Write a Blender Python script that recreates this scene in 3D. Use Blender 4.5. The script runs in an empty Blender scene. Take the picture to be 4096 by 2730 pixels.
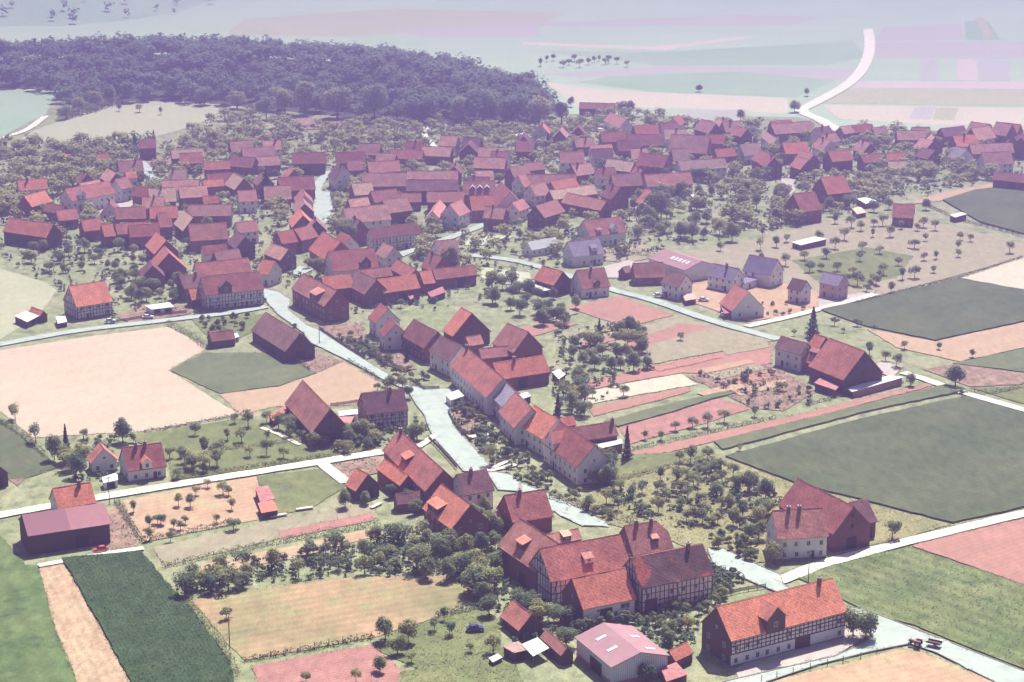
import bpy, bmesh, math, random
import numpy as np
from mathutils import Vector, Matrix, noise as mnoise

# ------------------------------------------------------------------ camera, sky, sun, exposure
scene = bpy.context.scene
col = scene.collection
cam_data = bpy.data.cameras.new('camera')
cam_data.sensor_width = 36.0
cam_data.lens = 70.38
cam_data.clip_start = 1.0
cam_data.clip_end = 20000.0
cam_obj = bpy.data.objects.new('camera', cam_data)
cam_obj.location = (0, 0, 185.02)
cam_obj.rotation_euler = (math.radians(90 - 15.827), 0, 0)
col.objects.link(cam_obj)
scene.camera = cam_obj

SUN_EL, SUN_AZ = math.radians(58.5), math.radians(17)      # azimuth measured from the view axis to the right
world = bpy.data.worlds.new('World')
scene.world = world
world.use_nodes = True
wn = world.node_tree
bg = wn.nodes['Background']
sky = wn.nodes.new('ShaderNodeTexSky')
sky.sky_type = 'NISHITA'
sky.sun_disc = False
sky.sun_elevation = SUN_EL
sky.sun_rotation = SUN_AZ
sky.air_density = 1.0
sky.dust_density = 1.0
sky.ozone_density = 1.5
bg.inputs['Strength'].default_value = 0.05
wn.links.new(sky.outputs[0], bg.inputs['Color'])
sun_data = bpy.data.lights.new('sun', 'SUN')
sun_data.energy = 5.0
sun_data.angle = math.radians(0.5)
sun_data.color = (1.0, 0.98, 0.95)
sun_obj = bpy.data.objects.new('sun', sun_data)
sun_dir = Vector((math.sin(SUN_AZ) * math.cos(SUN_EL), math.cos(SUN_AZ) * math.cos(SUN_EL), math.sin(SUN_EL)))
sun_obj.rotation_euler = sun_dir.to_track_quat('Z', 'Y').to_euler()
sun_obj.location = (0, 400, 400)
col.objects.link(sun_obj)

scene.view_settings.view_transform = 'Standard'
scene.view_settings.look = 'None'
scene.view_settings.gamma = 1.0
scene.view_settings.exposure = 1.27
scene.render.engine = 'CYCLES'
scene.cycles.max_bounces = 5
scene.cycles.diffuse_bounces = 2
scene.cycles.glossy_bounces = 2
scene.cycles.transmission_bounces = 2
scene.cycles.volume_bounces = 0
scene.cycles.use_denoising = True
HAZE_DENSITY = 0.00070
HAZE_COLOR = (0.63, 0.46, 1.0)

# ------------------------------------------------------------------ layout in metres (x right, y away from the camera)
BUILDINGS=[
('farmhouse', 'farmhouse with dark patchy roof and white half-timbered front wall', 35.77, 431.79, 0.461, 19.43, 11.1, 6.6, 12.35, 'oldpatch', 'timber', {'ch': [0.78], 'door': (0.14, 3.3, 3.6), 'near': 1}),
('barn', 'orange-roofed low wing with white wall joined to the half-timbered farmhouse', 19.72, 424.27, 0.467, 13.96, 11.02, 4.2, 9.91, 'red', 'white', {'near': 1, 'bwin': [(0.3, 0.8, 0.7), (0.8, 2.6, 1.2)], 'gw': 'brick'}),
('barn', 'big red-roofed barn with grey half-timbered gable behind the orange wing', 15.91, 437.36, 0.446, 21.3, 12.03, 6.2, 12.43, 'oldred', 'timber', {'near': 1, 'dm': [(0.52, 'shed', 2.3, 0.35, 1.3, 'pinkroof')], 'nw': 1}),
('house', 'brown-roofed house with two chimneys behind the half-timbered farmhouse', 32.02, 453.33, 0.375, 10.85, 11.04, 5.2, 10.91, 'old', 'brick', {'ch': [0.28, 0.64], 'dm': [(0.62, 'shed', 1.6, 0.35, 1.0, 'pinkroof')], 'hip': (0, 0.4)}),
('barn', 'old brown barn roof at the left end of the big farmyard', 6.26, 445.11, -1.075, 19.06, 12.06, 6, 12.25, 'old', 'brick', {'dm': [(0.42, 'shed', 3.4, 0.3, 1.6, 'red')], 'nw': 1}),
('outbuilding', 'low pink-roofed outbuilding with small raised hatch behind the big barn', 12.41, 460.9, 0.482, 8.94, 4.22, 3.6, 5.78, 'pinkroof', 'brick', {'dm': [(0.55, 'shed', 2.2, 0.2, 1.2, 'pale')]}),
('house', 'red house with one chimney beside the pale street garden', 3.2, 478.34, 0.412, 11.42, 10.88, 4.0, 9.64, 'oldred', 'brick', {'ch': [0.36], 'near': 1}),
('shed', 'tiny pink-roofed shed between two red houses', -5.08, 478.16, 0.588, 4.94, 3.68, 2.3, 4.21, 'pinkroof', 'boards', {'nw': 1}),
('house', 'dark-roofed house with white gable standing right beside the street', -10.57, 493.31, 0.514, 9.07, 8.84, 5.2, 9.78, 'dark', 'white', {'ch': [0.45], 'near': 1}),
('house', 'bright red gabled house among trees below the dark-roofed house', -14.12, 474.5, -1.087, 16.9, 11.13, 4.8, 10.57, 'red', 'brick', {'dm': [(0.3, 'shed', 6.0, 0.12, 1.8, 'red')], 'near': 1}),
('barn', 'large red barn with cross gable at the end of the dirt track', -24.38, 508.35, -1.191, 35.69, 10.52, 5.4, 10.85, 'oldred', 'brick', {'dm': [(0.42, 'shed', 4.4, 0.25, 1.6, 'red')], 'ch': [0.06], 'near': 1}),
('outbuilding', 'small red wing in front of the large red barn', -30.98, 506.11, -1.093, 15.57, 5.05, 4.0, 6.61, 'red', 'brick', {'nw': 1}),
('outbuilding', 'low dark roof in front of the large red barn', -22.18, 501.74, 0.426, 8.22, 5.49, 3.2, 6.04, 'dark', 'brick', {'nw': 1}),
('shed', 'dark red lean shed below the red wing', -26.66, 491.64, 0.321, 8.02, 4.55, 2.4, 4.75, 'dark', 'brick', {'nw': 1}),
('barn', 'small red-roofed barn beside the bend of the side path', -39.69, 501.46, -0.966, 5.98, 7.89, 3, 7.08, 'red', 'boards', {'nw': 1, 'near': 1}),
('shed', 'open shed with rose tiled roof beside the dark car', 2.33, 414.38, -1.093, 9.13, 6.72, 2.4, 5.88, 'oldred', 'boards', {'nw': 1, 'near': 1}),
('shed', 'little shed with brown and grey roof beside the white canopy', 9.78, 401.3, -1.142, 10.6, 3.35, 2.4, 4.14, 'old', 'boards', {'nw': 1, 'near': 1}),
('hall', 'wide pink-roofed hall with four white skylights and lavender sheet walls', 23.57, 395.93, -1.133, 17.07, 14.2, 4.6, 6.77, 'hallroof', 'sheetwall', {'sky': 4, 'nw': 1, 'near': 1, 'hall': 1}),
('shed', 'small orange-roofed shed between the hall and the long timbered house', 35.73, 396.76, 0.828, 6.45, 3.88, 2.3, 4.31, 'red', 'boards', {'nw': 1, 'near': 1}),
('farmhouse', 'long red-roofed half-timbered farmhouse with tall gable dormer and white base', 57.75, 407.3, 0.527, 31.87, 11.62, 6.4, 12.42, 'red', 'timber', {'near': 1, 'ch': [0.87], 'dm': [(0.37, 'gable', 5.0, -0.1, 3.4, 'oldred', 1)], 'door': (0.62, 4.2, 3.2), 'tb': 3.1, 'gw': 'boards'}),
('farmhouse', 'white farmhouse with two chimneys beside the pale farm track', 70.13, 461.56, 0.16, 12.97, 10.69, 5.8, 11.33, 'old', 'white', {'ch': [0.31, 0.52], 'near': 1}),
('barn', 'tall dark red barn behind the white farmhouse', 78.74, 473.6, -1.079, 23.35, 12.28, 5, 11.36, 'oldred', 'brick', {'near': 1, 'nw': 1}),
('barn', 'dark cross wing on the right of the tall red barn', 87.12, 474.04, 0.535, 5.68, 9.33, 4.2, 9.03, 'dark', 'brick', {'nw': 1}),
('barn', 'long barn with two-tone pink roof and dark boarded wall', -111.8, 468.64, 0.43, 20.63, 12.39, 5.2, 8.78, 'fibre', 'boards', {'near': 1, 'nw': 1}),
('house', 'small bright red house directly behind the long boarded barn', -113.65, 486.75, 0.509, 10.12, 8.63, 4, 8.47, 'red', 'white', {'ch': [0.68], 'near': 1}),
('barn', 'dark-walled shed cut off by the left edge of the picture', -140.74, 510.66, -0.879, 9.24, 6.45, 3.5, 6.84, 'pinkroof', 'boards', {'nw': 1, 'near': 1}),
('house', 'white cottage with red dormered roof and two chimneys beside the dirt track', -101.16, 518.17, 0.436, 10.9, 10.42, 3.3, 8.7, 'oldred', 'white', {'ch': [0.34, 0.57], 'dm': [(0.5, 'gable', 2.6, 0.02, 2.0, 'red')], 'near': 1}),
('house', 'gabled annex behind the white cottage', -113.0, 522.71, -1.184, 6.01, 7.72, 3, 7.0, 'oldred', 'white', {'near': 1}),
('barn', 'steep dark barn at the corner of the tan field', -57.16, 557.9, -1.204, 30.06, 11.6, 4, 10.91, 'old', 'boards', {'nw': 1, 'near': 1}),
('house', 'purple-roofed half-timbered house at the edge of the street', -38.18, 562.84, 0.348, 12.99, 10.14, 5.0, 10.25, 'dark', 'timber', {'ch': [0.67], 'near': 1}),
('barn', 'purple barn beside the street junction above the tan field', -76.29, 642.03, -1.068, 30.05, 11.11, 3.8, 9.55, 'dark', 'boards', {'near': 1, 'nw': 1}),
('shed', 'long low shed in the garden left of the purple barn', -97.65, 646.97, 0.471, 8.41, 5.18, 2.5, 5.18, 'old', 'boards', {'nw': 1}),
('house', 'topmost red house of the terrace along the main street', -43.6, 660.7, -1.193, 8.55, 9.23, 5.5, 10.28, 'red', 'white', {'near': 1}),
('house', 'narrow house with pale lavender gable, second of the terrace', -39.64, 644.65, -1.289, 8.37, 8.59, 5, 9.45, 'oldred', 'white', {'near': 1}),
('house', 'dark red house, third of the terrace from the top', -28.45, 636.06, -1.075, 17.89, 10.08, 5, 10.22, 'old', 'brick', {'near': 1}),
('house', 'purple-roofed house with white front, fourth of the terrace', -19.41, 616.92, -1.035, 14.25, 9.27, 5.6, 10.4, 'dark', 'white', {'near': 1}),
('house', 'largest red house in the middle of the terrace', -8.42, 587.95, -1.235, 36.0, 11.07, 6, 11.73, 'oldred', 'white', {'ch': [0.05], 'near': 1}),
('house', 'terrace house with pale lavender-grey roof', -0.7, 568.02, -1.284, 12.3, 8.56, 5.8, 10.23, 'lav', 'white', {'near': 1}),
('house', 'rose-roofed terrace house just below the grey-roofed one', 3.45, 550.82, -1.277, 15.8, 10.93, 5.6, 11.26, 'oldred', 'white', {'near': 1}),
('house', 'bright orange-roofed house near the lower end of the terrace', 9.68, 540.62, -1.083, 14.42, 10.36, 5.6, 10.96, 'red', 'white', {'near': 1}),
('house', 'lowest house of the terrace with large side gable', 17.87, 520.7, -1.161, 22.45, 10.93, 5.6, 11.26, 'oldred', 'white', {'dm': [(0.22, 'gable', 5, 0.02, 2.2, 'oldred')], 'near': 1}),
('outbuilding', 'small orange roof tucked behind the terrace', 15.66, 550.42, 0.567, 4.5, 4.22, 4, 6.18, 'red', 'brick', {'nw': 1}),
('barn', 'purple barn with one chimney behind the lowest terrace house', 22.44, 540.11, 0.455, 14.62, 6.45, 4.0, 7.34, 'old', 'brick', {'ch': [0.95], 'nw': 1}),
('barn', 'bright red barn with dark gable behind the upper terrace', -15.28, 650.2, -1.116, 8.65, 14.36, 4.2, 11.63, 'red', 'boards', {'nw': 1, 'near': 1}),
('shed', 'low pink-roofed shed behind the purple-roofed terrace house', -12.91, 639.57, 0.511, 5.61, 5.1, 3, 5.64, 'pinkroof', 'brick', {'nw': 1}),
('barn', 'rose barn with dark gable behind the terrace yards', 1.89, 629.59, -1.008, 13.25, 11.98, 5, 11.2, 'old', 'brick', {'nw': 1}),
('outbuilding', 'long pink roof in the terrace yard, the upper of two', -2.86, 624.56, 0.372, 16.95, 5.52, 3.5, 6.36, 'pinkroof', 'brick', {'nw': 1}),
('outbuilding', 'long orange roof in the terrace yard, the lower of two', 2.03, 602.24, 0.496, 18.34, 8.67, 4, 8.49, 'red', 'brick', {'nw': 1, 'ch': [0.4]}),
('house', 'purple-roofed house at the left of the right-hand farm', 91.2, 622.07, -0.843, 11.42, 6.76, 5.8, 9.3, 'dark', 'white', {}),
('barn', 'bright red barn in the middle of the right-hand farm', 99.31, 620.25, -0.878, 4.94, 14.56, 3.6, 11.14, 'red', 'brick', {'nw': 1, 'near': 1, 'dm': [(0.85, 'shed', 3.2, 0.3, 1.2, 'pinkroof')]}),
('barn', 'largest barn of the right-hand farm with dark red gable', 104.98, 603.42, -1.056, 17.79, 16.03, 4.6, 12.9, 'oldred', 'boards', {'nw': 1, 'near': 1}),
('house', 'tall house with pink cross roof right of the street junction', -68.32, 690.64, -1.056, 29.12, 10.16, 6, 11.26, 'old', 'brick', {'dm': [(0.66, 'shed', 6, 0.05, 2.4, 'pinkroof')], 'near': 1}),
('house', 'long house with dark gable dormer left of the street junction', -101.49, 700.13, 0.429, 21.91, 10.57, 6, 11.48, 'oldred', 'timber', {'dm': [(0.36, 'gable', 4.2, -0.02, 2.4, 'dark')], 'near': 1}),
('house', 'house directly behind the long dormered house', -108.34, 726.88, 0.414, 20.72, 8.43, 6, 10.36, 'oldred', 'white', {}),
('shed', 'narrow red lean-to at the left end of the long dormered house', -114.43, 699.41, 0.449, 4.5, 6.72, 3, 6.48, 'red', 'boards', {'nw': 1}),
('house', 'bright red-roofed house beside the left road', -150.48, 687.29, 0.608, 13.76, 12.48, 5, 11.46, 'red', 'timber', {'near': 1}),
('shed', 'small red shed behind the white-roofed roadside shed', -166.66, 679.56, -0.819, 8.14, 3.38, 2.4, 4.15, 'red', 'boards', {'nw': 1}),
('house', 'white bungalow with pale roof above the side lane', 11.78, 781.4, 0.653, 14.4, 5.7, 2.8, 5.75, 'mint', 'white', {}),
('house', 'house with white gable and dormers behind the grey house', 36.69, 800.03, 0.481, 17.95, 10.89, 4.6, 10.24, 'old', 'white', {'dm': [(0.68, 'gable', 3, 0.1, 1.8, 'lav'), (0.3, 'shed', 2.2, 0.2, 1.1, 'old')]}),
('house', 'lavender-grey house with single shed dormer beside the lane', 27.92, 764.89, 0.427, 13.78, 10.1, 4.2, 9.43, 'lav', 'white', {'dm': [(0.72, 'shed', 2.8, 0.25, 1.4, 'lav')]}),
('barn', 'bright red barn with white lean-to beside the lane', 15.09, 720.69, -0.895, 11.95, 9.16, 4, 8.74, 'red', 'boards', {'nw': 1}),
('house', 'rose-roofed house with white front at the lane fork', 28.86, 716.52, 0.379, 11.38, 11.49, 3.6, 9.55, 'old', 'white', {'ch': [0.5], 'dm': [(0.55, 'gable', 2.2, 0.1, 1.5, 'dark')]}),
('house', 'low brown building behind the lane fork', 51.24, 733.65, 0.149, 11.72, 9.23, 3, 7.78, 'old', 'brick', {}),
('shed', 'tiny dark roof beside the low brown building', 43.25, 740.36, 0.847, 4.66, 3.99, 2.6, 4.67, 'dark', 'brick', {'nw': 1}),
('hall', 'pink workshop hall with a row of five skylights', 65.52, 747.64, -0.999, 23.59, 16.19, 4.8, 7.43, 'hallroof', 'white', {'sky': 5, 'nw': 1}),
('house', 'new white house with dark roof below the workshop hall', 60.56, 712.37, -0.817, 9.12, 8.18, 5, 9.24, 'dark', 'white', {}),
('house', 'new white house with pale roof right of the workshop hall', 79.68, 723.84, -0.769, 12.29, 7.93, 4.8, 8.91, 'lav', 'white', {'ch': [0.55]}),
('house', 'lavender-roofed house behind the new white houses', 94.59, 732.43, -0.666, 12.54, 10.21, 5, 10.29, 'lav', 'white', {}),
('house', 'unfinished house with lavender gable beside the lane', 81.73, 687.76, -1.294, 12.17, 12.86, 3, 9.66, 'oldred', 'white', {}),
('house', 'small new house with dark roof and white gable at the lane end', 104.46, 705.2, -0.808, 6.74, 6.49, 5, 8.36, 'dark', 'white', {}),
('house', 'rightmost new house with rose front at the lane end', 118.0, 711.9, -0.824, 9.04, 6.84, 5.4, 8.94, 'lav', 'rose', {}),
('barn', 'long red barn cut by the left picture edge', -195.57, 797.52, -0.531, 24.0, 9.66, 5, 10.0, 'red', 'boards', {'nw': 1}),
('house', 'rose-red-roofed house in front of the long house above the white yard', -195.7, 842.6, -0.551, 10.77, 6.29, 4, 7.26, 'oldred', 'brick', {}),
('barn', 'rose-red-roofed barn behind the long red barn at the left edge', -188.44, 828.66, 0.513, 8.94, 7.67, 4, 7.97, 'oldred', 'brick', {}),
('house', 'long red-roofed house with lavender dormer above the white yard', -187.01, 865.88, 0.862, 24.0, 9.49, 6, 10.91, 'oldred', 'white', {'dm': [(0.25, 'gable', 3.4, 0.05, 2, 'lav')]}),
('house', 'pale orange-roofed house right of the long house above the yard', -175.72, 885.02, 0.906, 7.03, 8.1, 6, 10.19, 'pinkroof', 'white', {}),
('house', 'bright red-roofed house right of the long house above the white yard', -163.71, 874.62, -0.458, 8.27, 7.99, 4.5, 8.64, 'red', 'brick', {}),
('house', 'rose-red-roofed house right of the long red barn at the left edge', -173.56, 806.43, 0.526, 8.34, 7.94, 4.5, 8.61, 'oldred', 'brick', {}),
('house', 'bright red-roofed house right of the long red barn at the left edge', -164.67, 795.9, 0.449, 4.71, 8.46, 4.5, 8.88, 'red', 'brick', {}),
('barn', 'rose-red-roofed barn left of the red barn with pale side yard', -155.8, 800.46, 0.333, 12.61, 7.39, 4.5, 8.33, 'oldred', 'brick', {}),
('barn', 'bright red-roofed barn in front of the red barn with pale side yard', -138.08, 770.11, -1.175, 16.73, 10.2, 4.5, 9.78, 'red', 'brick', {}),
('barn', 'gabled barn with bright red edge facing the gardens', -131.34, 742.15, -1.257, 12.37, 13.41, 4, 10.95, 'red', 'brick', {'nw': 1}),
('house', 'rose-red-roofed house left of the large purple village barn', -144.38, 811.76, 0.4, 5.48, 10.05, 5, 10.2, 'oldred', 'brick', {}),
('barn', 'large purple-roofed barn above the junction houses', -122.75, 788.89, 0.269, 15.29, 11.36, 5, 10.88, 'old', 'brick', {}),
('house', 'rose-red-roofed house in front of the large purple village barn', -116.67, 763.85, 0.386, 9.99, 6.19, 4.5, 7.7, 'oldred', 'white', {}),
('house', 'pale pink-roofed house right of the large purple village barn', -108.96, 800.92, 0.474, 9.06, 7.54, 5, 8.9, 'pinkroof', 'white', {}),
('house', 'pale pink-roofed house left of the white-gabled house by the village lane', -116.36, 862.42, 0.291, 8.3, 8.26, 5, 9.28, 'pinkroof', 'white', {}),
('house', 'bright red-roofed house behind the long house above the white yard', -177.6, 918.34, 0.426, 5.14, 5.7, 4, 6.95, 'red', 'white', {}),
('house', 'second closest bright red-roofed house left of the white-gabled house by the village lane', -135.8, 893.93, 0.354, 9.5, 5.7, 5, 7.95, 'red', 'brick', {}),
('house', 'second closest dusty pink-roofed house right of the long house above the white yard', -149.17, 886.78, 0.076, 16.5, 8.06, 5, 9.17, 'dusty', 'white', {}),
('house', 'third closest dusty pink-roofed house right of the long house above the white yard', -141.38, 871.21, 0.296, 12.5, 8.35, 5, 9.32, 'dusty', 'brick', {}),
('house', 'closest bright red-roofed house left of the white-gabled house by the village lane', -132.24, 862.26, 0.234, 7.11, 5.7, 4, 6.95, 'red', 'brick', {}),
('barn', 'brown-red-roofed barn right of the long house above the white yard', -160.7, 826.84, 0.175, 12.62, 8.3, 5, 9.3, 'old', 'brick', {}),
('barn', 'dusty pink-roofed barn behind the large purple village barn', -128.1, 832.75, 0.049, 18.35, 8.14, 5, 9.22, 'dusty', 'brick', {}),
('barn', 'rose-red-roofed barn behind the white-gabled house by the village lane', -97.44, 888.0, 0.267, 16.31, 10.38, 5, 10.37, 'oldred', 'brick', {}),
('house', 'white-gabled house beside the village lane', -91.12, 859.79, -1.389, 14.43, 7.91, 5, 9.1, 'oldred', 'white', {}),
('house', 'bright red-roofed house in front of the white-gabled house by the village lane', -87.64, 816.12, -1.359, 14.29, 9.9, 4.5, 9.62, 'red', 'brick', {}),
('house', 'dusty pink-roofed house behind the long half-timbered house above the lane', -61.65, 822.48, 0.462, 19.68, 10.99, 5, 10.69, 'dusty', 'white', {}),
('house', 'long half-timbered house above the pale lane', -48.02, 791.29, 0.495, 21.33, 7.4, 5.4, 9.23, 'old', 'timber', {}),
('house', 'second closest pale pink-roofed house left of the long dark village barn', -56.42, 862.44, 0.493, 12.58, 8.49, 5, 9.4, 'pinkroof', 'brick', {}),
('house', 'closest pale pink-roofed house left of the long dark village barn', -45.15, 865.15, 0.068, 10.52, 6.62, 4, 7.43, 'pinkroof', 'brick', {}),
('barn', 'dusty pink-roofed barn left of the long dark village barn', -57.96, 891.75, 0.089, 20.14, 10.4, 6, 11.38, 'dusty', 'brick', {}),
('barn', 'long dark barn in the middle of the village', -35.79, 881.09, 0.085, 23.61, 8.16, 6, 10.22, 'dark', 'boards', {'nw': 1}),
('barn', 'dusty pink-roofed barn behind the long dark village barn', -36.42, 906.7, 0.0, 23.51, 6.59, 6, 9.41, 'dusty', 'brick', {}),
('house', 'white house with tall gable and orange roof above the pale lane', -23.98, 831.83, 1.136, 10.85, 9.18, 5.6, 10.36, 'pinkroof', 'white', {}),
('house', 'pale pink-roofed house left of the tall white house above the lane', -32.28, 834.88, 1.476, 24.0, 5.66, 5.4, 8.33, 'pinkroof', 'white', {}),
('house', 'bright red-roofed house right of the tall white house above the lane', -13.48, 845.48, 0.232, 10.06, 10.6, 5, 10.49, 'red', 'brick', {}),
('house', 'rose-red-roofed house right of the roof with three white dormers', -2.74, 858.04, -1.397, 24.0, 12.88, 5, 11.67, 'oldred', 'white', {}),
('house', 'purple roof with three small white dormers', -14.7, 878.04, 0.034, 14.55, 10.59, 5, 10.48, 'old', 'brick', {'dm': [(0.3, 'gable', 2, 0.3, 1.4, 'sheet'), (0.52, 'gable', 2, 0.3, 1.4, 'sheet'), (0.74, 'gable', 2, 0.3, 1.4, 'sheet')]}),
('house', 'long rose-roofed house with dark gable dormer below the big tree', -61.29, 741.47, 0.406, 18.3, 12.35, 4.6, 10.99, 'oldred', 'white', {'dm': [(0.72, 'gable', 4, -0.02, 2.2, 'dark')]}),
('house', 'orange-red diamond roof left of the big dark tree', -70.03, 760.64, -1.139, 19.92, 13.2, 5, 11.83, 'red', 'brick', {}),
('house', 'rose-red-roofed house behind the orange roof left of the big tree', -84.27, 788.35, 0.914, 10.16, 8.13, 5, 9.21, 'oldred', 'brick', {}),
('house', 'bright red-roofed house left of the orange roof left of the big tree', -90.78, 781.65, 0.624, 7.45, 8.35, 5, 9.32, 'red', 'brick', {}),
('house', 'dusty pink-roofed house left of the orange roof left of the big tree', -90.16, 758.07, -0.949, 13.75, 7.76, 4.6, 8.62, 'dusty', 'boards', {}),
('house', 'bright red-roofed house behind the long dormered house at the junction', -91.37, 732.56, -0.538, 6.15, 8.79, 4.5, 9.05, 'red', 'white', {}),
('house', 'bright red-roofed house behind the tall house at the junction', -64.29, 710.02, 0.406, 11.27, 8.21, 4.6, 8.85, 'red', 'brick', {}),
('house', 'dark purple-roofed house left of the red barn above the lane gardens', -52.68, 706.93, -1.056, 16.04, 9.8, 4.6, 9.67, 'dark', 'brick', {}),
('house', 'rose-red-roofed house behind the red barn above the lane gardens', -39.45, 728.51, -1.11, 17.34, 6.59, 5, 8.41, 'oldred', 'brick', {}),
('house', 'brown-red-roofed house right of the long house below the big tree', -51.11, 726.77, 0.449, 11.81, 5.7, 4.4, 7.35, 'old', 'brick', {}),
('barn', 'bright red-roofed barn in front of the red barn above the lane gardens', -42.08, 707.72, 0.53, 15.56, 8.49, 4.4, 8.79, 'red', 'brick', {}),
('house', 'bright red-roofed house right of the red barn above the lane gardens', -32.12, 719.61, 0.468, 4.86, 7.97, 4, 8.13, 'red', 'brick', {}),
('barn', 'rose-red-roofed barn right of the red barn above the lane gardens', -22.08, 728.55, 0.478, 17.18, 6.45, 4, 7.34, 'oldred', 'brick', {}),
('barn', 'big barn with pale cream roof in the village', 26.41, 874.03, 0.585, 24.0, 7.28, 4.5, 8.27, 'pale', 'brick', {'nw': 1}),
('barn', 'long pink barn below the pale cream roof', 32.49, 855.09, -0.8, 24.0, 7.79, 4, 8.03, 'pinkroof', 'brick', {'nw': 1}),
('house', 'pale pink-roofed house left of the long pink village barn', 14.47, 833.97, 0.969, 16.31, 9.3, 5, 9.82, 'pinkroof', 'boards', {}),
('house', 'pale pink-roofed house right of the tall white house above the lane', 2.35, 843.44, 1.095, 10.25, 7.02, 5, 8.63, 'pinkroof', 'white', {}),
('house', 'small red roof beside the tall dark tree', 59.82, 860.29, -1.044, 4.68, 10.67, 4.5, 10.02, 'red', 'brick', {}),
('barn', 'pale pink-roofed barn in front of the long pale orange roof', 70.79, 898.33, 0.269, 22.31, 9.38, 5, 9.85, 'pinkroof', 'white', {}),
('house', 'dusty pink-roofed house right of the barn with pale cream roof', 51.74, 897.06, 0.225, 13.88, 9.61, 5, 9.97, 'dusty', 'brick', {}),
('barn', 'dusty pink-roofed barn behind the barn with pale cream roof', 17.93, 902.34, 0.045, 22.95, 7.23, 5, 8.74, 'dusty', 'brick', {}),
('house', 'pale pink-roofed house right of the roof with three white dormers', 4.2, 894.87, 0.725, 4.64, 9.46, 5, 9.9, 'pinkroof', 'white', {}),
('house', 'tall brick-red house at the right end of the village', 142.47, 876.96, 0.446, 12.75, 12.88, 6, 12.67, 'red', 'brick', {}),
('house', 'lower brick-red house left of the tall brick-red one', 125.12, 842.85, 0.47, 11.26, 13.26, 5.4, 12.27, 'oldred', 'brick', {}),
('house', 'lone red house among trees beside the right-hand fields', 166.56, 834.32, -0.248, 9.1, 9.89, 4, 9.12, 'oldred', 'brick', {}),
('house', 'white-gabled red house on the far edge of the village', 87.48, 1060.92, 1.301, 14.63, 7.73, 5, 9.0, 'red', 'white', {}),
('house', 'second closest pale pink-roofed house left of the far white-gabled house', 47.97, 1118.61, -0.153, 20.28, 5.91, 4, 7.06, 'pinkroof', 'brick', {}),
('house', 'closest pale pink-roofed house left of the far white-gabled house', 57.12, 1065.69, -1.257, 24.0, 8.73, 4, 8.52, 'pinkroof', 'white', {}),
('house', 'rose-red-roofed house left of the far white-gabled house', 51.27, 1010.13, 0.174, 13.05, 9.06, 5, 9.69, 'oldred', 'brick', {}),
('barn', 'brown-red-roofed barn in front of the far white-gabled house', 66.96, 1000.11, 0.0, 18.66, 9.58, 5, 9.96, 'old', 'brick', {}),
('barn', 'dusty pink-roofed barn behind the long pale orange roof', 88.41, 982.45, -0.287, 19.74, 14.93, 5, 12.73, 'dusty', 'brick', {}),
('house', 'bright red-roofed house behind the long pale orange roof', 103.81, 968.01, 0.342, 10.56, 6.84, 5, 8.54, 'red', 'brick', {}),
('barn', 'long pale orange roof in the far right village', 89.78, 936.33, 0.305, 24.0, 8.02, 5, 9.15, 'pale', 'white', {}),
('house', 'closest rose-red-roofed house left of the long pale orange roof', 68.02, 943.94, -0.551, 15.21, 10.24, 5, 10.3, 'oldred', 'brick', {}),
('house', 'second closest dusty pink-roofed house behind the barn with pale cream roof', 9.78, 933.05, 0.534, 10.81, 6.69, 5, 8.46, 'dusty', 'brick', {}),
('house', 'far house with bright cream right-hand roof', 132.13, 1008.68, -1.459, 24.0, 5.7, 5, 7.95, 'pale', 'white', {}),
('house', 'far red roof right of the cream-roofed house', 139.33, 978.04, 0.288, 12.84, 9.6, 5, 9.97, 'red', 'brick', {}),
('barn', 'dusty pink-roofed barn behind the far house with cream roof', 145.58, 1036.37, 0.393, 24.0, 9.4, 5, 9.87, 'dusty', 'brick', {}),
('house', 'third closest dusty pink-roofed house right of the far house with cream roof', 173.48, 1033.21, 0.66, 8.19, 6.95, 5, 8.6, 'dusty', 'brick', {}),
('house', 'bright red-roofed house right of the far house with cream roof', 183.39, 1039.78, 0.288, 11.89, 7.14, 4.5, 8.2, 'red', 'brick', {}),
('house', 'second closest dusty pink-roofed house behind the far lavender-roofed house', 203.93, 1015.01, 0.0, 14.48, 8.35, 5, 9.32, 'dusty', 'brick', {}),
('house', 'dark purple-roofed house behind the far lavender-roofed house', 227.7, 1027.19, 0.53, 16.39, 7.85, 5, 9.06, 'dark', 'brick', {}),
('house', 'lavender-roofed house in the far right village', 219.16, 964.55, -1.205, 9.48, 9.77, 4.6, 9.66, 'lav', 'white', {}),
('barn', 'closest dusty pink-roofed barn right of the far lavender-roofed house', 236.34, 977.89, 0.203, 22.46, 8.45, 5, 9.37, 'dusty', 'brick', {}),
('house', 'dusty pink-roofed house right of the far lavender-roofed house', 232.44, 949.88, 0.227, 15.31, 10.15, 5, 10.26, 'dusty', 'white', {}),
('house', 'dark purple-roofed house right of the far lavender-roofed house', 258.71, 1009.71, 0.961, 16.35, 5.7, 5, 7.95, 'dark', 'brick', {}),
('house', 'bright red-roofed house left of the far lavender-roofed house', 186.14, 961.65, 0.347, 10.25, 5.9, 4.5, 7.56, 'red', 'white', {}),
('house', 'cream-roofed house left of the far lavender-roofed house', 185.34, 948.38, 0.056, 10.05, 5.87, 3, 6.04, 'pale', 'white', {}),
('house', 'rose-red-roofed house left of the far lavender-roofed house', 173.18, 955.64, 0.4, 11.08, 6.86, 4.5, 8.05, 'oldred', 'brick', {}),
('barn', 'long pink-roofed barn at the far right picture edge', 230.99, 911.11, -0.545, 16.16, 6.45, 4, 7.34, 'pinkroof', 'brick', {'nw': 1}),
('barn', 'broad red barn behind the village centre', -97.49, 948.49, 0.089, 16.1, 9.02, 5.5, 10.17, 'oldred', 'boards', {'nw': 1}),
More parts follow.
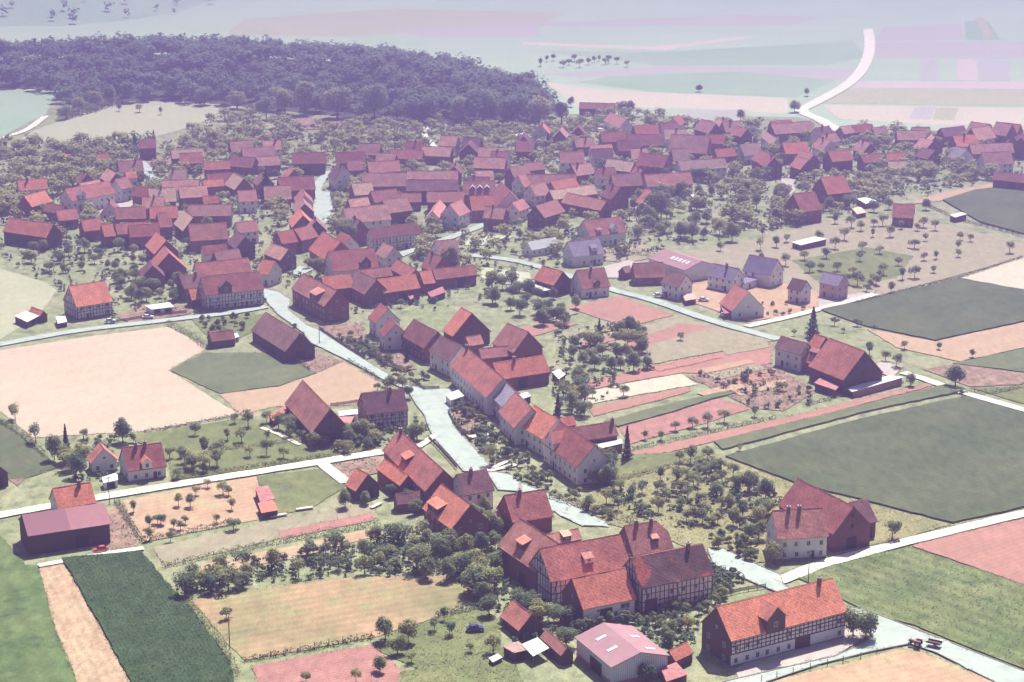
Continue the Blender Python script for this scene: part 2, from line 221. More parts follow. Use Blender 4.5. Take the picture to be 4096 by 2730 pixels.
('house', 'dusty pink-roofed house left of the broad red barn behind the centre', -117.01, 945.52, 0.312, 11.07, 7.63, 5, 8.95, 'dusty', 'brick', {}),
('house', 'pale pink-roofed house right of the broad red barn behind the centre', -74.71, 933.49, 0.305, 7.37, 8.14, 5, 9.21, 'pinkroof', 'brick', {}),
('house', 'closest rose-red-roofed house right of the broad red barn behind the centre', -51.01, 962.72, -0.145, 16.17, 7.66, 5, 8.97, 'oldred', 'brick', {}),
('barn', 'second closest dusty pink-roofed barn behind the roof with three white dormers', -10.26, 939.06, -0.185, 15.28, 9.05, 5, 9.68, 'dusty', 'brick', {}),
('house', 'lone house between two dark conifers below the pale hill', -181.57, 985.95, 0.263, 8.3, 7.84, 6, 10.06, 'pinkroof', 'brick', {}),
('house', 'small red house among trees left of the lone house', -199.49, 962.59, 0.375, 6.34, 5.7, 4, 6.95, 'red', 'brick', {}),
('house', 'brown-red-roofed house left of the broad red barn behind the centre', -127.85, 942.18, -0.393, 13.23, 8.33, 5, 9.31, 'old', 'brick', {}),
('house', 'bright red-roofed house left of the broad red barn behind the centre', -139.92, 935.2, 0.227, 12.29, 6.41, 5, 8.32, 'red', 'brick', {}),
('house', 'dusty pink-roofed house right of the gabled barn facing the gardens', -109.1, 745.16, 0.515, 10.21, 9.89, 4.7, 9.96, 'dusty', 'boards', {}),
('house', 'second closest rose-red-roofed house right of the broad red barn behind the centre', -48.57, 985.59, -0.228, 8.81, 9.32, 4.2, 8.99, 'oldred', 'white', {'ch': [0.58]}),
('house', 'brown-red-roofed house behind the long house above the white yard', -195.67, 904.26, 5.102, 9.23, 7.92, 4.6, 9.23, 'old', 'brick', {'ch': [0.46]}),
('barn', 'cream-roofed barn right of the lone house below the pale hill', -158.76, 966.86, 0.278, 15.7, 7.63, 4.7, 8.49, 'pale', 'brick', {'nw': 1}),
('house', 'bright red-roofed house left of the large purple village barn', -147.06, 828.43, 0.15, 11.73, 8.7, 5.0, 9.31, 'red', 'brick', {}),
('house', 'bright red-roofed house behind the orange roof left of the big tree', -66.26, 779.2, -1.079, 9.98, 7.97, 4.2, 8.55, 'red', 'white', {}),
('house', 'bright red-roofed house behind the red barn with pale side yard', -149.4, 793.4, 0.308, 12.29, 8.0, 5.0, 9.48, 'red', 'brick', {}),
('barn', 'pale pink-roofed barn right of the broad red barn behind the centre', -60.54, 927.35, 0.278, 15.42, 8.73, 5.4, 10.08, 'pinkroof', 'brick', {'nw': 1}),
('house', 'dark purple-roofed house left of the long half-timbered house above the lane', -63.4, 799.43, 5.161, 8.32, 9.54, 4.8, 10.45, 'dark', 'brick', {'ch': [0.41]}),
('barn', 'dark purple-roofed barn right of the large purple village barn', -107.53, 776.12, 5.12, 12.08, 8.72, 4.7, 9.44, 'dark', 'boards', {'nw': 1}),
('house', 'closest dusty pink-roofed house right of the long house above the white yard', -154.65, 847.12, 0.122, 9.56, 8.28, 5.3, 9.55, 'dusty', 'brick', {'ch': [0.53]}),
('house', 'closest dusty pink-roofed house behind the barn with pale cream roof', 32.3, 926.3, 0.65, 11.39, 8.43, 4.3, 8.83, 'dusty', 'brick', {'ch': [0.29]}),
('house', 'bright red-roofed house left of the long house above the white yard', -215.82, 885.52, 6.661, 12.86, 7.98, 5.5, 9.57, 'red', 'white', {'ch': [0.33]}),
('barn', 'second closest dusty pink-roofed barn right of the broad red barn behind the centre', -69.98, 977.73, -0.221, 10.95, 8.94, 4.3, 9.4, 'dusty', 'brick', {'nw': 1}),
('barn', 'dusty pink-roofed barn right of the white-gabled house by the village lane', -66.18, 843.04, 0.5, 9.48, 9.54, 4.7, 9.86, 'dusty', 'brick', {'nw': 1}),
('barn', 'bright red-roofed barn left of the long house above the white yard', -208.04, 856.38, 1.098, 13.68, 8.19, 4.6, 9.23, 'red', 'brick', {'nw': 1}),
('house', 'dark purple-roofed house left of the long dormered house at the junction', -116.98, 711.05, 0.553, 10.12, 8.31, 4.7, 8.79, 'dark', 'boards', {'ch': [0.61]}),
('house', 'dusty pink-roofed house left of the barn with pale cream roof', 11.18, 874.92, 0.684, 9.06, 8.83, 5.2, 9.71, 'dusty', 'white', {}),
('house', 'closest cream-roofed house right of the long house above the white yard', -153.75, 864.28, 0.225, 11.68, 9.33, 4.5, 10.05, 'pale', 'brick', {'ch': [0.45]}),
('barn', 'cream-roofed barn right of the white-gabled house by the village lane', -67.04, 875.99, 0.421, 9.44, 8.43, 5.2, 10.01, 'pale', 'brick', {'nw': 1}),
('barn', 'dusty pink-roofed barn in front of the white-gabled house by the village lane', -89.44, 841.14, -1.374, 15.01, 8.44, 5.1, 9.28, 'dusty', 'boards', {'nw': 1}),
('house', 'second closest cream-roofed house right of the long house above the white yard', -153.92, 908.11, 0.111, 8.16, 9.75, 4.2, 9.9, 'pale', 'brick', {'ch': [0.25]}),
('house', 'rose-red-roofed house right of the lone house below the pale hill', -154.58, 951.33, 0.187, 10.97, 8.61, 5.0, 9.54, 'oldred', 'brick', {}),
('barn', 'cream-roofed barn left of the white-gabled house by the village lane', -124.0, 894.12, 5.175, 14.18, 9.3, 4.6, 9.6, 'pale', 'brick', {'nw': 1}),
('barn', 'pale pink-roofed barn in front of the long dark village barn', -29.11, 862.1, 0.017, 16.33, 8.23, 4.8, 8.75, 'pinkroof', 'boards', {'nw': 1}),
('barn', 'dusty pink-roofed barn left of the broad red barn behind the centre', -123.92, 963.55, 0.315, 16.07, 9.31, 5.6, 9.99, 'dusty', 'brick', {'nw': 1}),
('house', 'rose-red-roofed house left of the broad red barn behind the centre', -134.16, 903.47, 0.438, 12.23, 7.97, 4.4, 8.81, 'oldred', 'boards', {}),
('house', 'third closest dusty pink-roofed house behind the roof with three white dormers', -9.85, 965.65, -0.107, 12.85, 9.14, 4.8, 9.53, 'dusty', 'brick', {}),
('house', 'dusty pink-roofed house in front of the lone house below the pale hill', -180.24, 931.9, 0.348, 11.64, 8.46, 4.7, 9.49, 'dusty', 'brick', {'ch': [0.71]}),
('barn', 'bright red-roofed barn behind the barn with pale cream roof', 22.94, 888.08, 0.638, 14.08, 9.07, 4.5, 8.8, 'red', 'brick', {'nw': 1}),
('house', 'dark purple-roofed house in front of the broad red barn behind the centre', -79.02, 912.42, 5.082, 11.49, 9.99, 5.3, 11.03, 'dark', 'white', {'ch': [0.56]}),
('house', 'dusty pink-roofed house right of the broad red barn behind the centre', -31.41, 994.86, -0.301, 9.42, 9.33, 5.6, 10.2, 'dusty', 'white', {}),
('house', 'dusty pink-roofed house right of the tall white house above the lane', -6.73, 825.95, 5.947, 9.21, 8.16, 5.2, 9.58, 'dusty', 'brick', {'ch': [0.37]}),
('barn', 'pale pink-roofed barn behind the roof with three white dormers', 6.83, 979.51, -0.125, 9.16, 9.74, 5.6, 10.18, 'pinkroof', 'brick', {'nw': 1}),
('house', 'pale pink-roofed house left of the broad red barn behind the centre', -120.3, 987.84, 0.366, 9.31, 8.29, 4.9, 8.95, 'pinkroof', 'white', {'ch': [0.73]}),
('house', 'dusty pink-roofed house left of the long half-timbered house above the lane', -80.34, 803.36, -1.442, 8.82, 8.83, 5.0, 9.63, 'dusty', 'boards', {'ch': [0.71]}),
('barn', 'rose-red-roofed barn right of the broad red barn behind the centre', -77.85, 955.53, 0.124, 13.85, 8.94, 4.2, 9.27, 'oldred', 'brick', {'nw': 1}),
('barn', 'dusty pink-roofed barn behind the long house above the white yard', -183.57, 905.23, 5.185, 14.48, 8.07, 5.5, 9.78, 'dusty', 'boards', {'nw': 1}),
('house', 'brown-red-roofed house right of the long pink village barn', 45.31, 866.13, -1.049, 9.33, 9.84, 5.6, 10.52, 'old', 'brick', {'ch': [0.37]}),
('house', 'dusty pink-roofed house right of the long house below the big tree', -47.8, 758.02, 5.194, 9.88, 7.69, 4.8, 9.25, 'dusty', 'white', {}),
('house', 'brown-red-roofed house in front of the long house above the white yard', -170.73, 835.61, 4.786, 8.67, 9.21, 4.8, 10.16, 'old', 'white', {'ch': [0.64]}),
('house', 'dark purple-roofed house left of the far white-gabled house', 6.22, 1002.05, 1.502, 11.89, 9.79, 4.2, 9.7, 'dark', 'brick', {}),
('house', 'dusty pink-roofed house left of the white-gabled house by the village lane', -104.06, 872.16, 0.18, 11.95, 9.11, 4.1, 9.39, 'dusty', 'brick', {}),
('house', 'brown-red-roofed house behind the red barn above the lane gardens', -28.63, 738.89, 5.299, 9.02, 9.18, 4.5, 9.58, 'old', 'brick', {'ch': [0.25]}),
('barn', 'bright red-roofed barn in front of the broad red barn behind the centre', -102.23, 914.79, 5.015, 9.27, 9.29, 4.0, 8.84, 'red', 'brick', {'nw': 1}),
('barn', 'dark purple-roofed barn behind the long dark village barn', -20.93, 978.56, 1.469, 10.84, 9.8, 5.1, 9.68, 'dark', 'boards', {'nw': 1}),
('barn', 'dark purple-roofed barn in front of the gabled barn facing the gardens', -134.64, 727.12, -1.304, 9.71, 8.9, 4.8, 9.36, 'dark', 'brick', {'nw': 1}),
('barn', 'closest dusty pink-roofed barn right of the broad red barn behind the centre', -60.32, 951.37, -0.223, 9.72, 9.96, 4.2, 9.32, 'dusty', 'boards', {'nw': 1}),
('house', 'second closest dusty pink-roofed house behind the roof with three white dormers', -5.49, 952.21, -0.299, 9.26, 8.17, 5.6, 10.12, 'dusty', 'white', {'ch': [0.34]}),
('barn', 'third closest dusty pink-roofed barn right of the broad red barn behind the centre', -36.79, 974.2, -0.215, 14.95, 8.68, 4.3, 8.41, 'dusty', 'brick', {'nw': 1}),
('house', 'dusty pink-roofed house behind the long house above the white yard', -189.47, 882.46, 0.872, 10.98, 8.35, 5.2, 9.31, 'dusty', 'white', {}),
('house', 'dusty pink-roofed house right of the long half-timbered house above the lane', -26.01, 761.01, 6.771, 9.19, 9.39, 5.1, 10.36, 'dusty', 'white', {}),
('house', 'brown-red-roofed house behind the long dark village barn', -27.05, 925.37, 1.558, 10.5, 7.62, 5.1, 8.8, 'old', 'boards', {'ch': [0.42]}),
('barn', 'dusty pink-roofed barn right of the lone house below the pale hill', -135.25, 986.54, 0.362, 11.3, 8.69, 4.2, 9.17, 'dusty', 'brick', {'nw': 1}),
('barn', 'dark purple-roofed barn right of the broad red barn behind the centre', -19.93, 991.38, -0.295, 9.56, 8.43, 5.2, 9.91, 'dark', 'brick', {'nw': 1}),
('house', 'brown-red-roofed house behind the barn with pale cream roof', 43.26, 912.1, 0.252, 9.13, 9.09, 5.3, 9.83, 'old', 'white', {'ch': [0.41]}),
('house', 'dark purple-roofed house left of the white-gabled house by the village lane', -113.14, 897.34, 5.111, 8.79, 8.34, 5.4, 9.53, 'dark', 'brick', {'ch': [0.69]}),
('barn', 'dusty pink-roofed barn left of the tall white house above the lane', -50.2, 839.71, 0.562, 12.12, 9.94, 5.3, 10.43, 'dusty', 'boards', {'nw': 1}),
('barn', 'cream-roofed barn behind the large purple village barn', -134.05, 812.74, 5.123, 15.39, 9.41, 4.1, 9.61, 'pale', 'boards', {'nw': 1}),
('house', 'closest dusty pink-roofed house behind the roof with three white dormers', -12.93, 911.23, 6.382, 8.53, 8.4, 4.5, 8.54, 'dusty', 'brick', {}),
('barn', 'closest dusty pink-roofed barn behind the roof with three white dormers', 2.85, 910.44, 0.62, 10.08, 9.44, 5.5, 10.98, 'dusty', 'brick', {'nw': 1}),
('house', 'dark purple-roofed house behind the roof with three white dormers', -15.14, 893.81, 0.002, 10.37, 9.8, 4.1, 9.16, 'dark', 'white', {'ch': [0.29]}),
('house', 'cream-roofed house in front of the far house with cream roof', 117.03, 975.98, 0.421, 10.86, 9.23, 4.6, 9.55, 'pale', 'white', {}),
('house', 'second closest dusty pink-roofed house left of the far white-gabled house', 36.29, 998.74, 0.218, 10.4, 8.17, 4.4, 8.37, 'dusty', 'brick', {'ch': [0.58]}),
('house', 'bright red-roofed house left of the far white-gabled house', 15.47, 1031.45, 1.413, 8.42, 9.47, 5.3, 10.21, 'red', 'white', {'ch': [0.26]}),
('house', 'brown-red-roofed house right of the long pale orange roof', 122.14, 955.25, 5.024, 12.33, 8.97, 4.6, 9.37, 'old', 'brick', {}),
('house', 'second closest rose-red-roofed house left of the long pale orange roof', 58.98, 914.67, 4.935, 11.45, 8.59, 4.2, 9.07, 'oldred', 'brick', {'ch': [0.5]}),
('barn', 'brown-red-roofed barn left of the long pale orange roof', 57.82, 986.42, 0.118, 11.77, 9.91, 4.8, 9.71, 'old', 'brick', {'nw': 1}),
('house', 'closest dusty pink-roofed house left of the long pale orange roof', 61.94, 966.21, 0.094, 8.41, 9.05, 4.6, 8.85, 'dusty', 'boards', {'ch': [0.64]}),
('barn', 'bright red-roofed barn left of the far white-gabled house', 69.39, 1032.87, 0.28, 12.97, 9.01, 4.9, 9.15, 'red', 'brick', {'nw': 1}),
('house', 'brown-red-roofed house left of the far white-gabled house', 34.82, 1034.33, 1.461, 8.3, 7.98, 4.4, 8.48, 'old', 'brick', {}),
('house', 'cream-roofed house behind the long pale orange roof', 81.47, 961.8, 0.2, 8.62, 9.29, 4.3, 9.78, 'pale', 'boards', {}),
('house', 'dusty pink-roofed house left of the far house with cream roof', 114.34, 1037.03, 0.35, 10.24, 9.91, 5.3, 10.4, 'dusty', 'boards', {'ch': [0.46]}),
('house', 'dusty pink-roofed house right of the far white-gabled house', 111.73, 1054.76, 5.091, 8.42, 8.04, 4.7, 8.63, 'dusty', 'white', {'ch': [0.71]}),
('house', 'pale pink-roofed house in front of the far white-gabled house', 81.79, 1037.06, 0.185, 9.35, 9.46, 4.3, 9.76, 'pinkroof', 'white', {}),
('barn', 'bright red-roofed barn left of the far house with cream roof', 103.07, 1003.5, -0.271, 10.17, 7.81, 5.2, 9.3, 'red', 'brick', {'nw': 1}),
('barn', 'pale pink-roofed barn right of the long pale orange roof', 138.28, 937.75, 5.066, 10.83, 8.97, 5.0, 9.65, 'pinkroof', 'brick', {'nw': 1}),
('house', 'second closest dusty pink-roofed house left of the long pale orange roof', 43.98, 980.35, 0.217, 11.35, 7.59, 4.4, 8.27, 'dusty', 'white', {}),
('house', 'dark purple-roofed house left of the long pale orange roof', 43.64, 959.55, 0.117, 10.27, 8.4, 5.5, 10.13, 'dark', 'white', {}),
('house', 'cream-roofed house in front of the far white-gabled house', 84.15, 1023.12, 0.118, 11.69, 8.18, 4.1, 8.52, 'pale', 'white', {'ch': [0.54]}),
('house', 'closest dusty pink-roofed house left of the far white-gabled house', 25.1, 1019.86, 1.435, 11.78, 7.55, 5.5, 9.46, 'dusty', 'brick', {}),
('barn', 'rose-red-roofed barn left of the far house with cream roof', 118.61, 1024.16, 5.181, 10.24, 7.63, 5.3, 9.35, 'oldred', 'boards', {'nw': 1}),
('house', 'rose-red-roofed house behind the far house with cream roof', 142.33, 1050.85, 0.387, 12.51, 7.6, 4.5, 8.52, 'oldred', 'boards', {}),
('barn', 'cream-roofed barn left of the long pale orange roof', 51.72, 936.76, -0.579, 14.6, 8.15, 4.3, 8.55, 'pale', 'brick', {'nw': 1}),
('house', 'pale pink-roofed house left of the long pale orange roof', 28.77, 952.31, 0.062, 11.91, 8.56, 5.3, 9.97, 'pinkroof', 'white', {}),
('barn', 'pale pink-roofed barn in front of the far house with cream roof', 143.32, 957.84, 5.06, 12.47, 8.08, 4.5, 8.43, 'pinkroof', 'brick', {'nw': 1}),
('house', 'bright red-roofed house right of the long pale orange roof', 123.21, 941.17, 4.93, 10.71, 9.05, 5.4, 10.04, 'red', 'boards', {'ch': [0.73]}),
('barn', 'dusty pink-roofed barn right of the far white-gabled house', 102.77, 1037.01, 5.112, 16.08, 9.0, 5.2, 10.38, 'dusty', 'boards', {'nw': 1}),
('house', 'closest dusty pink-roofed house behind the far lavender-roofed house', 207.35, 988.18, -1.267, 11.78, 9.82, 4.8, 9.63, 'dusty', 'boards', {}),
('barn', 'bright red-roofed barn right of the far lavender-roofed house', 261.8, 1039.44, 5.61, 9.95, 8.0, 4.1, 8.86, 'red', 'brick', {'nw': 1}),
('barn', 'second closest dusty pink-roofed barn behind the far lavender-roofed house', 240.13, 1017.44, 0.632, 14.23, 9.96, 5.0, 10.89, 'dusty', 'brick', {'nw': 1}),
('house', 'bright red-roofed house behind the far lavender-roofed house', 226.64, 994.5, 0.311, 12.59, 9.71, 5.5, 10.66, 'red', 'brick', {'ch': [0.51]}),
('barn', 'closest dusty pink-roofed barn behind the far lavender-roofed house', 213.61, 1004.6, 1.564, 9.75, 9.07, 4.1, 8.57, 'dusty', 'boards', {'nw': 1}),
('house', 'fifth closest dusty pink-roofed house behind the far lavender-roofed house', 244.69, 1036.66, 5.514, 12.0, 9.64, 4.4, 9.63, 'dusty', 'white', {}),
('barn', 'bright red-roofed barn in front of the far house with cream roof', 157.49, 954.85, 6.682, 12.08, 9.51, 5.6, 10.1, 'red', 'boards', {'nw': 1}),
('house', 'dark purple-roofed house left of the far lavender-roofed house', 203.09, 965.21, -1.089, 9.99, 8.54, 4.7, 8.96, 'dark', 'brick', {}),
('barn', 'brown-red-roofed barn right of the far lavender-roofed house', 256.12, 990.77, 1.03, 10.63, 9.35, 5.3, 10.72, 'old', 'boards', {'nw': 1}),
('barn', 'second closest dusty pink-roofed barn right of the far lavender-roofed house', 254.82, 1027.61, 5.403, 10.31, 9.7, 5.3, 11.06, 'dusty', 'brick', {'nw': 1}),
('house', 'closest dusty pink-roofed house right of the far house with cream roof', 161.34, 1011.59, 0.68, 11.27, 7.57, 4.3, 8.07, 'dusty', 'white', {'ch': [0.36]}),
('house', 'dark purple-roofed house right of the far house with cream roof', 160.19, 1025.27, 0.702, 11.31, 8.31, 4.7, 9.54, 'dark', 'white', {'ch': [0.46]}),
('house', 'second closest dusty pink-roofed house right of the far house with cream roof', 155.93, 987.4, 5.093, 11.22, 8.86, 4.9, 9.74, 'dusty', 'white', {'ch': [0.41]}),
('house', 'dusty pink-roofed house left of the far lavender-roofed house', 175.64, 983.74, 5.06, 10.34, 8.74, 4.4, 9.41, 'dusty', 'brick', {'ch': [0.34]}),
('house', 'fourth closest dusty pink-roofed house behind the far lavender-roofed house', 190.96, 1031.99, 0.236, 8.11, 7.63, 4.4, 8.04, 'dusty', 'brick', {}),
('house', 'third closest dusty pink-roofed house behind the far lavender-roofed house', 211.48, 1026.59, 0.088, 9.88, 8.28, 4.5, 9.13, 'dusty', 'boards', {}),
]
SHEDS=[
('canopy', 'white sheet-roofed canopy next to the little brown shed', [(2.04, 401.29), (5.6, 404.51), (8.09, 399.56), (4.54, 395.84)], 2.6, 'sheet', 'boards', {}),
('shed', 'tan flat-roofed shed left of the white canopy', [(-1.97, 400.57), (1.44, 403.19), (3.36, 399.13), (0.46, 397.7)], 2.4, 'pale', 'boards', {}),
('hutch', 'small white-topped rabbit hutch in the garden left of the canopy', [(-5.09, 397.46), (-3.05, 399.45), (-2.08, 397.74), (-4.11, 395.48)], 1.2, 'sheet', 'boards', {}),
('shed', 'flat pink-roofed shed at the bottom edge right of the hall', [(31.53, 389.94), (35.09, 392.64), (37.08, 387.27), (32.37, 384.11)], 2.2, 'pinkroof', 'boards', {}),
('garage', 'white flat-roofed garage left of the white cottage', [(-110.77, 509.94), (-107.17, 513.43), (-106.03, 508.21), (-109.56, 506.06)], 2.2, 'sheet', 'white', {}),
('shed', 'pale pink field shed in the sandy garden, the upper of two', [(-68.34, 501.26), (-65.01, 502.53), (-62.09, 493.37), (-65.59, 490.52)], 2.4, 'pinkroof', 'boards', {}),
('shed', 'red field shed in the sandy garden, the lower of two', [(-66.22, 489.84), (-62.35, 491.87), (-60.35, 485.44), (-64.46, 483.46)], 2.2, 'red', 'boards', {}),
('shed', 'red lean-to left of the steep dark barn', [(-72.02, 563.97), (-68.26, 571.93), (-66.9, 567.57), (-70.13, 559.01)], 2.4, 'red', 'boards', {}),
('shed', 'pink-roofed shed right of the steep dark barn', [(-51.04, 560.86), (-46.49, 561.57), (-47.69, 546.34), (-51.93, 544.66)], 2.6, 'pinkroof', 'boards', {}),
('shed', 'white flat roof between the dark barn and the timbered house', [(-51.66, 568.19), (-45.69, 570.0), (-45.29, 566.02), (-51.22, 564.23)], 2.2, 'sheet', 'white', {}),
('shed', 'pink lean-to on the purple barn at the junction', [(-77.74, 641.01), (-72.43, 652.85), (-69.74, 643.67), (-73.94, 632.66)], 2.4, 'pinkroof', 'boards', {}),
('hut', 'tiny white hut beside the long low garden shed', [(-95.07, 654.44), (-93.52, 656.09), (-92.27, 652.26), (-93.75, 650.09)], 1.8, 'sheet', 'white', {}),
('shed', 'white-roofed lean-to on the purple barn behind the terrace', [(23.48, 536.5), (31.07, 540.77), (31.53, 537.48), (24.4, 533.25)], 2.6, 'sheet', 'brick', {}),
('shed', 'white shed behind the orange yard barn', [(12.65, 608.93), (15.05, 611.34), (17.01, 606.54), (14.7, 601.8)], 2.2, 'sheet', 'boards', {}),
('shed', 'white shed behind the grey-roofed terrace house', [(2.33, 585.3), (4.74, 587.09), (5.78, 583.52), (3.38, 581.3)], 2.2, 'sheet', 'boards', {}),
('garage', 'white flat-roofed garage on the street square', [(-20.36, 583.44), (-16.49, 587.92), (-14.53, 582.33), (-18.56, 578.47)], 2.6, 'sheet', 'white', {}),
('shed', 'pink-roofed lean-to in front of the largest farm barn', [(94.03, 596.0), (98.61, 605.03), (104.43, 598.98), (99.62, 588.87)], 2.6, 'pinkroof', 'boards', {}),
('shed', 'long low shed with pink wall beside the right-hand farm', [(103.43, 591.18), (118.8, 603.95), (123.22, 602.05), (104.62, 587.86)], 2.4, 'sheet', 'brickpink', {}),
('shed', 'white-roofed shed left of the bright red roadside house', [(-174.06, 675.77), (-171.25, 681.66), (-165.31, 675.77), (-167.81, 668.55)], 2.6, 'sheet', 'boards', {}),
('hut', 'small white-roofed hut at the corner of the red roadside house', [(-159.81, 676.53), (-156.54, 677.26), (-154.46, 670.74), (-157.32, 668.6)], 2.0, 'sheet', 'boards', {}),
('garage', 'white-roofed double garage beside the left road', [(-130.98, 690.28), (-122.69, 694.1), (-120.26, 688.77), (-127.87, 685.76)], 2.5, 'sheet', 'white', {'gar': 2}),
('shed', 'long white lean-to on the bright red barn', [(3.85, 724.01), (8.13, 726.18), (15.22, 714.18), (11.58, 711.76)], 2.6, 'sheet', 'boards', {}),
('extension', 'low white extension of the pale-roofed new house', [(84.82, 728.27), (90.2, 732.49), (91.75, 726.59), (85.53, 719.95)], 3, 'lav', 'white', {}),
('garage', 'rose garage left of the house with lavender gable', [(74.38, 689.15), (80.99, 692.95), (80.7, 683.15), (74.63, 680.18)], 2.4, 'pinkroof', 'brick', {}),
('shed', 'tan flat-roofed shed below the dark-roofed new house', [(62.22, 706.14), (66.39, 708.52), (66.76, 701.43), (62.43, 699.1)], 2.2, 'pale', 'boards', {}),
('shed', 'narrow pink shed at the edge of the village gardens', [(-39.41, 710.94), (-36.57, 714.16), (-35.61, 702.23), (-36.68, 699.88)], 2.4, 'pinkroof', 'boards', {}),
('shed', 'pink-roofed garden shed right of the narrow pink shed', [(-30.97, 709.34), (-25.67, 717.4), (-24.23, 710.14), (-29.33, 703.01)], 2.4, 'pinkroof', 'boards', {}),
('shed', 'white-roofed shed standing alone among the garden trees', [(80.25, 884.18), (84.88, 886.6), (86.59, 873.44), (81.54, 871.08)], 2.6, 'sheet', 'boards', {}),
('shed', 'white-roofed shed left of the lone red house', [(153.47, 876.28), (158.24, 878.66), (161.98, 872.26), (156.15, 866.41)], 2.6, 'sheet', 'boards', {}),
('shed', 'cream-roofed shed in front of the white-roofed shed by the red house', [(148.36, 856.81), (152.62, 859.54), (153.63, 850.04), (149.06, 846.7)], 2.2, 'pale', 'boards', {}),
('field_barn', 'white-roofed field barn at the edge of the dark right field', [(188.12, 842.63), (194.22, 847.07), (195.84, 843.74), (189.52, 838.24)], 2.6, 'sheet', 'boards', {}),
('shed', 'long white-roofed shed in the orchard behind the new houses', [(113.1, 790.69), (123.87, 799.59), (128.39, 795.61), (116.17, 785.83)], 2.6, 'sheet', 'boards', {}),
('shed', 'low red roof hidden among the left garden trees', [(-227.08, 982.19), (-222.9, 986.64), (-217.39, 983.67), (-220.69, 976.32)], 3, 'red', 'boards', {}),
]
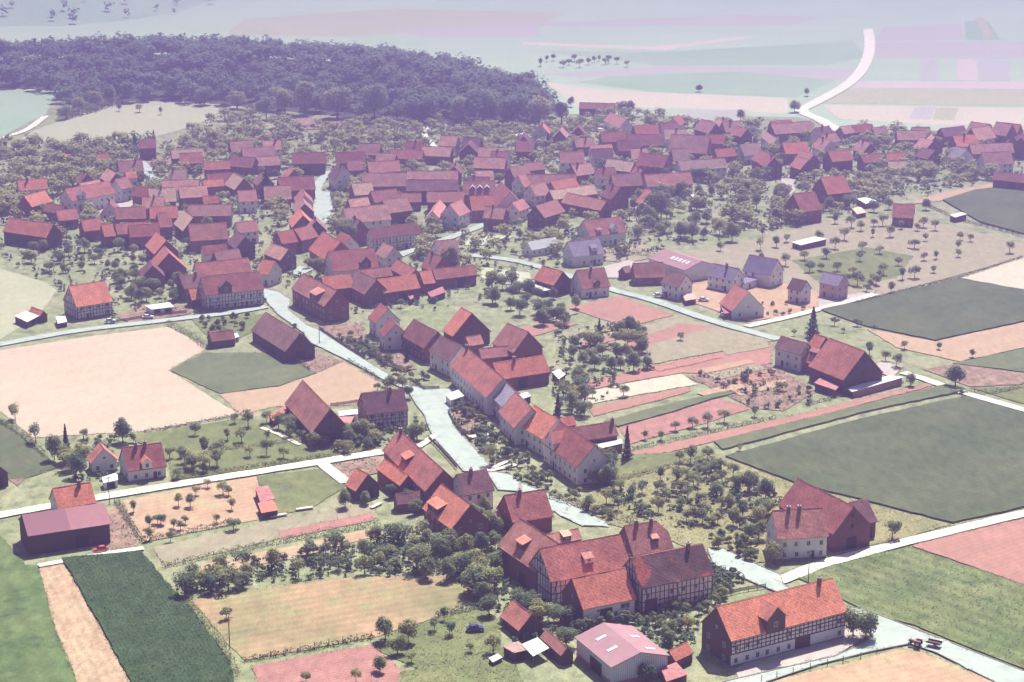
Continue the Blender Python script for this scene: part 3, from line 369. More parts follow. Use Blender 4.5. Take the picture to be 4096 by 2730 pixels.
FIELDS=[
('meadow', 'mintfield', 0.0, None, [(-868.1, 1946.4), (887.75, 1946.4), (669.45, 1454.88), (257.5, 1442.63), (7.29, 1430.57), (-183.25, 1467.34), (-633.85, 1407.03)]),
('meadow', 'mintfield', 0.0, None, [(-671.14, 1492.88), (686.33, 1492.88), (498.01, 1068.86), (183.75, 1068.86), (161.51, 1111.44), (30.37, 1123.35), (16.61, 1198.53), (-543.3, 1198.53)]),
('far_field', 'palegreen', 0.0, None, [(-209.84, 1574.94), (-98.47, 1650.28), (43.18, 1619.32), (24.58, 1546.63), (-119.68, 1467.34), (-210.42, 1480.01)]),
('far_field', 'lavfield', 0.0, None, [(-90.12, 1505.98), (24.71, 1555.02), (181.39, 1604.26), (248.45, 1589.47), (206.02, 1527.4), (39.26, 1467.34), (-55.64, 1454.88)]),
('far_field', 'mintfield', 0.0, None, [(21.05, 1532.85), (270.66, 1538.33), (252.33, 1430.57), (19.76, 1435.37)]),
('far_field', 'creamfield', 0.0, None, [(7.32, 1437.78), (99.06, 1411.68), (166.4, 1467.34), (171.91, 1459.84), (103.86, 1393.26), (7.25, 1423.43)]),
('far_field', 'mintdark', 0.0, None, [(19.14, 1388.73), (103.22, 1384.23), (245.0, 1442.63), (240.68, 1362.12), (207.66, 1319.9), (92.85, 1319.9)]),
('far_field', 'lavfield', 0.0, None, [(17.7, 1280.12), (68.86, 1299.72), (110.07, 1319.9), (221.58, 1299.72), (213.72, 1251.77), (143.41, 1257.34), (73.23, 1276.27), (42.17, 1261.08)]),
('far_field', 'mintdark', 0.0, None, [(61.75, 1268.63), (146.97, 1289.85), (202.81, 1251.77), (168.69, 1181.74), (84.99, 1203.66), (41.58, 1242.58)]),
('far_field', 'creamfield', 0.0, None, [(19.96, 1246.24), (59.04, 1210.56), (163.31, 1180.09), (156.28, 1123.35), (105.77, 1141.67), (38.54, 1147.91)]),
('far_field', 'lavfield', 0.0, None, [(95.16, 1133.97), (135.39, 1138.58), (125.06, 1089.75), (99.4, 1096.89)]),
('far_field', 'mintfield', 0.0, None, [(291.43, 1619.32), (435.72, 1650.28), (405.67, 1532.85), (275.87, 1511.28)]),
('far_field', 'lavfield', 0.0, None, [(282.02, 1527.4), (345.65, 1546.63), (326.33, 1449.96), (260.63, 1442.63)]),
('far_field', 'mintdark', 0.0, None, [(350.37, 1560.66), (370.23, 1566.34), (353.04, 1449.96), (327.9, 1449.96)]),
('far_field', 'palegreen', 0.0, None, [(365.21, 1589.47), (372.08, 1589.47), (350.61, 1459.84), (342.21, 1454.88)]),
('far_field', 'lavfield', 0.0, None, [(259.37, 1435.37), (381.96, 1440.2), (359.77, 1353.47), (245.09, 1353.47)]),
('far_field', 'mintfield', 0.0, None, [(263.69, 1349.19), (274.24, 1349.19), (255.55, 1253.62), (245.71, 1253.62)]),
('far_field', 'lavdark', 0.0, None, [(274.83, 1349.19), (287.14, 1349.19), (266.81, 1249.92), (255.37, 1249.92)]),
('far_field', 'mintfield', 0.0, None, [(287.73, 1349.19), (298.87, 1349.19), (278.25, 1249.92), (267.35, 1249.92)]),
('far_field', 'rosefield', 0.0, None, [(299.45, 1349.19), (312.94, 1349.19), (291.87, 1249.92), (278.79, 1249.92)]),
('far_field', 'lavdark', 0.0, None, [(313.16, 1344.93), (333.19, 1340.69), (312.02, 1249.92), (292.41, 1249.92)]),
('far_field', 'rosefield', 0.0, None, [(216.89, 1246.24), (332.33, 1246.24), (324.09, 1214.04), (207.36, 1221.06)]),
('far_field', 'palegreen', 0.0, None, [(205.46, 1217.54), (328.48, 1210.56), (312.19, 1147.91), (181.02, 1160.58)]),
('far_field', 'creamfield', 0.0, None, [(180.07, 1154.21), (310.56, 1141.67), (295.23, 1082.7), (234.08, 1085.51), (182.27, 1104.12)]),
('far_field', 'lavdark', 0.0, None, [(232.05, 1146.34), (244.08, 1146.34), (232.77, 1102.67), (220.28, 1105.58)]),
('far_field', 'palegreen', 0.0, None, [(243.77, 1144.78), (255.95, 1143.22), (245.69, 1099.77), (233.26, 1102.67)]),
('far_field', 'mintdark', 0.0, None, [(-554.62, 1224.6), (-312.07, 1215.79), (-274.93, 1203.66), (-263.5, 1123.35), (-269.99, 1044.77), (-469.8, 1029.28)]),
('far_field', 'palegreen', 0.0, None, [(-260.03, 1039.56), (-254.95, 1079.91), (-230.9, 1165.4), (-198.31, 1168.63), (-163.16, 1154.21), (-153.97, 1141.67), (-168.27, 1102.67), (-186.41, 1052.69), (-239.03, 1029.28)]),
('field', 'palegreen', 0.0, None, [(-253.52, 768.51), (-198.81, 755.52), (-177.24, 734.77), (-169.4, 721.52), (-167.73, 689.06), (-173.77, 653.75), (-210.33, 628.64)]),
('meadow', 'grass', 0.1, None, [(-191.85, 568.82), (-152.67, 567.98), (-130.47, 532.46), (-126.38, 522.22), (-132.54, 515.13), (-172.09, 504.81)]),
('stubble_field', 'stubble', 0, None, [(-207.26, 618.7), (-170.63, 640.97), (-145.01, 657.57), (-119.66, 670.41), (-101.47, 644.12), (-110.52, 617.72), (-81.79, 571.77), (-107.66, 555.67), (-138.81, 550.09), (-154.44, 575.18), (-195.82, 581.67)]),
('field', 'greycrop', 0.12, None, [(-109.88, 617.23), (-102.0, 637.85), (-77.46, 637.85), (-62.59, 614.8), (-73.28, 600.59), (-90.56, 592.34)]),
('stubble_field', 'stubble2', 0.0, None, [(-90.49, 591.89), (-73.22, 600.12), (-62.55, 614.32), (-54.98, 627.63), (-41.83, 604.32), (-42.98, 580.8), (-70.96, 579.93), (-81.48, 571.35)]),
('garden_plot', 'gardenpink', 0.0, None, [(-77.46, 637.85), (-69.16, 641.49), (-55.06, 628.64), (-62.64, 615.29)]),
('meadow', 'grass2', 0.1, None, [(-111.31, 551.28), (-80.0, 567.98), (-67.73, 562.58), (-38.07, 551.28), (-37.63, 538.47), (-92.43, 513.03), (-96.21, 528.76)]),
('meadow', 'grass2', 0.05, None, [(-112.86, 680.2), (-87.72, 687.87), (-88.12, 665.89), (-98.56, 644.12)]),
('garden_plot', 'peach', 0.0, None, [(-102.88, 497.48), (-82.07, 510.95), (-69.79, 516.53), (-63.15, 485.25), (-92.13, 467.91), (-98.0, 482.13)]),
('meadow', 'grass2', 0.05, None, [(-69.79, 516.53), (-52.29, 522.94), (-44.79, 508.89), (-51.53, 493.23), (-63.15, 485.25)]),
('meadow', 'palegreen2', 0.0, None, [(-89.39, 464.69), (-77.55, 472.36), (-60.16, 483.69), (-36.85, 495.51), (-34.69, 485.25), (-52.51, 474.47), (-84.28, 452.2)]),
('ploughed_field', 'plough', 0.0, None, [(-59.23, 475.38), (-36.93, 488.42), (-35.25, 483.37), (-57.53, 469.98)]),
('garden_plot', 'peach', 0.0, None, [(-75.71, 452.76), (-61.94, 461.22), (-33.81, 478.42), (-32.62, 473.57), (-50.91, 458.37), (-73.76, 446.72)]),
('meadow', 'hay', 0, 'hay', [(-74.67, 430.98), (-57.23, 439.25), (-39.18, 445.1), (-12.14, 445.91), (-7.54, 431.48), (-17.48, 421.02), (-30.65, 410.53), (-57.93, 398.27), (-60.66, 403.19), (-68.86, 420.29)]),
('meadow', 'grass2', 0, 'grass', [(-17.45, 420.29), (-7.72, 430.21), (-2.61, 419.08), (-2.54, 405.0), (-20.21, 393.9), (-30.28, 405.0), (-28.73, 410.76)]),
('ploughed_field', 'plough', 0, None, [(-56.09, 395.64), (-45.14, 400.49), (-30.88, 406.83), (-23.42, 392.82), (-24.63, 381.27), (-49.55, 373.23)]),
('meadow', 'grass2', 0, 'grass', [(-23.42, 392.82), (-1.58, 405.0), (2.17, 389.61), (5.65, 373.23), (-24.62, 373.23)]),
('crop_field', 'darkcrop', 0.4, 'crop', [(-110.05, 456.67), (-104.33, 458.37), (-91.48, 461.22), (-82.44, 442.42), (-75.16, 428.95), (-61.13, 398.27), (-54.38, 369.33), (-74.67, 369.33), (-80.73, 387.91), (-92.87, 416.67)]),
('stubble_field', 'stubblerow', 0.0, None, [(-114.83, 451.92), (-110.03, 456.11), (-92.97, 416.67), (-80.82, 387.91), (-73.79, 369.33), (-84.82, 369.33), (-91.96, 387.91), (-102.35, 414.29), (-107.18, 428.95)]),
('crop_field', 'greenrow', 0.15, 'grass', [(-153.9, 482.13), (-129.14, 472.36), (-117.97, 452.76), (-114.93, 451.92), (-107.28, 428.95), (-102.45, 414.29), (-92.06, 387.91), (-84.91, 369.33), (-121.43, 369.33)]),
('farm_yard', 'gardenpink', 0.0, None, [(-105.12, 490.01), (-102.35, 496.49), (-92.53, 464.11), (-99.28, 462.66)]),
('farm_yard', 'gardenpink', 0.0, None, [(-143.2, 529.5), (-136.58, 532.46), (-128.03, 520.43), (-132.54, 515.13), (-133.43, 508.89), (-140.53, 518.65)]),
('meadow', 'yellowgreen', 0, 'grass', [(26.99, 512.34), (57.06, 536.2), (59.76, 532.46), (76.82, 509.58), (94.27, 494.86), (112.3, 479.96), (95.12, 468.2), (64.12, 455.55), (55.31, 452.76), (35.55, 472.96), (12.84, 488.42)]),
('crop_field', 'greycrop2', 0.35, None, [(60.17, 532.83), (105.56, 567.98), (133.92, 585.63), (140.21, 588.75), (153.7, 572.19), (177.76, 544.61), (167.94, 511.65), (134.03, 492.26), (113.05, 480.89), (94.49, 496.16), (77.19, 510.61)]),
('ploughed_field', 'rosestrip', 0.0, None, [(33.72, 536.96), (78.1, 566.31), (130.79, 603.38), (136.74, 604.32), (94.52, 572.19), (58.03, 546.17), (33.9, 529.5)]),
('crop_field', 'greycrop', 0.4, None, [(57.95, 545.39), (94.39, 571.35), (136.16, 601.51), (140.04, 594.16), (106.57, 573.9), (59.76, 538.47)]),
('ploughed_field', 'plough', 0.0, None, [(31.28, 559.31), (46.09, 570.92), (63.5, 587.41), (72.64, 577.33), (54.29, 560.53), (33.61, 543.84)]),
('crop_field', 'greycrop', 0.3, None, [(27.52, 563.82), (42.61, 577.33), (65.34, 593.7), (69.3, 592.8), (63.45, 588.3), (46.15, 571.77), (31.18, 559.72)]),
('ploughed_field', 'rosestrip', 0.0, None, [(23.02, 578.19), (39.42, 589.64), (54.49, 599.66), (56.0, 595.07), (40.25, 581.67), (24.14, 569.66)]),
('stubble_field', 'creamfield', 0.0, None, [(20.72, 592.8), (36.14, 603.38), (54.28, 613.84), (58.24, 601.98), (39.53, 591.44), (22.32, 580.8)]),
('ploughed_field', 'rosestrip', 0.0, None, [(21.03, 602.45), (45.68, 622.64), (87.26, 650.51), (84.94, 626.13), (64.5, 612.87), (54.92, 614.8), (36.2, 604.32), (21.03, 594.16)]),
('garden_plot', 'gardenpink', 0.0, None, [(55.21, 610.0), (73.7, 620.66), (84.05, 624.63), (95.27, 595.07), (81.85, 575.18), (72.91, 577.33), (60.7, 601.98)]),
('ploughed_field', 'rosestrip', 0.0, None, [(19.51, 696.92), (39.92, 712.5), (57.38, 686.08), (39.2, 669.84)]),
('ploughed_field', 'rosestrip', 0.0, None, [(-0.98, 665.89), (15.82, 678.45), (23.34, 674.41), (6.46, 657.57)]),
('field', 'palegreen2', 0.0, None, [(39.59, 665.89), (59.0, 683.13), (89.0, 652.67), (76.27, 644.12), (45.81, 624.63), (29.65, 644.12)]),
('ploughed_field', 'rosestrip', 0.0, None, [(38.68, 649.44), (58.3, 674.41), (70.07, 670.41), (56.95, 657.57), (41.24, 643.07)]),
('meadow', 'grass2', 0.0, None, [(27.2, 529.5), (34.84, 535.07), (57.25, 538.09), (56.99, 535.45), (27.63, 513.38)]),
('garden_plot', 'peach', 0.0, None, [(63.58, 740.2), (86.05, 733.43), (108.34, 740.2), (119.76, 707.45), (100.94, 686.08), (82.95, 677.29), (66.76, 701.22)]),
('orchard_ground', 'palegreen2', 0.0, None, [(63.84, 775.91), (93.22, 798.91), (135.08, 840.24), (174.11, 849.0), (209.49, 798.91), (231.38, 783.44), (203.46, 774.42), (142.54, 718.92), (123.5, 701.22), (108.13, 726.77), (87.16, 743.63), (71.76, 757.66)]),
('orchard_ground', 'grass2', 0.0, None, [(110.49, 768.51), (143.53, 791.1), (160.0, 775.91), (146.47, 740.2), (127.69, 726.77), (114.48, 736.8)]),
('crop_field', 'greycrop2', 0.3, None, [(110.41, 692.67), (142.3, 717.63), (169.24, 738.16), (190.45, 721.52), (210.35, 707.45), (206.09, 692.06), (179.56, 677.29), (143.57, 652.67), (122.99, 670.41)]),
('field', 'creamfield', 0.0, None, [(170.51, 740.2), (203.46, 774.42), (235.67, 798.91), (210.35, 707.45), (190.61, 722.17)]),
('stubble_field', 'stubble2', 0.0, None, [(122.6, 668.14), (143.35, 651.59), (179.28, 676.14), (205.26, 689.06), (195.78, 654.84), (171.4, 644.12), (146.29, 627.63), (128.72, 644.12)]),
('crop_field', 'greycrop', 0.2, None, [(143.52, 624.63), (171.01, 642.54), (195.78, 654.84), (183.11, 609.04), (164.19, 614.8), (157.71, 618.7)]),
('garden_plot', 'gardenpink', 0.0, None, [(132.44, 618.7), (143.52, 624.63), (164.19, 614.8), (161.03, 601.98), (143.69, 599.66)]),
('meadow', 'grass2', 0.0, None, [(143.38, 598.28), (160.69, 600.59), (181.8, 604.32), (171.97, 568.82), (156.03, 581.67)]),
('crop_field', 'greycrop2', 0.5, None, [(193.58, 883.88), (213.04, 905.34), (239.67, 921.57), (297.55, 946.98), (253.47, 798.91), (213.44, 814.98), (200.04, 838.51)]),
('field', 'stubble2', 0.0, None, [(174.18, 874.44), (195.99, 900.37), (217.77, 917.46), (242.24, 932.0), (239.93, 922.6), (213.26, 906.33), (192.41, 882.93)]),
('crop_field', 'greenrow2', 0.1, 'grass', [(67.25, 445.64), (76.32, 451.92), (98.59, 464.69), (121.18, 440.04), (140.38, 419.08), (126.74, 373.23), (109.83, 393.9), (90.61, 416.67), (81.14, 424.46), (74.01, 436.63)]),
('ploughed_field', 'rosestrip', 0.0, None, [(99.13, 465.27), (132.16, 484.63), (165.91, 504.81), (141.11, 421.51), (121.31, 440.57)]),
('stubble_field', 'peach', 0, 'hay', [(46.58, 381.27), (57.59, 389.18), (72.74, 397.17), (84.36, 404.09), (89.73, 402.29), (95.78, 394.98), (105.13, 383.32), (110.2, 371.27), (45.51, 371.27)]),
('meadow', 'mintlight', 0.0, None, [(-12.11, 757.66), (6.45, 748.49), (7.97, 733.43), (-2.7, 730.08), (-11.85, 740.2)]),
('meadow', 'palegreen2', 0.0, None, [(36.62, 787.25), (54.04, 798.91), (59.51, 775.91), (45.04, 764.86), (36.66, 768.51)]),
('meadow', 'mintlight', 0.0, None, [(-20.13, 810.91), (-10.25, 814.98), (0.63, 810.91), (-10.01, 794.99), (-18.88, 794.99)]),
('garden_plot', 'gardenpink', 0.0, None, [(-66.75, 670.41), (-52.04, 676.14), (-47.93, 649.44), (-56.52, 646.77)]),
('garden_plot', 'gardenpink', 0.0, None, [(-48.04, 636.3), (-39.55, 644.12), (-30.39, 618.7), (-35.87, 616.26)]),
('garden_plot', 'gardenpink', 0.0, None, [(-18.7, 579.49), (-13.42, 579.49), (-5.92, 556.47), (-12.21, 552.47), (-16.27, 562.58)]),
('garden_plot', 'gardenpink', 0.0, None, [(-49.77, 525.84), (-37.54, 533.2), (-35.53, 520.43), (-44.56, 513.38)]),
('garden_plot', 'gardenpink', 0.0, None, [(-182.5, 978.35), (-156.66, 1022.96), (-125.82, 1068.86), (-118.95, 1048.72), (-149.54, 1004.42), (-174.66, 957.96)]),
('garden_plot', 'gardenpink', 0.0, None, [(-120.56, 1108.5), (-91.07, 1104.12), (-91.2, 1075.74), (-114.09, 1068.86)]),
('garden_plot', 'gardenpink', 0.0, None, [(-139.46, 683.13), (-133.43, 701.22), (-115.62, 698.14), (-114.04, 687.87), (-133.25, 674.41)]),
('road', 'road', 0.0, None, [(-93.72, 724.79), (-86.55, 718.92), (-80.82, 707.45), (-80.31, 693.88), (-71.51, 672.69), (-66.33, 665.89), (-56.48, 646.24), (-46.3, 625.63), (-37.62, 610.0), (-35.46, 603.38), (-29.21, 598.74), (-15.82, 596.9), (-14.44, 583.86), (-19.23, 575.18), (-16.8, 558.5), (-12.05, 544.61), (-7.49, 529.5), (-4.73, 520.07), (-0.18, 517.59), (2.18, 511.65), (2.74, 504.13), (-3.68, 505.48), (-6.76, 519.36), (-13.36, 520.43), (-17.33, 533.2), (-22.16, 547.73), (-24.47, 558.5), (-26.27, 570.92), (-29.38, 581.67), (-32.3, 595.07), (-40.9, 607.14), (-55.22, 630.67), (-67.75, 649.44), (-72.06, 663.09), (-82.87, 686.08), (-89.89, 706.19)]),
('road', 'road', 0.0, None, [(2.18, 510.95), (9.7, 503.12), (17.47, 491.62), (23.34, 482.75), (24.82, 478.42), (18.17, 479.04), (12.78, 485.88), (7.27, 494.86), (1.57, 503.8)]),
('road', 'road', 0.0, None, [(48.4, 463.53), (52.18, 463.53), (59.54, 452.76), (64.26, 446.72), (64.29, 440.57), (68.35, 432.76), (81.27, 425.2), (84.61, 421.51), (109.56, 392.82), (126.74, 373.23), (115.69, 365.49), (106.52, 380.45), (92.59, 402.29), (87.75, 406.83), (78.4, 402.74), (65.99, 396.07), (53.69, 387.49), (46.36, 379.23), (44.49, 387.49), (57.27, 393.9), (70.43, 400.49), (77.74, 407.29), (80.27, 410.76), (79.82, 416.67), (70.46, 426.44), (58.1, 440.57), (48.98, 452.76)]),
('yard', 'roaddust', 0.0, None, [(47.94, 393.9), (55.55, 402.74), (76.87, 416.67), (78.81, 410.76), (70.5, 400.94), (57.33, 394.33), (48.28, 388.55)]),
('yard', 'roaddust', 0.0, None, [(-178.0, 841.98), (-171.85, 849.0), (-165.61, 856.12), (-170.08, 883.88), (-172.35, 887.71), (-177.06, 876.31), (-183.49, 874.44)]),
('yard', 'road', 0.0, None, [(-87.93, 862.45), (-90.11, 895.46), (-88.44, 905.34), (-83.0, 900.37), (-77.02, 849.0), (-79.25, 835.93), (-81.64, 831.66)]),
('yard', 'road', 0.0, None, [(-87.59, 750.58), (-82.65, 759.81), (-76.67, 754.11), (-80.93, 742.94)]),
('yard', 'roaddust', 0.0, None, [(127.62, 934.11), (134.14, 932.0), (129.91, 905.34), (124.95, 890.6), (124.3, 905.34)]),
('yard', 'roaddust', 0.0, None, [(35.33, 757.66), (45.24, 768.51), (55.05, 761.24), (43.68, 740.2), (36.22, 740.2)]),
('yard', 'roaddust', 0.0, None, [(112.55, 712.5), (122.36, 713.78), (135.28, 718.92), (124.01, 704.32), (109.81, 693.88)]),
('yard', 'roaddust', 0.0, None, [(120.87, 628.64), (126.58, 621.16), (120.85, 609.04), (115.6, 618.7)]),
('ploughed_field', 'rosestrip', 0.0, None, [(45.48, 619.68), (66.62, 634.75), (69.18, 631.68), (47.31, 615.77)]),
('garden_plot', 'palegreen2', 0.0, None, [(70.12, 640.97), (86.52, 650.51), (86.17, 644.12), (70.64, 634.75)]),
('garden_plot', 'peach', 0.0, None, [(60.85, 618.7), (77.54, 629.65), (79.21, 625.63), (62.08, 613.84)]),
('garden_plot', 'palegreen2', 0.0, None, [(62.41, 612.87), (79.8, 624.63), (81.91, 618.7), (64.54, 606.2)]),
('garden_plot', 'rosestrip', 0.0, None, [(65.04, 604.32), (83.89, 617.72), (85.82, 610.95), (67.21, 598.74)]),
('garden_plot', 'peach', 0.0, None, [(68.19, 595.07), (86.14, 608.09), (88.14, 602.45), (70.3, 589.64)]),
('garden_plot', 'palegreen2', 0.0, None, [(16.92, 660.32), (38.63, 676.14), (39.77, 669.27), (19.72, 653.75)]),
('garden_plot', 'rosestrip', 0.0, None, [(22.53, 649.44), (36.24, 659.22), (37.5, 654.84), (24.55, 644.12)]),
('garden_plot', 'palegreen2', 0.0, None, [(9.89, 692.06), (19.39, 698.14), (23.77, 687.87), (12.76, 678.45)]),
('garden_plot', 'peach', 0.0, None, [(57.15, 592.8), (71.81, 603.38), (72.93, 598.74), (59.48, 588.75)]),
]
ROADS=[
('road', 'road', 4.6, [(-208.02, 621.16), (-184.57, 638.88), (-172.32, 647.84), (-149.48, 664.77), (-121.76, 678.45), (-101.65, 687.87), (-88.55, 697.53)]),
('track', 'track', 4.4, [(-161.33, 469.98), (-132.62, 486.52), (-108.3, 500.45), (-70.19, 519.72), (-53.03, 528.39), (-36.55, 536.96)]),
('path', 'track', 3.6, [(-53.17, 527.29), (-49.21, 519.36), (-44.84, 510.95)]),
('road', 'road', 4.6, [(-49.96, 767.05), (-41.35, 783.44), (-31.43, 798.91), (-21.18, 816.62), (-10.86, 835.07)]),
('road', 'road', 4.6, [(-22.34, 778.9), (0.6, 768.51), (18.98, 747.09), (37.8, 721.52), (51.33, 706.19), (70.74, 677.29), (90.62, 653.75)]),
('path', 'track', 3.6, [(81.41, 670.41), (100.86, 685.49), (117.01, 699.98), (134.12, 715.06)]),
('track', 'track', 4.0, [(63.5, 442.42), (70.62, 448.9), (76.62, 453.87), (99.48, 468.2), (132.93, 487.78), (166.72, 507.52)]),
('track', 'track', 3.6, [(125.39, 614.8), (130.35, 608.09), (138.61, 595.07), (154.54, 575.61), (178.92, 548.51)]),
('road', 'track', 7.5, [(175.11, 1066.13), (170.95, 1101.22), (164.92, 1132.44), (176.45, 1160.58), (203.93, 1224.6), (225.01, 1289.85), (244.34, 1373.09), (256.88, 1442.63), (267.37, 1511.28)]),
('road', 'road', 4.5, [(-87.96, 952.44), (-90.32, 925.71), (-89.51, 895.46), (-83.56, 867.02), (-77.95, 835.93)]),
('path', 'track', 4, [(-287.11, 1022.96), (-269.99, 1044.77), (-261.84, 1068.86), (-261.49, 1114.39)]),
('path', 'road', 4.5, [(-185.92, 982.99), (-178.81, 963.54), (-172.87, 941.58), (-166.02, 925.71)]),
('path', 'track', 3.5, [(-45.75, 1089.75), (-46.69, 1055.35), (-39.47, 1016.71), (-32.31, 1001.99)]),
('path', 'track', 3, [(0.81, 1048.72), (17.45, 1082.7), (36.35, 1079.91), (52.42, 1068.86)]),
('track', 'track', 2.2, [(-114.83, 451.92), (-104.21, 457.8), (-91.35, 463.53)]),
('path', 'track', 1.6, [(-60.56, 542.68), (-67.88, 552.47), (-73.66, 558.5)]),
('path', 'track', 1.4, [(-11.46, 515.13), (-3.21, 525.84), (-1.4, 528.76)]),
('path', 'track', 2.2, [(-22.29, 551.28), (-26.86, 540.76)]),
('path', 'track', 2.2, [(-13.4, 549.3), (-5.26, 553.26)]),
('path', 'track', 2.0, [(-6.17, 520.43), (1.03, 525.84)]),
]
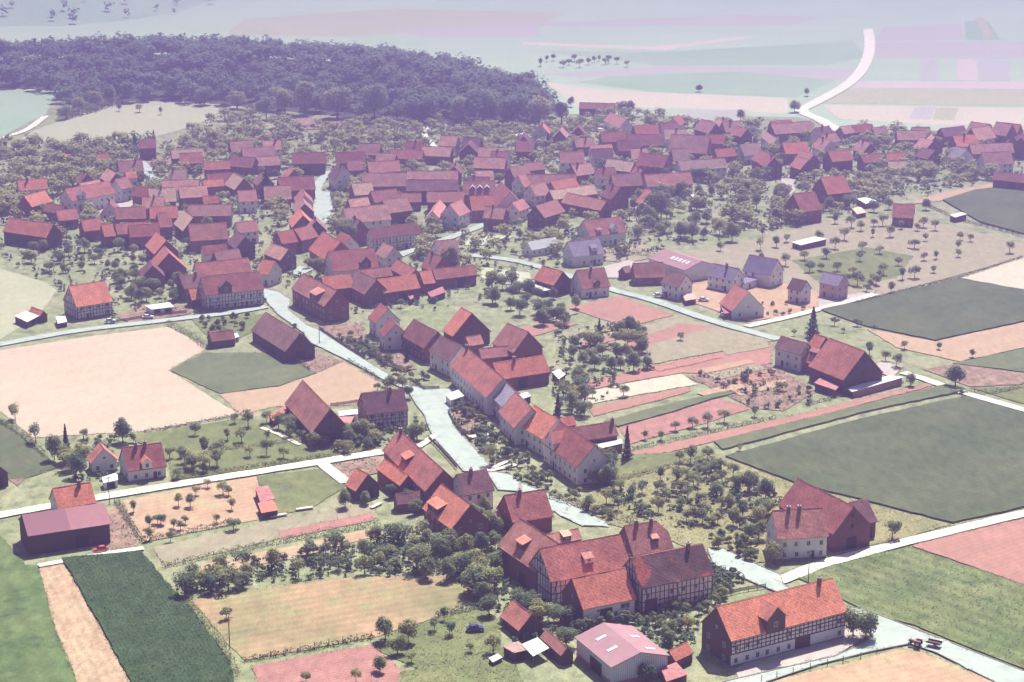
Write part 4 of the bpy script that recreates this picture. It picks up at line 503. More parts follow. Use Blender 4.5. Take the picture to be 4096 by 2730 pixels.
SINGLE_TREES=[
('fruit', 'second closest fruit tree behind the dark shed at the left edge', -147.84, 566.81, 5.45),
('fruit', 'closest fruit tree behind the dark shed at the left edge', -136.85, 545.66, 6.09),
('fruit', 'second closest small fruit tree behind the annex behind the cottage', -123.7, 548.59, 3.54),
('fruit', 'second closest fruit tree right of the white cottage with two chimneys', -86.55, 533.28, 5.97),
('fruit', 'fruit tree behind the white cottage with two chimneys', -96.04, 531.42, 4.08),
('fruit', 'small fruit tree right of the white cottage with two chimneys', -90.86, 514.32, 3.67),
('fruit', 'closest fruit tree right of the white cottage with two chimneys', -84.96, 520.5, 4.93),
('fruit', 'closest small fruit tree behind the annex behind the cottage', -108.71, 545.66, 3.2),
('broad', 'fifth closest leafy tree left of the annex behind the cottage', -128.2, 530.49, 7.2),
('broad', 'leafy tree behind the annex behind the cottage', -111.83, 545.66, 7.05),
('broad', 'third closest leafy tree left of the annex behind the cottage', -119.08, 516.07, 6.74),
('broad', 'fourth closest leafy tree left of the annex behind the cottage', -124.86, 527.73, 6.24),
('broad', 'closest leafy tree left of the annex behind the cottage', -119.52, 526.82, 5.92),
('broad', 'second closest leafy tree left of the annex behind the cottage', -121.59, 522.29, 6.49),
('conifer', 'dark conifer left of the annex behind the cottage', -126.45, 537.98, 7.6),
('fruit', 'closest small fruit tree right of the long boarded barn', -90.75, 469.36, 3.98),
('fruit', 'third closest small fruit tree right of the long boarded barn', -85.4, 468.4, 3.12),
('fruit', 'second closest small fruit tree right of the long boarded barn', -90.73, 480.47, 3.19),
('fruit', 'fourth closest small fruit tree right of the long boarded barn', -84.21, 476.26, 3.16),
('fruit', 'fifth closest small fruit tree right of the long boarded barn', -75.79, 481.24, 2.9),
('fruit', 'small fruit tree left of the small red barn at the path bend', -70.66, 476.26, 3.74),
('fruit', 'fruit tree in front of the small red barn at the path bend', -62.82, 442.8, 4.9),
('fruit', 'sixth closest small fruit tree right of the long boarded barn', -64.94, 420.51, 3.41),
('broad', 'closest leafy tree right of the long boarded barn', -76.55, 434.6, 6.71),
('broad', 'second closest leafy tree right of the long boarded barn', -70.63, 435.89, 5.38),
('broad', 'fourth closest leafy tree left of the open tiled shed', -28.04, 408.65, 6.16),
('broad', 'second closest leafy tree left of the open tiled shed', -22.94, 407.78, 5.64),
('broad', 'third closest leafy tree left of the open tiled shed', -25.02, 401.81, 5.07),
('broad', 'fifth closest leafy tree left of the open tiled shed', -28.24, 392.74, 4.24),
('broad', 'closest leafy tree left of the open tiled shed', -5.3, 422.65, 5.52),
('broad', 'second closest leafy tree left of the old barn at farmyard end', -7.23, 435.57, 8.07),
('broad', 'fourth closest leafy tree left of the old barn at farmyard end', -10.3, 435.89, 5.65),
('broad', 'third closest leafy tree left of the old barn at farmyard end', -12.58, 445.48, 6.29),
('broad', 'second closest leafy tree in front of the bright red house among trees', -22.9, 449.21, 7.15),
('broad', 'closest leafy tree in front of the bright red house among trees', -17.38, 456.5, 6.41),
('broad', 'third closest leafy tree in front of the bright red house among trees', -20.6, 444.13, 5.46),
('broad', 'fifth closest leafy tree left of the old barn at farmyard end', -15.62, 442.8, 5.72),
('broad', 'closest leafy tree left of the old barn at farmyard end', -9.25, 448.19, 6.32),
('fruit', 'third closest small fruit tree left of the open tiled shed', -15.39, 419.9, 3.4),
('fruit', 'fourth closest small fruit tree left of the open tiled shed', -17.4, 414.21, 3.11),
('fruit', 'second closest small fruit tree left of the open tiled shed', -13.92, 411.85, 3.61),
('fruit', 'seventh closest small fruit tree left of the open tiled shed', -43.54, 387.42, 2.72),
('fruit', 'sixth closest small fruit tree left of the open tiled shed', -33.0, 387.94, 3.22),
('fruit', 'fifth closest small fruit tree left of the open tiled shed', -21.71, 397.37, 2.52),
('fruit', 'closest small fruit tree left of the open tiled shed', -9.12, 402.94, 2.8),
('fruit', 'fruit tree in front of the open tiled shed', -4.12, 402.38, 4.82),
('broad', 'closest leafy tree right of the open tiled shed', 8.15, 419.6, 4.45),
('broad', 'leafy tree behind the open tiled shed', 6.45, 422.03, 3.94),
('broad', 'second closest leafy tree right of the open tiled shed', 11.98, 405.78, 5.11),
('broad', 'third closest leafy tree in front of the dark half-timbered farmhouse', 35.18, 411.56, 4.13),
('broad', 'second closest leafy tree in front of the dark half-timbered farmhouse', 39.53, 414.21, 3.89),
('broad', 'second closest leafy tree right of the pink-roofed hall', 34.41, 407.78, 4.61),
('broad', 'closest leafy tree right of the pink-roofed hall', 28.37, 387.74, 4.46),
('broad', 'closest leafy tree in front of the dark half-timbered farmhouse', 39.75, 422.65, 3.42),
('shrub', 'third closest leafy shrub in front of the orange-roofed wing', 17.78, 415.9, 2.88),
('shrub', 'second closest leafy shrub in front of the orange-roofed wing', 20.23, 417.29, 2.62),
('shrub', 'closest leafy shrub in front of the orange-roofed wing', 22.14, 418.09, 2.87),
('shrub', 'closest leafy shrub right of the orange-roofed wing', 26.16, 419.6, 2.88),
('shrub', 'second closest leafy shrub right of the orange-roofed wing', 28.54, 418.09, 2.61),
('shrub', 'third closest leafy shrub right of the orange-roofed wing', 30.64, 416.29, 2.86),
('shrub', 'second closest leafy shrub in front of the dark half-timbered farmhouse', 32.96, 414.5, 2.85),
('shrub', 'leafy shrub behind the open tiled shed', 3.27, 428.55, 3.19),
('shrub', 'fifth closest leafy shrub in front of the orange-roofed wing', 15.14, 414.5, 3.11),
('shrub', 'fourth closest leafy shrub in front of the orange-roofed wing', 16.91, 415.29, 2.86),
('shrub', 'closest leafy shrub in front of the dark half-timbered farmhouse', 37.4, 415.1, 2.86),
('broad', 'closest leafy tree right of the long half-timbered farmhouse', 75.91, 410.97, 7.73),
('broad', 'second closest leafy tree right of the long half-timbered farmhouse', 78.47, 408.94, 6.68),
('broad', 'leafy tree left of the white farmhouse by the track', 63.86, 453.7, 6.38),
('fruit', 'fruit tree right of the long half-timbered farmhouse', 79.94, 411.85, 4.9),
('fruit', 'fruit tree right of the tall barn behind the white farmhouse', 95.46, 470.25, 5.56),
('broad', 'second closest leafy tree right of the largest barn of the right farm', 139.14, 600.91, 6.93),
('broad', 'closest leafy tree right of the largest barn of the right farm', 125.13, 600.91, 4.51),
('fruit', 'second closest small fruit tree right of the bright red farm barn', 131.05, 642.25, 3.12),
('fruit', 'third closest small fruit tree right of the bright red farm barn', 142.41, 641.86, 3.12),
('fruit', 'second closest small fruit tree right of the largest barn of the right farm', 151.55, 632.29, 3.26),
('fruit', 'fruit tree right of the largest barn of the right farm', 124.45, 621.26, 5.35),
('fruit', 'closest small fruit tree right of the bright red farm barn', 122.27, 628.74, 3.96),
('fruit', 'fruit tree right of the bright red farm barn', 118.02, 635.11, 4.72),
('fruit', 'small fruit tree in front of the largest barn of the right farm', 103.5, 590.76, 2.74),
('fruit', 'closest small fruit tree left of the largest barn of the right farm', 84.07, 595.16, 3.44),
('fruit', 'closest small fruit tree right of the largest barn of the right farm', 138.6, 588.95, 2.73),
('conifer', 'dark conifer behind the bright red farm barn', 102.48, 656.94, 10.84),
('fruit', 'small fruit tree in front of the house with lavender gable', 96.45, 659.0, 2.62),
('fruit', 'closest small fruit tree in front of the small dark-roofed new house', 112.28, 672.32, 3.81),
('fruit', 'second closest small fruit tree in front of the small dark-roofed new house', 120.12, 671.6, 3.43),
('fruit', 'small fruit tree in front of the rightmost new house', 125.31, 666.65, 2.65),
('fruit', 'third closest small fruit tree in front of the small dark-roofed new house', 113.85, 663.15, 2.26),
('conifer', 'dark conifer right of the grey-roofed terrace house', 13.66, 569.43, 7.63),
('conifer', 'dark conifer right of the purple barn behind the terrace', 32.18, 530.95, 9.4),
('fruit', 'closest small fruit tree right of the purple barn behind the terrace', 38.31, 548.1, 3.38),
('fruit', 'second closest small fruit tree right of the purple barn behind the terrace', 43.02, 548.1, 3.54),
('fruit', 'third closest small fruit tree right of the purple barn behind the terrace', 47.73, 556.05, 3.25),
('fruit', 'fourth closest small fruit tree right of the purple barn behind the terrace', 53.08, 559.09, 3.59),
('fruit', 'fourth closest fruit tree right of the purple barn behind the terrace', 57.65, 560.1, 4.58),
('fruit', 'fifth closest fruit tree right of the purple barn behind the terrace', 62.88, 564.21, 4.44),
('fruit', 'second closest small fruit tree left of the largest barn of the right farm', 72.57, 569.95, 3.32),
('fruit', 'fruit tree right of the orange yard barn', 34.44, 590.07, 4.44),
('fruit', 'small fruit tree right of the orange yard barn', 24.8, 588.39, 3.07),
('fruit', 'closest fruit tree right of the purple barn behind the terrace', 46.75, 528.19, 4.06),
('fruit', 'second closest fruit tree right of the purple barn behind the terrace', 49.75, 527.73, 5.61),
('fruit', 'third closest fruit tree right of the purple barn behind the terrace', 54.82, 530.03, 4.69),
('fruit', 'fifth closest small fruit tree right of the purple barn behind the terrace', 64.52, 537.98, 2.85),
('broad', 'leafy tree right of the lowest terrace house', 25.76, 507.42, 7.25),
('broad', 'leafy tree in front of the lowest terrace house', 22.89, 508.7, 5.15),
('broad', 'second closest leafy tree left of the purple-roofed terrace house', -37.83, 597.45, 4.49),
('broad', 'closest leafy tree left of the purple-roofed terrace house', -34.09, 597.45, 4.49),
('broad', 'leafy tree behind the half-timbered house by the street', -31.58, 587.83, 4.43),
('broad', 'leafy tree right of the steep dark barn', -46.89, 544.1, 5.79),
('broad', 'leafy tree in front of the half-timbered house by the street', -43.43, 548.1, 6.11),
('broad', 'leafy tree in front of the steep dark barn', -56.48, 540.24, 5.43),
('broad', 'leafy tree right of the half-timbered house by the street', -27.42, 548.1, 6.11),
('broad', 'second closest leafy tree in front of the small red barn at the path bend', -43.69, 492.49, 5.31),
('broad', 'closest leafy tree in front of the small red barn at the path bend', -38.44, 494.92, 4.15),
('broad', 'leafy tree right of the dark-roofed house with white gable', -6.89, 488.68, 4.41),
('fruit', 'small fruit tree left of the steep dark barn', -64.26, 549.08, 3.22),
('fruit', 'fruit tree in front of the steep dark barn', -46.22, 535.62, 4.1),
('fruit', 'fruit tree left of the orange-roofed terrace house', -6.14, 525.45, 5.9),
('fruit', 'small fruit tree in front of the steep dark barn', -53.67, 541.63, 3.85),
('conifer', 'dark conifer left of the third terrace house', -34.28, 628.11, 5.76),
('broad', 'second closest tall leafy tree left of the long half-timbered house above the lane', -68.83, 795.07, 11.92),
('broad', 'closest tall leafy tree left of the long half-timbered house above the lane', -66.46, 792.12, 11.01),
('broad', 'tall leafy tree right of the long half-timbered house above the lane', -24.04, 755.03, 9.8),
('broad', 'leafy tree left of the long house below the big tree', -74.07, 741.98, 7.47),
('conifer', 'dark conifer left of the white-gabled house by the village lane', -110.13, 882.31, 14.53),
('fruit', 'small fruit tree in front of the red barn above the lane gardens', -40.08, 696.67, 3.93),
('fruit', 'fruit tree left of the orange roof left of the big tree', -79.18, 755.95, 5.07),
('broad', 'closest tall leafy tree right of the long pink village barn', 62.07, 846.88, 13.07),
('broad', 'second closest tall leafy tree right of the long pink village barn', 64.42, 846.88, 11.21),
('broad', 'leafy tree behind the rose barn behind the yards', 16.12, 664.55, 4.15),
('conifer', 'dark conifer right of the rose barn behind the yards', 29.5, 652.86, 7.44),
('fruit', 'small fruit tree left of the house with lavender gable', 57.19, 653.26, 2.98),
('conifer', 'dark conifer left of the far white-gabled house', 18.26, 1005.94, 9.28),
('broad', 'leafy tree left of the long pale orange roof', 44.26, 954.19, 6.77),
('broad', 'leafy tree left of the far white-gabled house', 33.88, 1147.52, 6.78),
('broad', 'tall leafy tree behind the far white-gabled house', 61.34, 1120.72, 9.05),
('broad', 'closest leafy tree behind the far white-gabled house', 66.14, 1118.85, 8.43),
('broad', 'second closest leafy tree behind the far white-gabled house', 113.08, 1204.95, 4.84),
('broad', 'closest leafy tree right of the far white-gabled house', 126.6, 1100.5, 6.52),
('broad', 'third closest leafy tree right of the far white-gabled house', 175.95, 1187.99, 5.09),
('broad', 'second closest leafy tree right of the far white-gabled house', 160.38, 1128.25, 7.28),
('fruit', 'third closest fruit tree behind the lone house below the pale hill', -223.65, 1132.06, 4.87),
('fruit', 'second closest fruit tree behind the lone house below the pale hill', -211.2, 1128.25, 5.16),
('fruit', 'closest fruit tree behind the lone house below the pale hill', -197.89, 1120.72, 4.52),
('conifer', 'closest dark conifer behind the lone house below the pale hill', -191.26, 1004.42, 10.36),
('conifer', 'second closest dark conifer behind the lone house below the pale hill', -186.69, 1032.47, 6.15),
]
PLANTINGS=[
('broad', 'in the garden woods at the left edge', 0, [[(-225.0, 855.8, 7.8), (-223.6, 854.1, 7.8), (-222.7, 860.5, 6.4), (-222.0, 863.7, 8.9), (-221.0, 862.0, 6.2), (-219.9, 854.5, 6.2), (-218.5, 870.7, 6.9), (-217.7, 857.4, 6.7), (-216.2, 873.4, 7.5)], [(-230.7, 890.2, 6.1), (-226.4, 882.5, 5.9), (-223.6, 887.8, 6.6), (-221.8, 899.5, 6.4), (-219.0, 894.3, 7.6), (-215.4, 894.4, 6.0), (-210.9, 896.9, 10.0), (-209.2, 894.1, 8.8), (-205.3, 900.8, 6.6)], [(-236.0, 916.8, 7.1), (-229.7, 913.1, 7.5), (-227.0, 927.1, 7.6), (-223.0, 921.2, 6.5), (-218.2, 925.2, 9.9), (-209.9, 923.1, 10.6), (-204.2, 917.4, 8.1), (-199.8, 923.6, 8.2), (-195.1, 920.5, 6.3)], [(-241.3, 960.3, 6.4), (-236.4, 954.1, 7.5), (-231.9, 954.9, 7.1), (-221.4, 961.3, 9.8), (-213.4, 945.7, 6.7), (-208.9, 954.2, 6.0), (-204.1, 949.6, 10.4), (-196.2, 942.0, 8.4), (-189.8, 956.4, 6.6)], [(-252.5, 973.9, 8.5), (-243.6, 987.7, 6.0), (-238.2, 978.3, 8.4), (-228.0, 987.9, 10.5), (-219.0, 987.5, 10.0), (-215.0, 977.6, 9.2), (-207.2, 987.9, 7.1), (-196.2, 971.8, 7.6), (-193.7, 973.6, 6.7)], [(-258.9, 1008.1, 9.5), (-249.0, 1003.2, 8.4), (-245.1, 1006.7, 9.6), (-235.2, 1009.9, 7.5), (-223.8, 1012.7, 7.0), (-219.0, 1011.1, 9.7), (-210.3, 998.6, 10.5), (-201.2, 1014.6, 9.9), (-193.8, 1015.0, 9.7)]]),
('broad', 'above the red roadside house', 1, [[(-140.8, 711.0, 4.0), (-139.1, 708.6, 6.3), (-135.5, 703.3, 5.2), (-133.2, 706.0, 5.6), (-129.3, 710.5, 3.8), (-124.1, 707.8, 3.7), (-122.9, 705.4, 5.6)], [(-146.0, 726.0, 4.8), (-140.8, 721.6, 3.8), (-138.1, 719.1, 6.3), (-136.4, 718.9, 5.4), (-133.0, 717.4, 5.9), (-127.3, 724.4, 3.8), (-125.2, 727.5, 6.1), (-122.1, 726.8, 3.7)], [(-148.4, 733.9, 6.1), (-146.6, 734.8, 4.9), (-143.1, 738.0, 4.5), (-139.6, 736.2, 5.2), (-135.5, 733.6, 6.3), (-127.1, 734.4, 4.3), (-123.9, 733.1, 3.9)], [(-178.5, 750.8, 5.1), (-172.6, 748.6, 4.2), (-166.5, 753.3, 3.9), (-156.7, 755.7, 4.0), (-153.8, 753.8, 3.7), (-145.0, 747.5, 4.1), (-137.7, 756.5, 4.5), (-135.0, 756.3, 4.4)], [(-189.0, 765.6, 5.8), (-179.2, 769.4, 4.4), (-177.2, 765.0, 5.0), (-168.6, 764.0, 4.1), (-163.8, 763.8, 4.6), (-154.3, 760.5, 3.6), (-148.6, 765.1, 4.3), (-145.0, 763.9, 3.6)], [(-191.5, 780.2, 5.7), (-188.5, 785.4, 5.2), (-179.3, 785.2, 4.1), (-176.9, 777.5, 4.9), (-171.6, 783.1, 6.3), (-164.8, 776.0, 3.9), (-158.4, 784.6, 6.0), (-150.8, 777.5, 4.8)]]),
('broad', 'in the gardens below the left wood', 0, [[(-169.6, 1019.0, 6.6), (-163.3, 1011.0, 6.3), (-154.7, 1022.6, 9.4), (-149.8, 1019.0, 5.4), (-140.8, 1014.2, 8.1), (-135.6, 1007.1, 7.8), (-130.8, 1001.8, 4.9)], [(-169.1, 1048.9, 8.7), (-159.2, 1034.8, 8.9), (-151.9, 1051.3, 7.7), (-137.7, 1047.2, 8.2), (-133.4, 1036.7, 8.6), (-124.7, 1042.0, 5.4), (-117.2, 1041.7, 7.2)], [(-164.6, 1086.4, 7.1), (-153.2, 1076.3, 8.7), (-150.5, 1086.5, 8.5), (-142.9, 1071.6, 8.6), (-137.7, 1072.2, 7.5), (-127.7, 1075.2, 8.9), (-122.3, 1075.3, 7.9)], [(-159.7, 1101.5, 8.0), (-157.2, 1104.8, 5.8), (-154.9, 1095.6, 4.9), (-152.0, 1100.8, 5.3), (-149.1, 1108.0, 6.4), (-146.4, 1111.1, 5.2), (-144.1, 1116.5, 8.7)]]),
('fruit', 'in the gardens below the round wood-edge trees', 0, [[(-87.5, 1014.0, 5.5), (-81.0, 1014.7, 7.9), (-75.5, 1006.4, 6.4), (-67.7, 1015.5, 4.8), (-63.1, 1012.9, 4.7), (-56.1, 1007.2, 6.5), (-49.5, 1009.4, 6.3), (-46.8, 1009.6, 5.8)], [(-90.9, 1025.0, 5.2), (-84.0, 1034.4, 5.9), (-78.7, 1027.1, 5.8), (-72.0, 1030.8, 7.7), (-63.6, 1030.0, 4.7), (-57.5, 1023.4, 7.4), (-53.6, 1025.6, 7.7), (-44.4, 1022.6, 5.1)], [(-99.2, 1041.9, 8.0), (-88.1, 1047.0, 7.2), (-80.7, 1042.1, 7.9), (-74.4, 1044.3, 5.7), (-67.3, 1040.0, 6.0), (-57.3, 1041.0, 6.1), (-49.5, 1050.0, 8.3), (-48.1, 1044.2, 6.8)], [(-98.7, 1066.5, 6.0), (-93.2, 1058.0, 6.2), (-86.9, 1066.3, 5.7), (-79.0, 1061.8, 4.9), (-71.5, 1061.1, 5.1), (-58.2, 1056.3, 7.7), (-51.2, 1060.9, 5.7), (-42.8, 1063.3, 8.0)]]),
('broad', 'in the far gardens right of the wood', 0, [[(-29.2, 1005.2, 4.9), (-22.7, 1003.9, 7.5), (-17.9, 1016.2, 5.5), (-10.2, 1013.9, 8.0), (-5.9, 1015.5, 7.0), (0.9, 1009.7, 5.8), (5.4, 1011.2, 5.2), (8.7, 1012.7, 5.6), (17.2, 1005.1, 7.0)], [(-28.8, 1026.8, 7.2), (-21.7, 1028.3, 5.1), (-16.5, 1024.6, 5.0), (-8.4, 1036.5, 6.6), (1.2, 1025.5, 6.8), (11.7, 1038.0, 6.1), (16.5, 1024.2, 5.5), (25.0, 1036.2, 6.8), (33.9, 1028.6, 4.8)], [(-32.9, 1051.5, 5.8), (-24.5, 1048.5, 6.4), (-18.2, 1047.5, 8.1), (-3.0, 1045.1, 7.0), (4.9, 1046.5, 7.8), (9.3, 1047.1, 6.4), (18.8, 1050.2, 5.6), (31.5, 1056.7, 5.6), (39.6, 1043.4, 8.1)], [(-22.0, 1075.5, 7.2), (-9.6, 1071.7, 5.8), (-4.4, 1064.2, 4.8), (1.6, 1079.0, 6.5), (11.4, 1077.9, 7.1), (19.4, 1068.1, 6.2), (21.3, 1066.6, 5.6), (31.0, 1075.1, 7.1), (37.7, 1073.0, 8.0)]]),
('fruit', 'along the far edge of the village', 0, [[(105.5, 1048.4, 6.2), (110.3, 1061.6, 7.6), (111.9, 1062.0, 7.4), (115.3, 1065.6, 4.9), (119.1, 1051.3, 4.8), (121.5, 1055.6, 4.9), (125.9, 1065.5, 8.0), (127.7, 1055.1, 5.6), (131.1, 1066.0, 7.4)], [(46.6, 1079.8, 7.9), (59.2, 1089.0, 5.9), (65.6, 1091.2, 5.7), (74.3, 1078.6, 8.1), (77.0, 1090.0, 6.9), (87.9, 1073.0, 5.6), (94.9, 1079.5, 7.3), (100.5, 1078.7, 5.8), (106.6, 1072.5, 5.7)], [(41.8, 1103.7, 4.7), (49.2, 1099.4, 7.4), (54.0, 1101.0, 8.0), (56.3, 1112.5, 7.0), (62.9, 1105.2, 8.1), (64.6, 1106.0, 4.8), (70.6, 1114.4, 5.5), (74.7, 1104.0, 6.4), (82.2, 1097.7, 8.1)]]),
('broad', 'behind the upper terrace', 1, [[(10.9, 672.5, 6.7), (11.9, 679.1, 5.8), (13.1, 677.6, 5.1), (15.5, 677.8, 5.3), (17.1, 675.2, 7.1), (18.1, 671.7, 5.6)], [(-0.4, 693.4, 4.8), (2.8, 686.3, 6.5), (9.4, 686.9, 6.1), (11.2, 684.3, 7.1), (17.2, 687.8, 4.4), (22.9, 694.6, 5.5)], [(-7.1, 703.1, 6.5), (-5.9, 701.1, 6.6), (0.4, 708.6, 6.8), (4.9, 702.8, 4.2), (9.5, 707.5, 5.0), (15.2, 709.0, 4.5)], [(-8.7, 724.1, 4.7), (-7.4, 726.2, 7.0), (-3.6, 722.9, 5.9), (-0.0, 725.0, 6.9), (2.8, 719.0, 5.2), (6.3, 717.8, 6.7)]]),
('broad', 'right of the long pink barn', 1, [[(51.9, 807.6, 6.3), (59.1, 821.9, 5.2), (61.6, 814.7, 5.7), (69.7, 806.8, 7.7), (74.2, 805.2, 8.4), (79.0, 807.5, 4.9), (86.6, 815.8, 7.0), (90.4, 802.4, 7.8)], [(50.6, 843.8, 4.9), (58.2, 836.2, 8.2), (66.8, 846.3, 5.2), (77.9, 831.0, 7.2), (83.2, 837.9, 7.0), (95.0, 843.0, 7.3), (100.2, 833.1, 6.0), (113.1, 838.2, 6.5)], [(53.9, 863.7, 7.1), (60.0, 864.6, 6.5), (67.9, 875.2, 7.4), (81.4, 864.7, 6.6), (84.3, 872.3, 6.5), (93.4, 857.3, 4.8), (107.8, 866.0, 7.3), (116.2, 865.6, 6.7)], [(57.7, 884.9, 5.7), (70.9, 886.5, 7.9), (77.0, 892.3, 7.9), (84.3, 887.6, 6.6), (90.9, 895.5, 5.5), (103.3, 886.9, 6.7), (108.5, 901.4, 5.2), (119.8, 888.7, 5.3)], [(72.6, 931.7, 6.5), (82.4, 922.1, 5.1), (86.4, 929.3, 6.5), (89.9, 928.5, 6.8), (96.0, 920.5, 4.9), (104.7, 929.4, 7.3), (107.3, 916.6, 5.1), (114.0, 922.9, 7.7)]]),
('fruit', 'in the sandy orchard', 1, [[(122.8, 724.5, 5.4), (124.2, 731.5, 3.6), (125.9, 730.0, 4.8), (129.6, 728.0, 5.8), (131.4, 719.4, 3.9), (133.9, 724.2, 4.0), (136.0, 731.0, 5.0), (136.7, 728.9, 4.7), (140.2, 717.4, 5.1)], [(114.7, 749.5, 5.5), (119.4, 751.7, 4.0), (125.6, 750.5, 4.3), (130.6, 745.4, 4.2), (139.9, 740.7, 3.7), (142.4, 745.5, 5.6), (148.3, 738.0, 5.4), (153.3, 740.0, 5.2), (162.4, 748.3, 3.6)], [(97.2, 761.2, 5.5), (106.9, 760.3, 5.3), (115.4, 768.7, 4.6), (124.6, 772.4, 5.3), (137.1, 767.8, 4.6), (150.8, 760.1, 4.1), (162.5, 768.6, 3.8), (167.9, 771.2, 4.1), (177.4, 774.3, 3.6)], [(83.9, 785.3, 4.3), (100.1, 786.6, 5.3), (107.2, 791.5, 5.2), (130.6, 788.9, 5.5), (140.8, 784.5, 5.2), (147.0, 780.1, 4.2), (162.7, 789.4, 4.8), (180.0, 787.8, 4.6), (199.4, 781.7, 5.4)], [(103.8, 811.1, 4.8), (112.6, 800.7, 4.2), (126.2, 802.3, 5.1), (136.8, 804.2, 5.8), (149.5, 810.1, 4.1), (156.7, 810.6, 5.6), (169.8, 802.8, 3.6), (184.5, 804.5, 4.2), (188.1, 802.2, 4.1)], [(137.8, 835.7, 5.3), (143.6, 828.1, 5.8), (146.6, 821.9, 5.3), (153.5, 830.7, 4.3), (157.5, 832.0, 5.6), (164.4, 825.7, 4.3), (170.4, 822.4, 4.1), (174.0, 828.2, 5.7), (177.9, 822.6, 5.0)]]),
('fruit', 'in the farmhouse orchard', 1, [[(44.8, 482.5, 3.8), (46.4, 481.3, 4.7), (47.5, 482.7, 3.2), (48.8, 481.1, 4.7), (49.8, 478.9, 3.1), (51.4, 479.4, 3.5), (52.7, 480.6, 3.6)], [(20.0, 490.8, 4.8), (27.8, 490.8, 4.0), (33.5, 486.9, 3.8), (38.0, 488.8, 4.7), (44.2, 491.5, 3.5), (49.8, 486.9, 3.9), (54.9, 492.1, 4.1)], [(24.8, 495.2, 4.5), (26.9, 495.3, 4.5), (31.6, 499.8, 4.3), (40.9, 498.5, 3.7), (46.5, 498.4, 3.7), (49.5, 495.2, 3.4), (54.2, 499.2, 4.7)], [(28.9, 504.6, 4.3), (34.7, 502.8, 4.5), (38.9, 504.4, 3.4), (45.7, 504.9, 3.9), (48.9, 508.5, 4.5), (54.6, 507.9, 4.2), (59.9, 502.8, 3.3)], [(40.3, 513.4, 3.9), (44.8, 512.8, 4.7), (48.0, 514.0, 3.5), (50.1, 516.0, 3.4), (53.1, 515.7, 3.6), (56.8, 510.7, 4.4), (60.3, 515.4, 4.7)], [(51.3, 518.8, 3.4), (52.0, 521.8, 3.4), (53.5, 519.9, 3.5), (54.1, 523.0, 3.7), (55.5, 519.4, 4.1), (56.9, 523.0, 3.4), (57.6, 521.2, 3.7)]]),
('broad', 'beside the white farmhouse', 1, [[(56.5, 479.3, 5.2), (59.4, 469.8, 4.7), (61.9, 469.8, 5.5), (62.9, 479.4, 5.9)], [(56.8, 491.0, 4.8), (59.5, 485.2, 5.1), (64.1, 484.2, 5.5), (66.6, 487.3, 4.8)], [(54.6, 501.7, 4.3), (60.7, 504.9, 5.5), (63.6, 504.2, 5.9), (67.2, 498.9, 5.6)]]),
('fruit', 'behind the grey-roofed terrace house', 1, [[(18.1, 573.9, 7.0), (20.0, 572.4, 4.2), (21.6, 570.1, 5.7)], [(17.4, 577.9, 4.6), (19.2, 582.8, 6.4), (22.0, 581.7, 6.9)], [(15.9, 589.7, 5.7), (18.9, 591.1, 4.4), (21.4, 591.5, 5.8)], [(20.1, 597.4, 5.7), (21.1, 601.6, 6.2), (22.2, 599.5, 5.6)]]),
('broad', 'behind the rose barn', 1, [[(23.2, 623.6, 4.9), (26.7, 619.5, 5.4), (31.9, 617.5, 4.7), (35.0, 619.3, 4.1), (39.1, 616.6, 6.3), (43.7, 618.9, 5.0)], [(20.1, 631.1, 4.9), (25.5, 628.5, 5.0), (29.7, 632.6, 5.5), (34.8, 631.9, 5.4), (37.5, 630.6, 6.0), (43.3, 637.7, 6.1)], [(20.7, 643.6, 5.2), (26.2, 645.3, 6.9), (28.4, 642.7, 6.7), (34.9, 649.4, 4.3), (38.8, 646.1, 6.6), (43.0, 643.7, 6.8)], [(36.3, 657.9, 6.4), (37.6, 662.5, 4.5), (39.6, 659.1, 6.6), (40.4, 662.7, 6.0), (42.5, 662.9, 4.2), (44.1, 658.2, 4.2)]]),
('fruit', 'above the hay meadow', 1, [[(-75.7, 440.4, 6.0), (-75.2, 436.4, 3.7), (-73.3, 438.2, 5.0), (-72.6, 442.2, 3.6), (-70.6, 436.9, 3.8), (-69.2, 440.1, 5.6), (-67.9, 441.4, 5.0), (-66.7, 437.1, 5.9), (-65.5, 439.5, 4.7), (-64.7, 437.4, 3.6), (-63.5, 439.2, 4.5)], [(-70.4, 448.5, 5.1), (-64.7, 448.7, 6.0), (-57.9, 449.0, 6.1), (-51.1, 445.2, 4.8), (-45.9, 448.5, 4.6), (-41.9, 449.9, 3.8), (-35.4, 447.8, 5.2), (-32.0, 452.0, 4.1), (-28.3, 449.7, 3.9), (-20.5, 445.4, 3.6), (-15.4, 450.0, 3.6)], [(-49.4, 457.0, 5.3), (-45.7, 458.3, 3.9), (-43.6, 461.0, 6.0), (-41.4, 459.8, 3.8), (-36.1, 457.0, 5.8), (-31.9, 457.2, 3.9), (-29.5, 458.4, 3.6), (-25.1, 456.1, 5.4), (-22.6, 457.6, 4.2), (-18.7, 460.5, 5.4), (-15.9, 460.5, 4.0)], [(-35.4, 467.7, 3.7), (-33.6, 467.7, 5.5), (-30.3, 468.7, 5.4), (-28.6, 466.4, 5.8), (-26.9, 468.6, 5.4), (-24.5, 464.3, 3.8), (-22.6, 470.4, 5.2), (-20.8, 464.4, 5.4), (-19.2, 464.1, 4.7)]]),
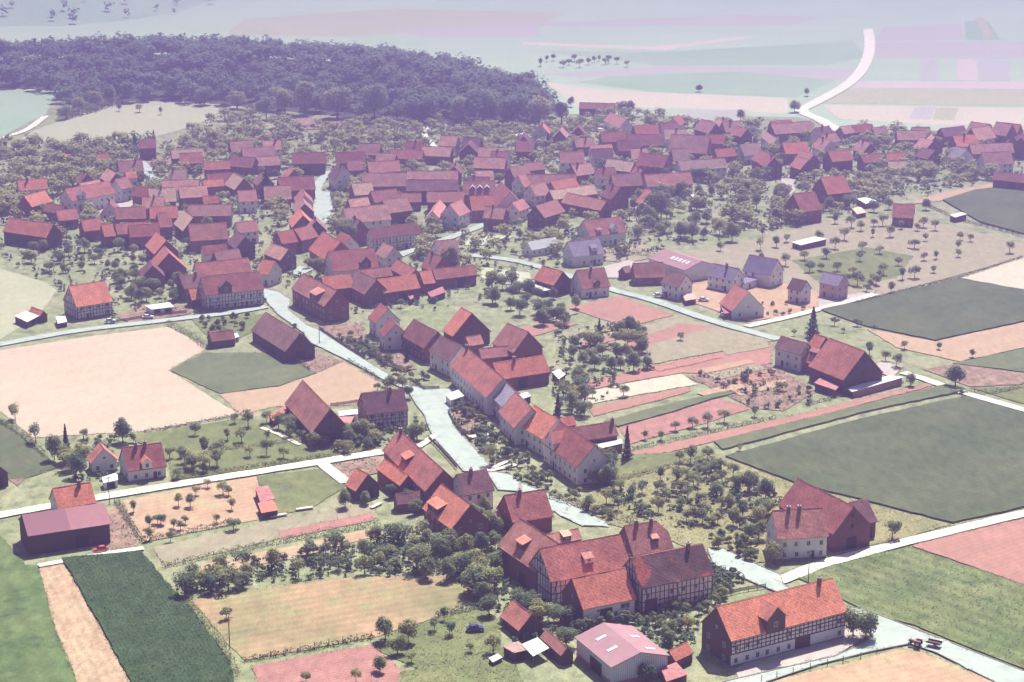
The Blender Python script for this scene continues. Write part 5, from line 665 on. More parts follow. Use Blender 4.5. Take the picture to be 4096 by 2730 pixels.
('broad', 'left of the big farmyard', 1, [[(-8.7, 433.1, 6.7), (-7.0, 437.8, 7.1), (-6.7, 430.7, 5.3), (-4.1, 438.8, 6.3)], [(-13.0, 447.0, 6.5), (-8.0, 445.5, 5.9), (-4.4, 448.8, 5.3), (-3.3, 447.6, 5.4)], [(-15.7, 461.6, 6.7), (-11.6, 458.6, 6.8), (-7.5, 460.8, 5.9), (-4.2, 463.5, 4.9)], [(-9.3, 478.7, 6.8), (-6.3, 473.9, 6.7), (-4.2, 472.5, 5.3)]]),
('fruit', 'above the dirt track', 1, [[(-91.3, 527.9, 5.3), (-88.8, 524.6, 5.8), (-88.0, 521.7, 5.1), (-86.1, 526.2, 4.2), (-83.9, 525.0, 4.9), (-81.8, 524.6, 5.3)], [(-93.1, 531.9, 3.8), (-83.7, 534.8, 4.3), (-82.3, 537.1, 4.1), (-73.7, 532.9, 3.8), (-69.2, 534.5, 4.7), (-64.1, 531.7, 3.9)], [(-92.0, 551.7, 4.1), (-82.0, 547.3, 3.9), (-77.6, 545.3, 5.1), (-70.6, 546.8, 3.6), (-64.5, 551.4, 5.2), (-59.7, 546.5, 4.0)], [(-82.0, 562.9, 3.6), (-77.6, 559.5, 5.7), (-72.5, 562.9, 4.1), (-68.5, 558.0, 5.7), (-65.4, 555.9, 5.6)]]),
('fruit', 'behind the dirt track end', 1, [[(-49.3, 537.7, 3.6), (-47.5, 537.3, 3.6), (-43.5, 544.0, 3.4), (-41.4, 540.5, 3.8), (-39.2, 543.8, 5.3)], [(-46.5, 549.2, 5.3), (-44.1, 548.7, 5.1), (-42.1, 554.1, 3.2), (-41.1, 552.4, 3.6)]]),
('fruit', 'below the dirt track', 1, [[(-92.4, 477.9, 3.6), (-89.8, 480.0, 3.4), (-86.2, 477.5, 3.0), (-83.6, 480.4, 2.9)], [(-98.4, 489.1, 3.6), (-87.5, 493.7, 3.8), (-84.3, 492.9, 3.9), (-73.2, 491.0, 3.6)], [(-84.2, 501.9, 2.9), (-81.9, 507.5, 2.7), (-77.0, 502.4, 3.8), (-75.4, 501.5, 3.3)]]),
('broad', 'at the far right of the village', 0, [[(156.3, 881.5, 6.0), (158.0, 888.3, 6.9), (159.7, 901.2, 7.2), (160.8, 880.5, 5.4), (163.0, 891.8, 5.3), (164.6, 886.7, 5.3), (165.3, 900.4, 6.1), (167.1, 884.1, 6.6)], [(163.2, 926.8, 6.1), (166.8, 924.9, 5.9), (174.0, 924.8, 5.1), (177.7, 929.7, 7.3), (186.0, 933.4, 8.7), (189.0, 929.6, 7.6), (194.5, 930.6, 7.4), (198.3, 933.5, 7.8)], [(171.8, 944.8, 5.7), (177.9, 946.8, 8.1), (189.5, 957.1, 6.9), (199.2, 946.9, 7.3), (209.1, 961.8, 7.6), (211.8, 947.3, 6.9), (223.8, 956.6, 6.2), (233.2, 965.3, 5.9)], [(174.4, 990.4, 5.8), (190.1, 980.4, 7.1), (201.1, 999.3, 6.5), (207.8, 999.4, 7.5), (221.5, 984.7, 4.8), (227.2, 984.6, 6.4), (239.3, 1000.4, 8.8), (252.9, 998.7, 5.8)], [(185.0, 1029.2, 7.3), (188.8, 1021.1, 7.0), (207.4, 1031.3, 6.1), (215.1, 1017.4, 9.4), (224.8, 1010.2, 6.1), (234.5, 1020.8, 8.4), (249.6, 1024.0, 5.5), (257.6, 1015.0, 5.0)], [(184.3, 1047.3, 8.8), (188.1, 1063.2, 6.8), (192.7, 1046.7, 5.0), (196.6, 1051.2, 6.6), (202.5, 1047.6, 6.8), (204.5, 1056.4, 8.2), (208.1, 1055.1, 5.2), (215.5, 1053.1, 5.8)]]),
('broad', 'around the brick-red houses', 1, [[(127.8, 865.3, 5.3), (130.4, 856.0, 5.1), (139.7, 863.8, 6.5), (149.4, 867.9, 6.6), (158.8, 860.2, 5.6), (166.2, 865.4, 5.4), (174.4, 859.2, 4.7), (182.5, 864.6, 5.0)], [(120.2, 881.5, 4.6), (120.7, 878.7, 5.8), (121.2, 892.1, 5.8), (121.6, 900.8, 4.4), (122.2, 888.3, 6.8), (122.8, 898.8, 5.1), (123.3, 885.4, 6.6), (123.7, 891.4, 6.6)]]),
('shrub', 'left of the right-hand farm', 1, [[(72.3, 582.4, 2.1), (75.0, 592.2, 1.9), (78.1, 580.2, 1.3), (85.2, 586.4, 1.7), (91.5, 590.2, 1.7)], [(60.0, 611.6, 2.0), (64.8, 604.9, 2.0), (70.4, 603.2, 2.4), (73.9, 606.0, 2.5), (78.7, 610.9, 1.9)]]),
('broad', 'left of the pink-roofed hall', 1, [[(5.7, 419.1, 6.2), (9.5, 417.8, 5.1), (11.0, 420.0, 4.5), (12.8, 417.7, 4.8)], [(1.5, 426.2, 5.3), (2.3, 422.8, 5.3), (4.1, 425.5, 4.6), (5.3, 426.9, 4.6)]]),
('broad', 'amid the left village roofs', 1, [[(-131.3, 794.3, 4.3), (-121.0, 807.6, 4.2), (-111.4, 784.2, 6.4)], [(-137.5, 838.4, 5.1), (-128.3, 825.1, 6.2), (-121.1, 840.4, 5.2)], [(-134.0, 877.0, 4.6), (-131.1, 868.4, 4.9), (-123.9, 866.7, 4.4)], [(-126.3, 913.5, 6.8), (-118.5, 935.6, 5.8), (-112.4, 935.1, 5.2)]]),
('broad', 'amid the central village roofs', 1, [[(-29.2, 822.4, 5.7), (-21.6, 844.1, 5.3), (-6.5, 832.5, 5.3), (3.1, 807.6, 4.3)], [(-23.5, 899.4, 4.5), (-14.3, 901.3, 6.6), (3.6, 879.3, 5.2), (26.4, 896.7, 4.9)], [(-6.0, 926.7, 4.7), (9.3, 927.3, 5.0), (30.3, 931.8, 4.8), (39.5, 924.2, 4.2)]]),
('broad', 'amid the right village roofs', 1, [[(90.9, 948.4, 5.9), (104.3, 933.2, 5.0), (110.0, 951.8, 5.2), (121.1, 934.0, 7.2), (126.4, 948.8, 5.7)], [(83.9, 970.3, 6.7), (95.8, 967.8, 5.0), (110.9, 971.2, 6.4), (125.4, 979.8, 5.8), (132.3, 970.8, 6.2)], [(83.3, 1004.5, 5.6), (96.9, 1013.1, 4.9), (108.6, 1019.2, 5.6), (124.7, 1016.2, 5.4), (141.7, 1007.1, 5.1)]]),
('shrub', 'beside the purple junction barn', 1, [[(-103.6, 658.3, 2.1), (-102.5, 663.3, 3.3), (-100.5, 663.1, 2.8), (-98.9, 657.1, 3.0), (-97.6, 661.3, 2.2)], [(-106.5, 669.8, 2.5), (-102.2, 672.0, 3.0), (-99.9, 673.2, 2.4), (-96.1, 671.5, 1.8), (-93.1, 667.4, 3.2)], [(-108.3, 677.2, 3.1), (-106.5, 678.2, 2.3), (-101.8, 679.3, 1.8), (-97.1, 677.2, 3.3), (-93.2, 682.0, 2.8)]]),
('fruit', 'of the roadside row on the far plain', 1, [[(18.8, 1314.8, 5.6), (23.1, 1335.4, 4.8), (27.6, 1340.0, 5.5), (33.5, 1308.9, 5.7), (37.5, 1320.5, 5.0), (41.8, 1336.8, 5.4), (44.3, 1309.0, 5.9), (50.7, 1321.6, 5.5), (54.7, 1331.7, 5.4), (58.2, 1336.9, 5.0), (61.9, 1322.7, 4.8), (64.1, 1331.9, 5.1), (69.5, 1324.9, 5.2), (75.3, 1310.5, 5.0)]]),
('fruit', 'by the street near the half-timbered house', 1, [[(-41.9, 595.4, 3.0), (-39.8, 600.0, 2.9), (-38.8, 596.3, 3.5)]]),
('broad', 'around the white bungalow', 1, [[(10.7, 785.3, 4.8), (18.2, 780.3, 4.4), (25.5, 786.0, 5.5), (32.0, 788.2, 4.1), (42.2, 779.5, 3.6)], [(26.3, 796.3, 4.9), (29.0, 808.7, 5.0), (34.2, 808.5, 5.5)]]),
('shrub', 'in the gardens before the terrace', 1, [[(5.5, 519.6, 2.5), (6.7, 515.0, 2.2), (7.3, 511.1, 2.4), (8.1, 516.0, 2.5), (9.0, 514.4, 2.2), (10.6, 510.3, 1.6)], [(-2.3, 532.6, 1.8), (-1.1, 533.9, 3.1), (1.3, 533.3, 2.5), (2.2, 527.6, 1.6), (3.8, 530.2, 3.0), (4.9, 528.2, 1.9)], [(-7.5, 546.9, 1.6), (-5.6, 549.6, 2.4), (-4.9, 542.7, 1.9), (-3.1, 545.8, 2.3), (-1.8, 541.6, 2.5), (-0.6, 543.0, 1.8)], [(-12.7, 565.4, 2.5), (-10.7, 564.2, 1.6), (-9.3, 565.3, 2.4), (-8.3, 563.6, 2.5), (-7.6, 562.1, 1.6), (-5.6, 557.7, 2.2)], [(-16.0, 576.7, 1.6), (-15.2, 573.3, 2.2), (-13.7, 569.7, 3.0), (-13.3, 577.1, 2.5), (-12.1, 570.3, 2.8), (-11.0, 573.6, 2.8)]]),
('shrub', 'before the upper terrace houses', 1, [[(-32.2, 609.4, 2.6), (-30.4, 601.9, 2.0), (-29.2, 604.3, 1.7), (-28.7, 609.1, 2.9), (-27.2, 607.5, 2.3)], [(-37.8, 618.7, 2.6), (-36.9, 614.1, 2.8), (-35.5, 612.2, 3.0), (-34.3, 613.9, 1.4), (-33.5, 618.1, 2.0)], [(-43.0, 630.7, 1.7), (-41.7, 624.6, 2.2), (-40.9, 626.1, 2.9), (-39.9, 629.0, 2.7), (-39.0, 624.3, 1.5)], [(-47.9, 640.6, 1.7), (-47.4, 639.0, 2.8), (-46.2, 635.3, 2.5), (-45.4, 640.0, 2.1), (-45.0, 636.8, 2.2)]]),
('broad', 'below the red wing', 1, [[(-27.4, 494.4, 4.4), (-25.3, 487.3, 4.3), (-23.9, 488.6, 3.6)], [(-32.1, 499.9, 4.0)]]),
('shrub', 'before the steep dark barn', 1, [[(-61.6, 551.0, 2.5), (-46.0, 550.1, 2.0), (-41.7, 550.2, 2.9)], [(-65.5, 557.2, 1.9), (-49.2, 558.1, 3.0), (-46.3, 556.9, 2.6), (-45.1, 558.9, 1.9), (-43.2, 554.8, 2.3)], [(-70.1, 561.4, 2.6)]]),
('shrub', 'before the long dormered house', 1, [[(-112.9, 687.8, 1.5), (-112.2, 693.5, 1.8), (-110.9, 689.3, 2.3), (-108.8, 689.7, 2.1), (-106.8, 690.6, 1.7), (-105.4, 689.7, 1.2), (-103.4, 691.2, 1.8)], [(-90.0, 704.7, 1.7)]]),
('shrub', 'beside the lower main street', 1, [[(19.3, 489.2, 2.9), (20.9, 486.6, 1.7), (21.6, 488.6, 2.0), (23.3, 485.2, 2.3), (24.5, 489.8, 1.4), (25.0, 484.1, 3.0)], [(11.7, 501.8, 1.9), (12.6, 499.2, 1.8), (14.3, 498.8, 1.9), (15.3, 502.9, 1.8), (16.6, 499.4, 2.8), (18.0, 502.4, 2.3)], [(4.1, 513.2, 2.3), (5.2, 511.6, 2.1), (6.3, 513.5, 1.5), (6.8, 508.6, 1.9), (8.4, 511.7, 2.8), (9.7, 513.9, 2.7)]]),
('shrub', 'left of the white farmhouse yard', 1, [[(55.9, 458.2, 2.7), (57.6, 458.6, 1.9), (58.3, 456.4, 3.4), (59.3, 458.4, 2.3)], [(51.3, 464.2, 3.2), (53.7, 462.1, 1.9), (55.9, 462.3, 3.2), (57.8, 465.3, 3.5), (59.3, 464.1, 2.4)], [(50.2, 470.5, 1.7), (52.0, 467.4, 2.4), (52.7, 469.6, 2.9), (54.3, 467.7, 2.1), (56.0, 468.1, 2.7)]]),
('broad', 'at the lower end of the terrace', 1, [[(25.3, 510.2, 5.4), (26.5, 511.3, 6.9)], [(23.9, 528.0, 5.2), (25.7, 520.5, 7.0), (27.0, 523.8, 5.6)]]),
('shrub', 'before the half-timbered farmhouse', 1, [[(31.7, 417.9, 2.0), (33.5, 417.8, 2.6), (36.4, 418.1, 2.9), (37.7, 415.2, 2.8), (39.6, 415.6, 1.8), (41.6, 415.7, 2.1)], [(34.8, 423.4, 2.6), (36.8, 425.0, 3.3), (38.7, 422.5, 1.7), (42.7, 423.3, 2.7), (44.9, 426.0, 2.8), (46.5, 422.4, 3.0)], [(44.6, 428.8, 2.2), (47.0, 429.4, 3.0), (47.9, 430.8, 2.4), (48.9, 432.7, 3.2), (49.8, 431.1, 1.7)]]),
('shrub', 'right of the street junction', 1, [[(-58.7, 655.8, 2.1), (-57.2, 653.7, 1.6), (-54.9, 657.8, 2.3), (-51.2, 654.1, 1.6), (-49.3, 654.0, 2.0)], [(-75.4, 669.9, 1.8)]]),
('shrub', 'around the new houses', 1, [[(90.8, 686.1, 1.4), (93.7, 686.2, 2.3), (95.8, 685.1, 1.7), (99.0, 688.1, 2.2), (104.2, 693.5, 1.9)], [(82.3, 699.6, 2.1), (88.8, 698.6, 1.6), (90.7, 700.8, 1.4), (94.0, 699.2, 2.1), (99.0, 700.3, 1.7), (105.0, 699.2, 1.8)]]),
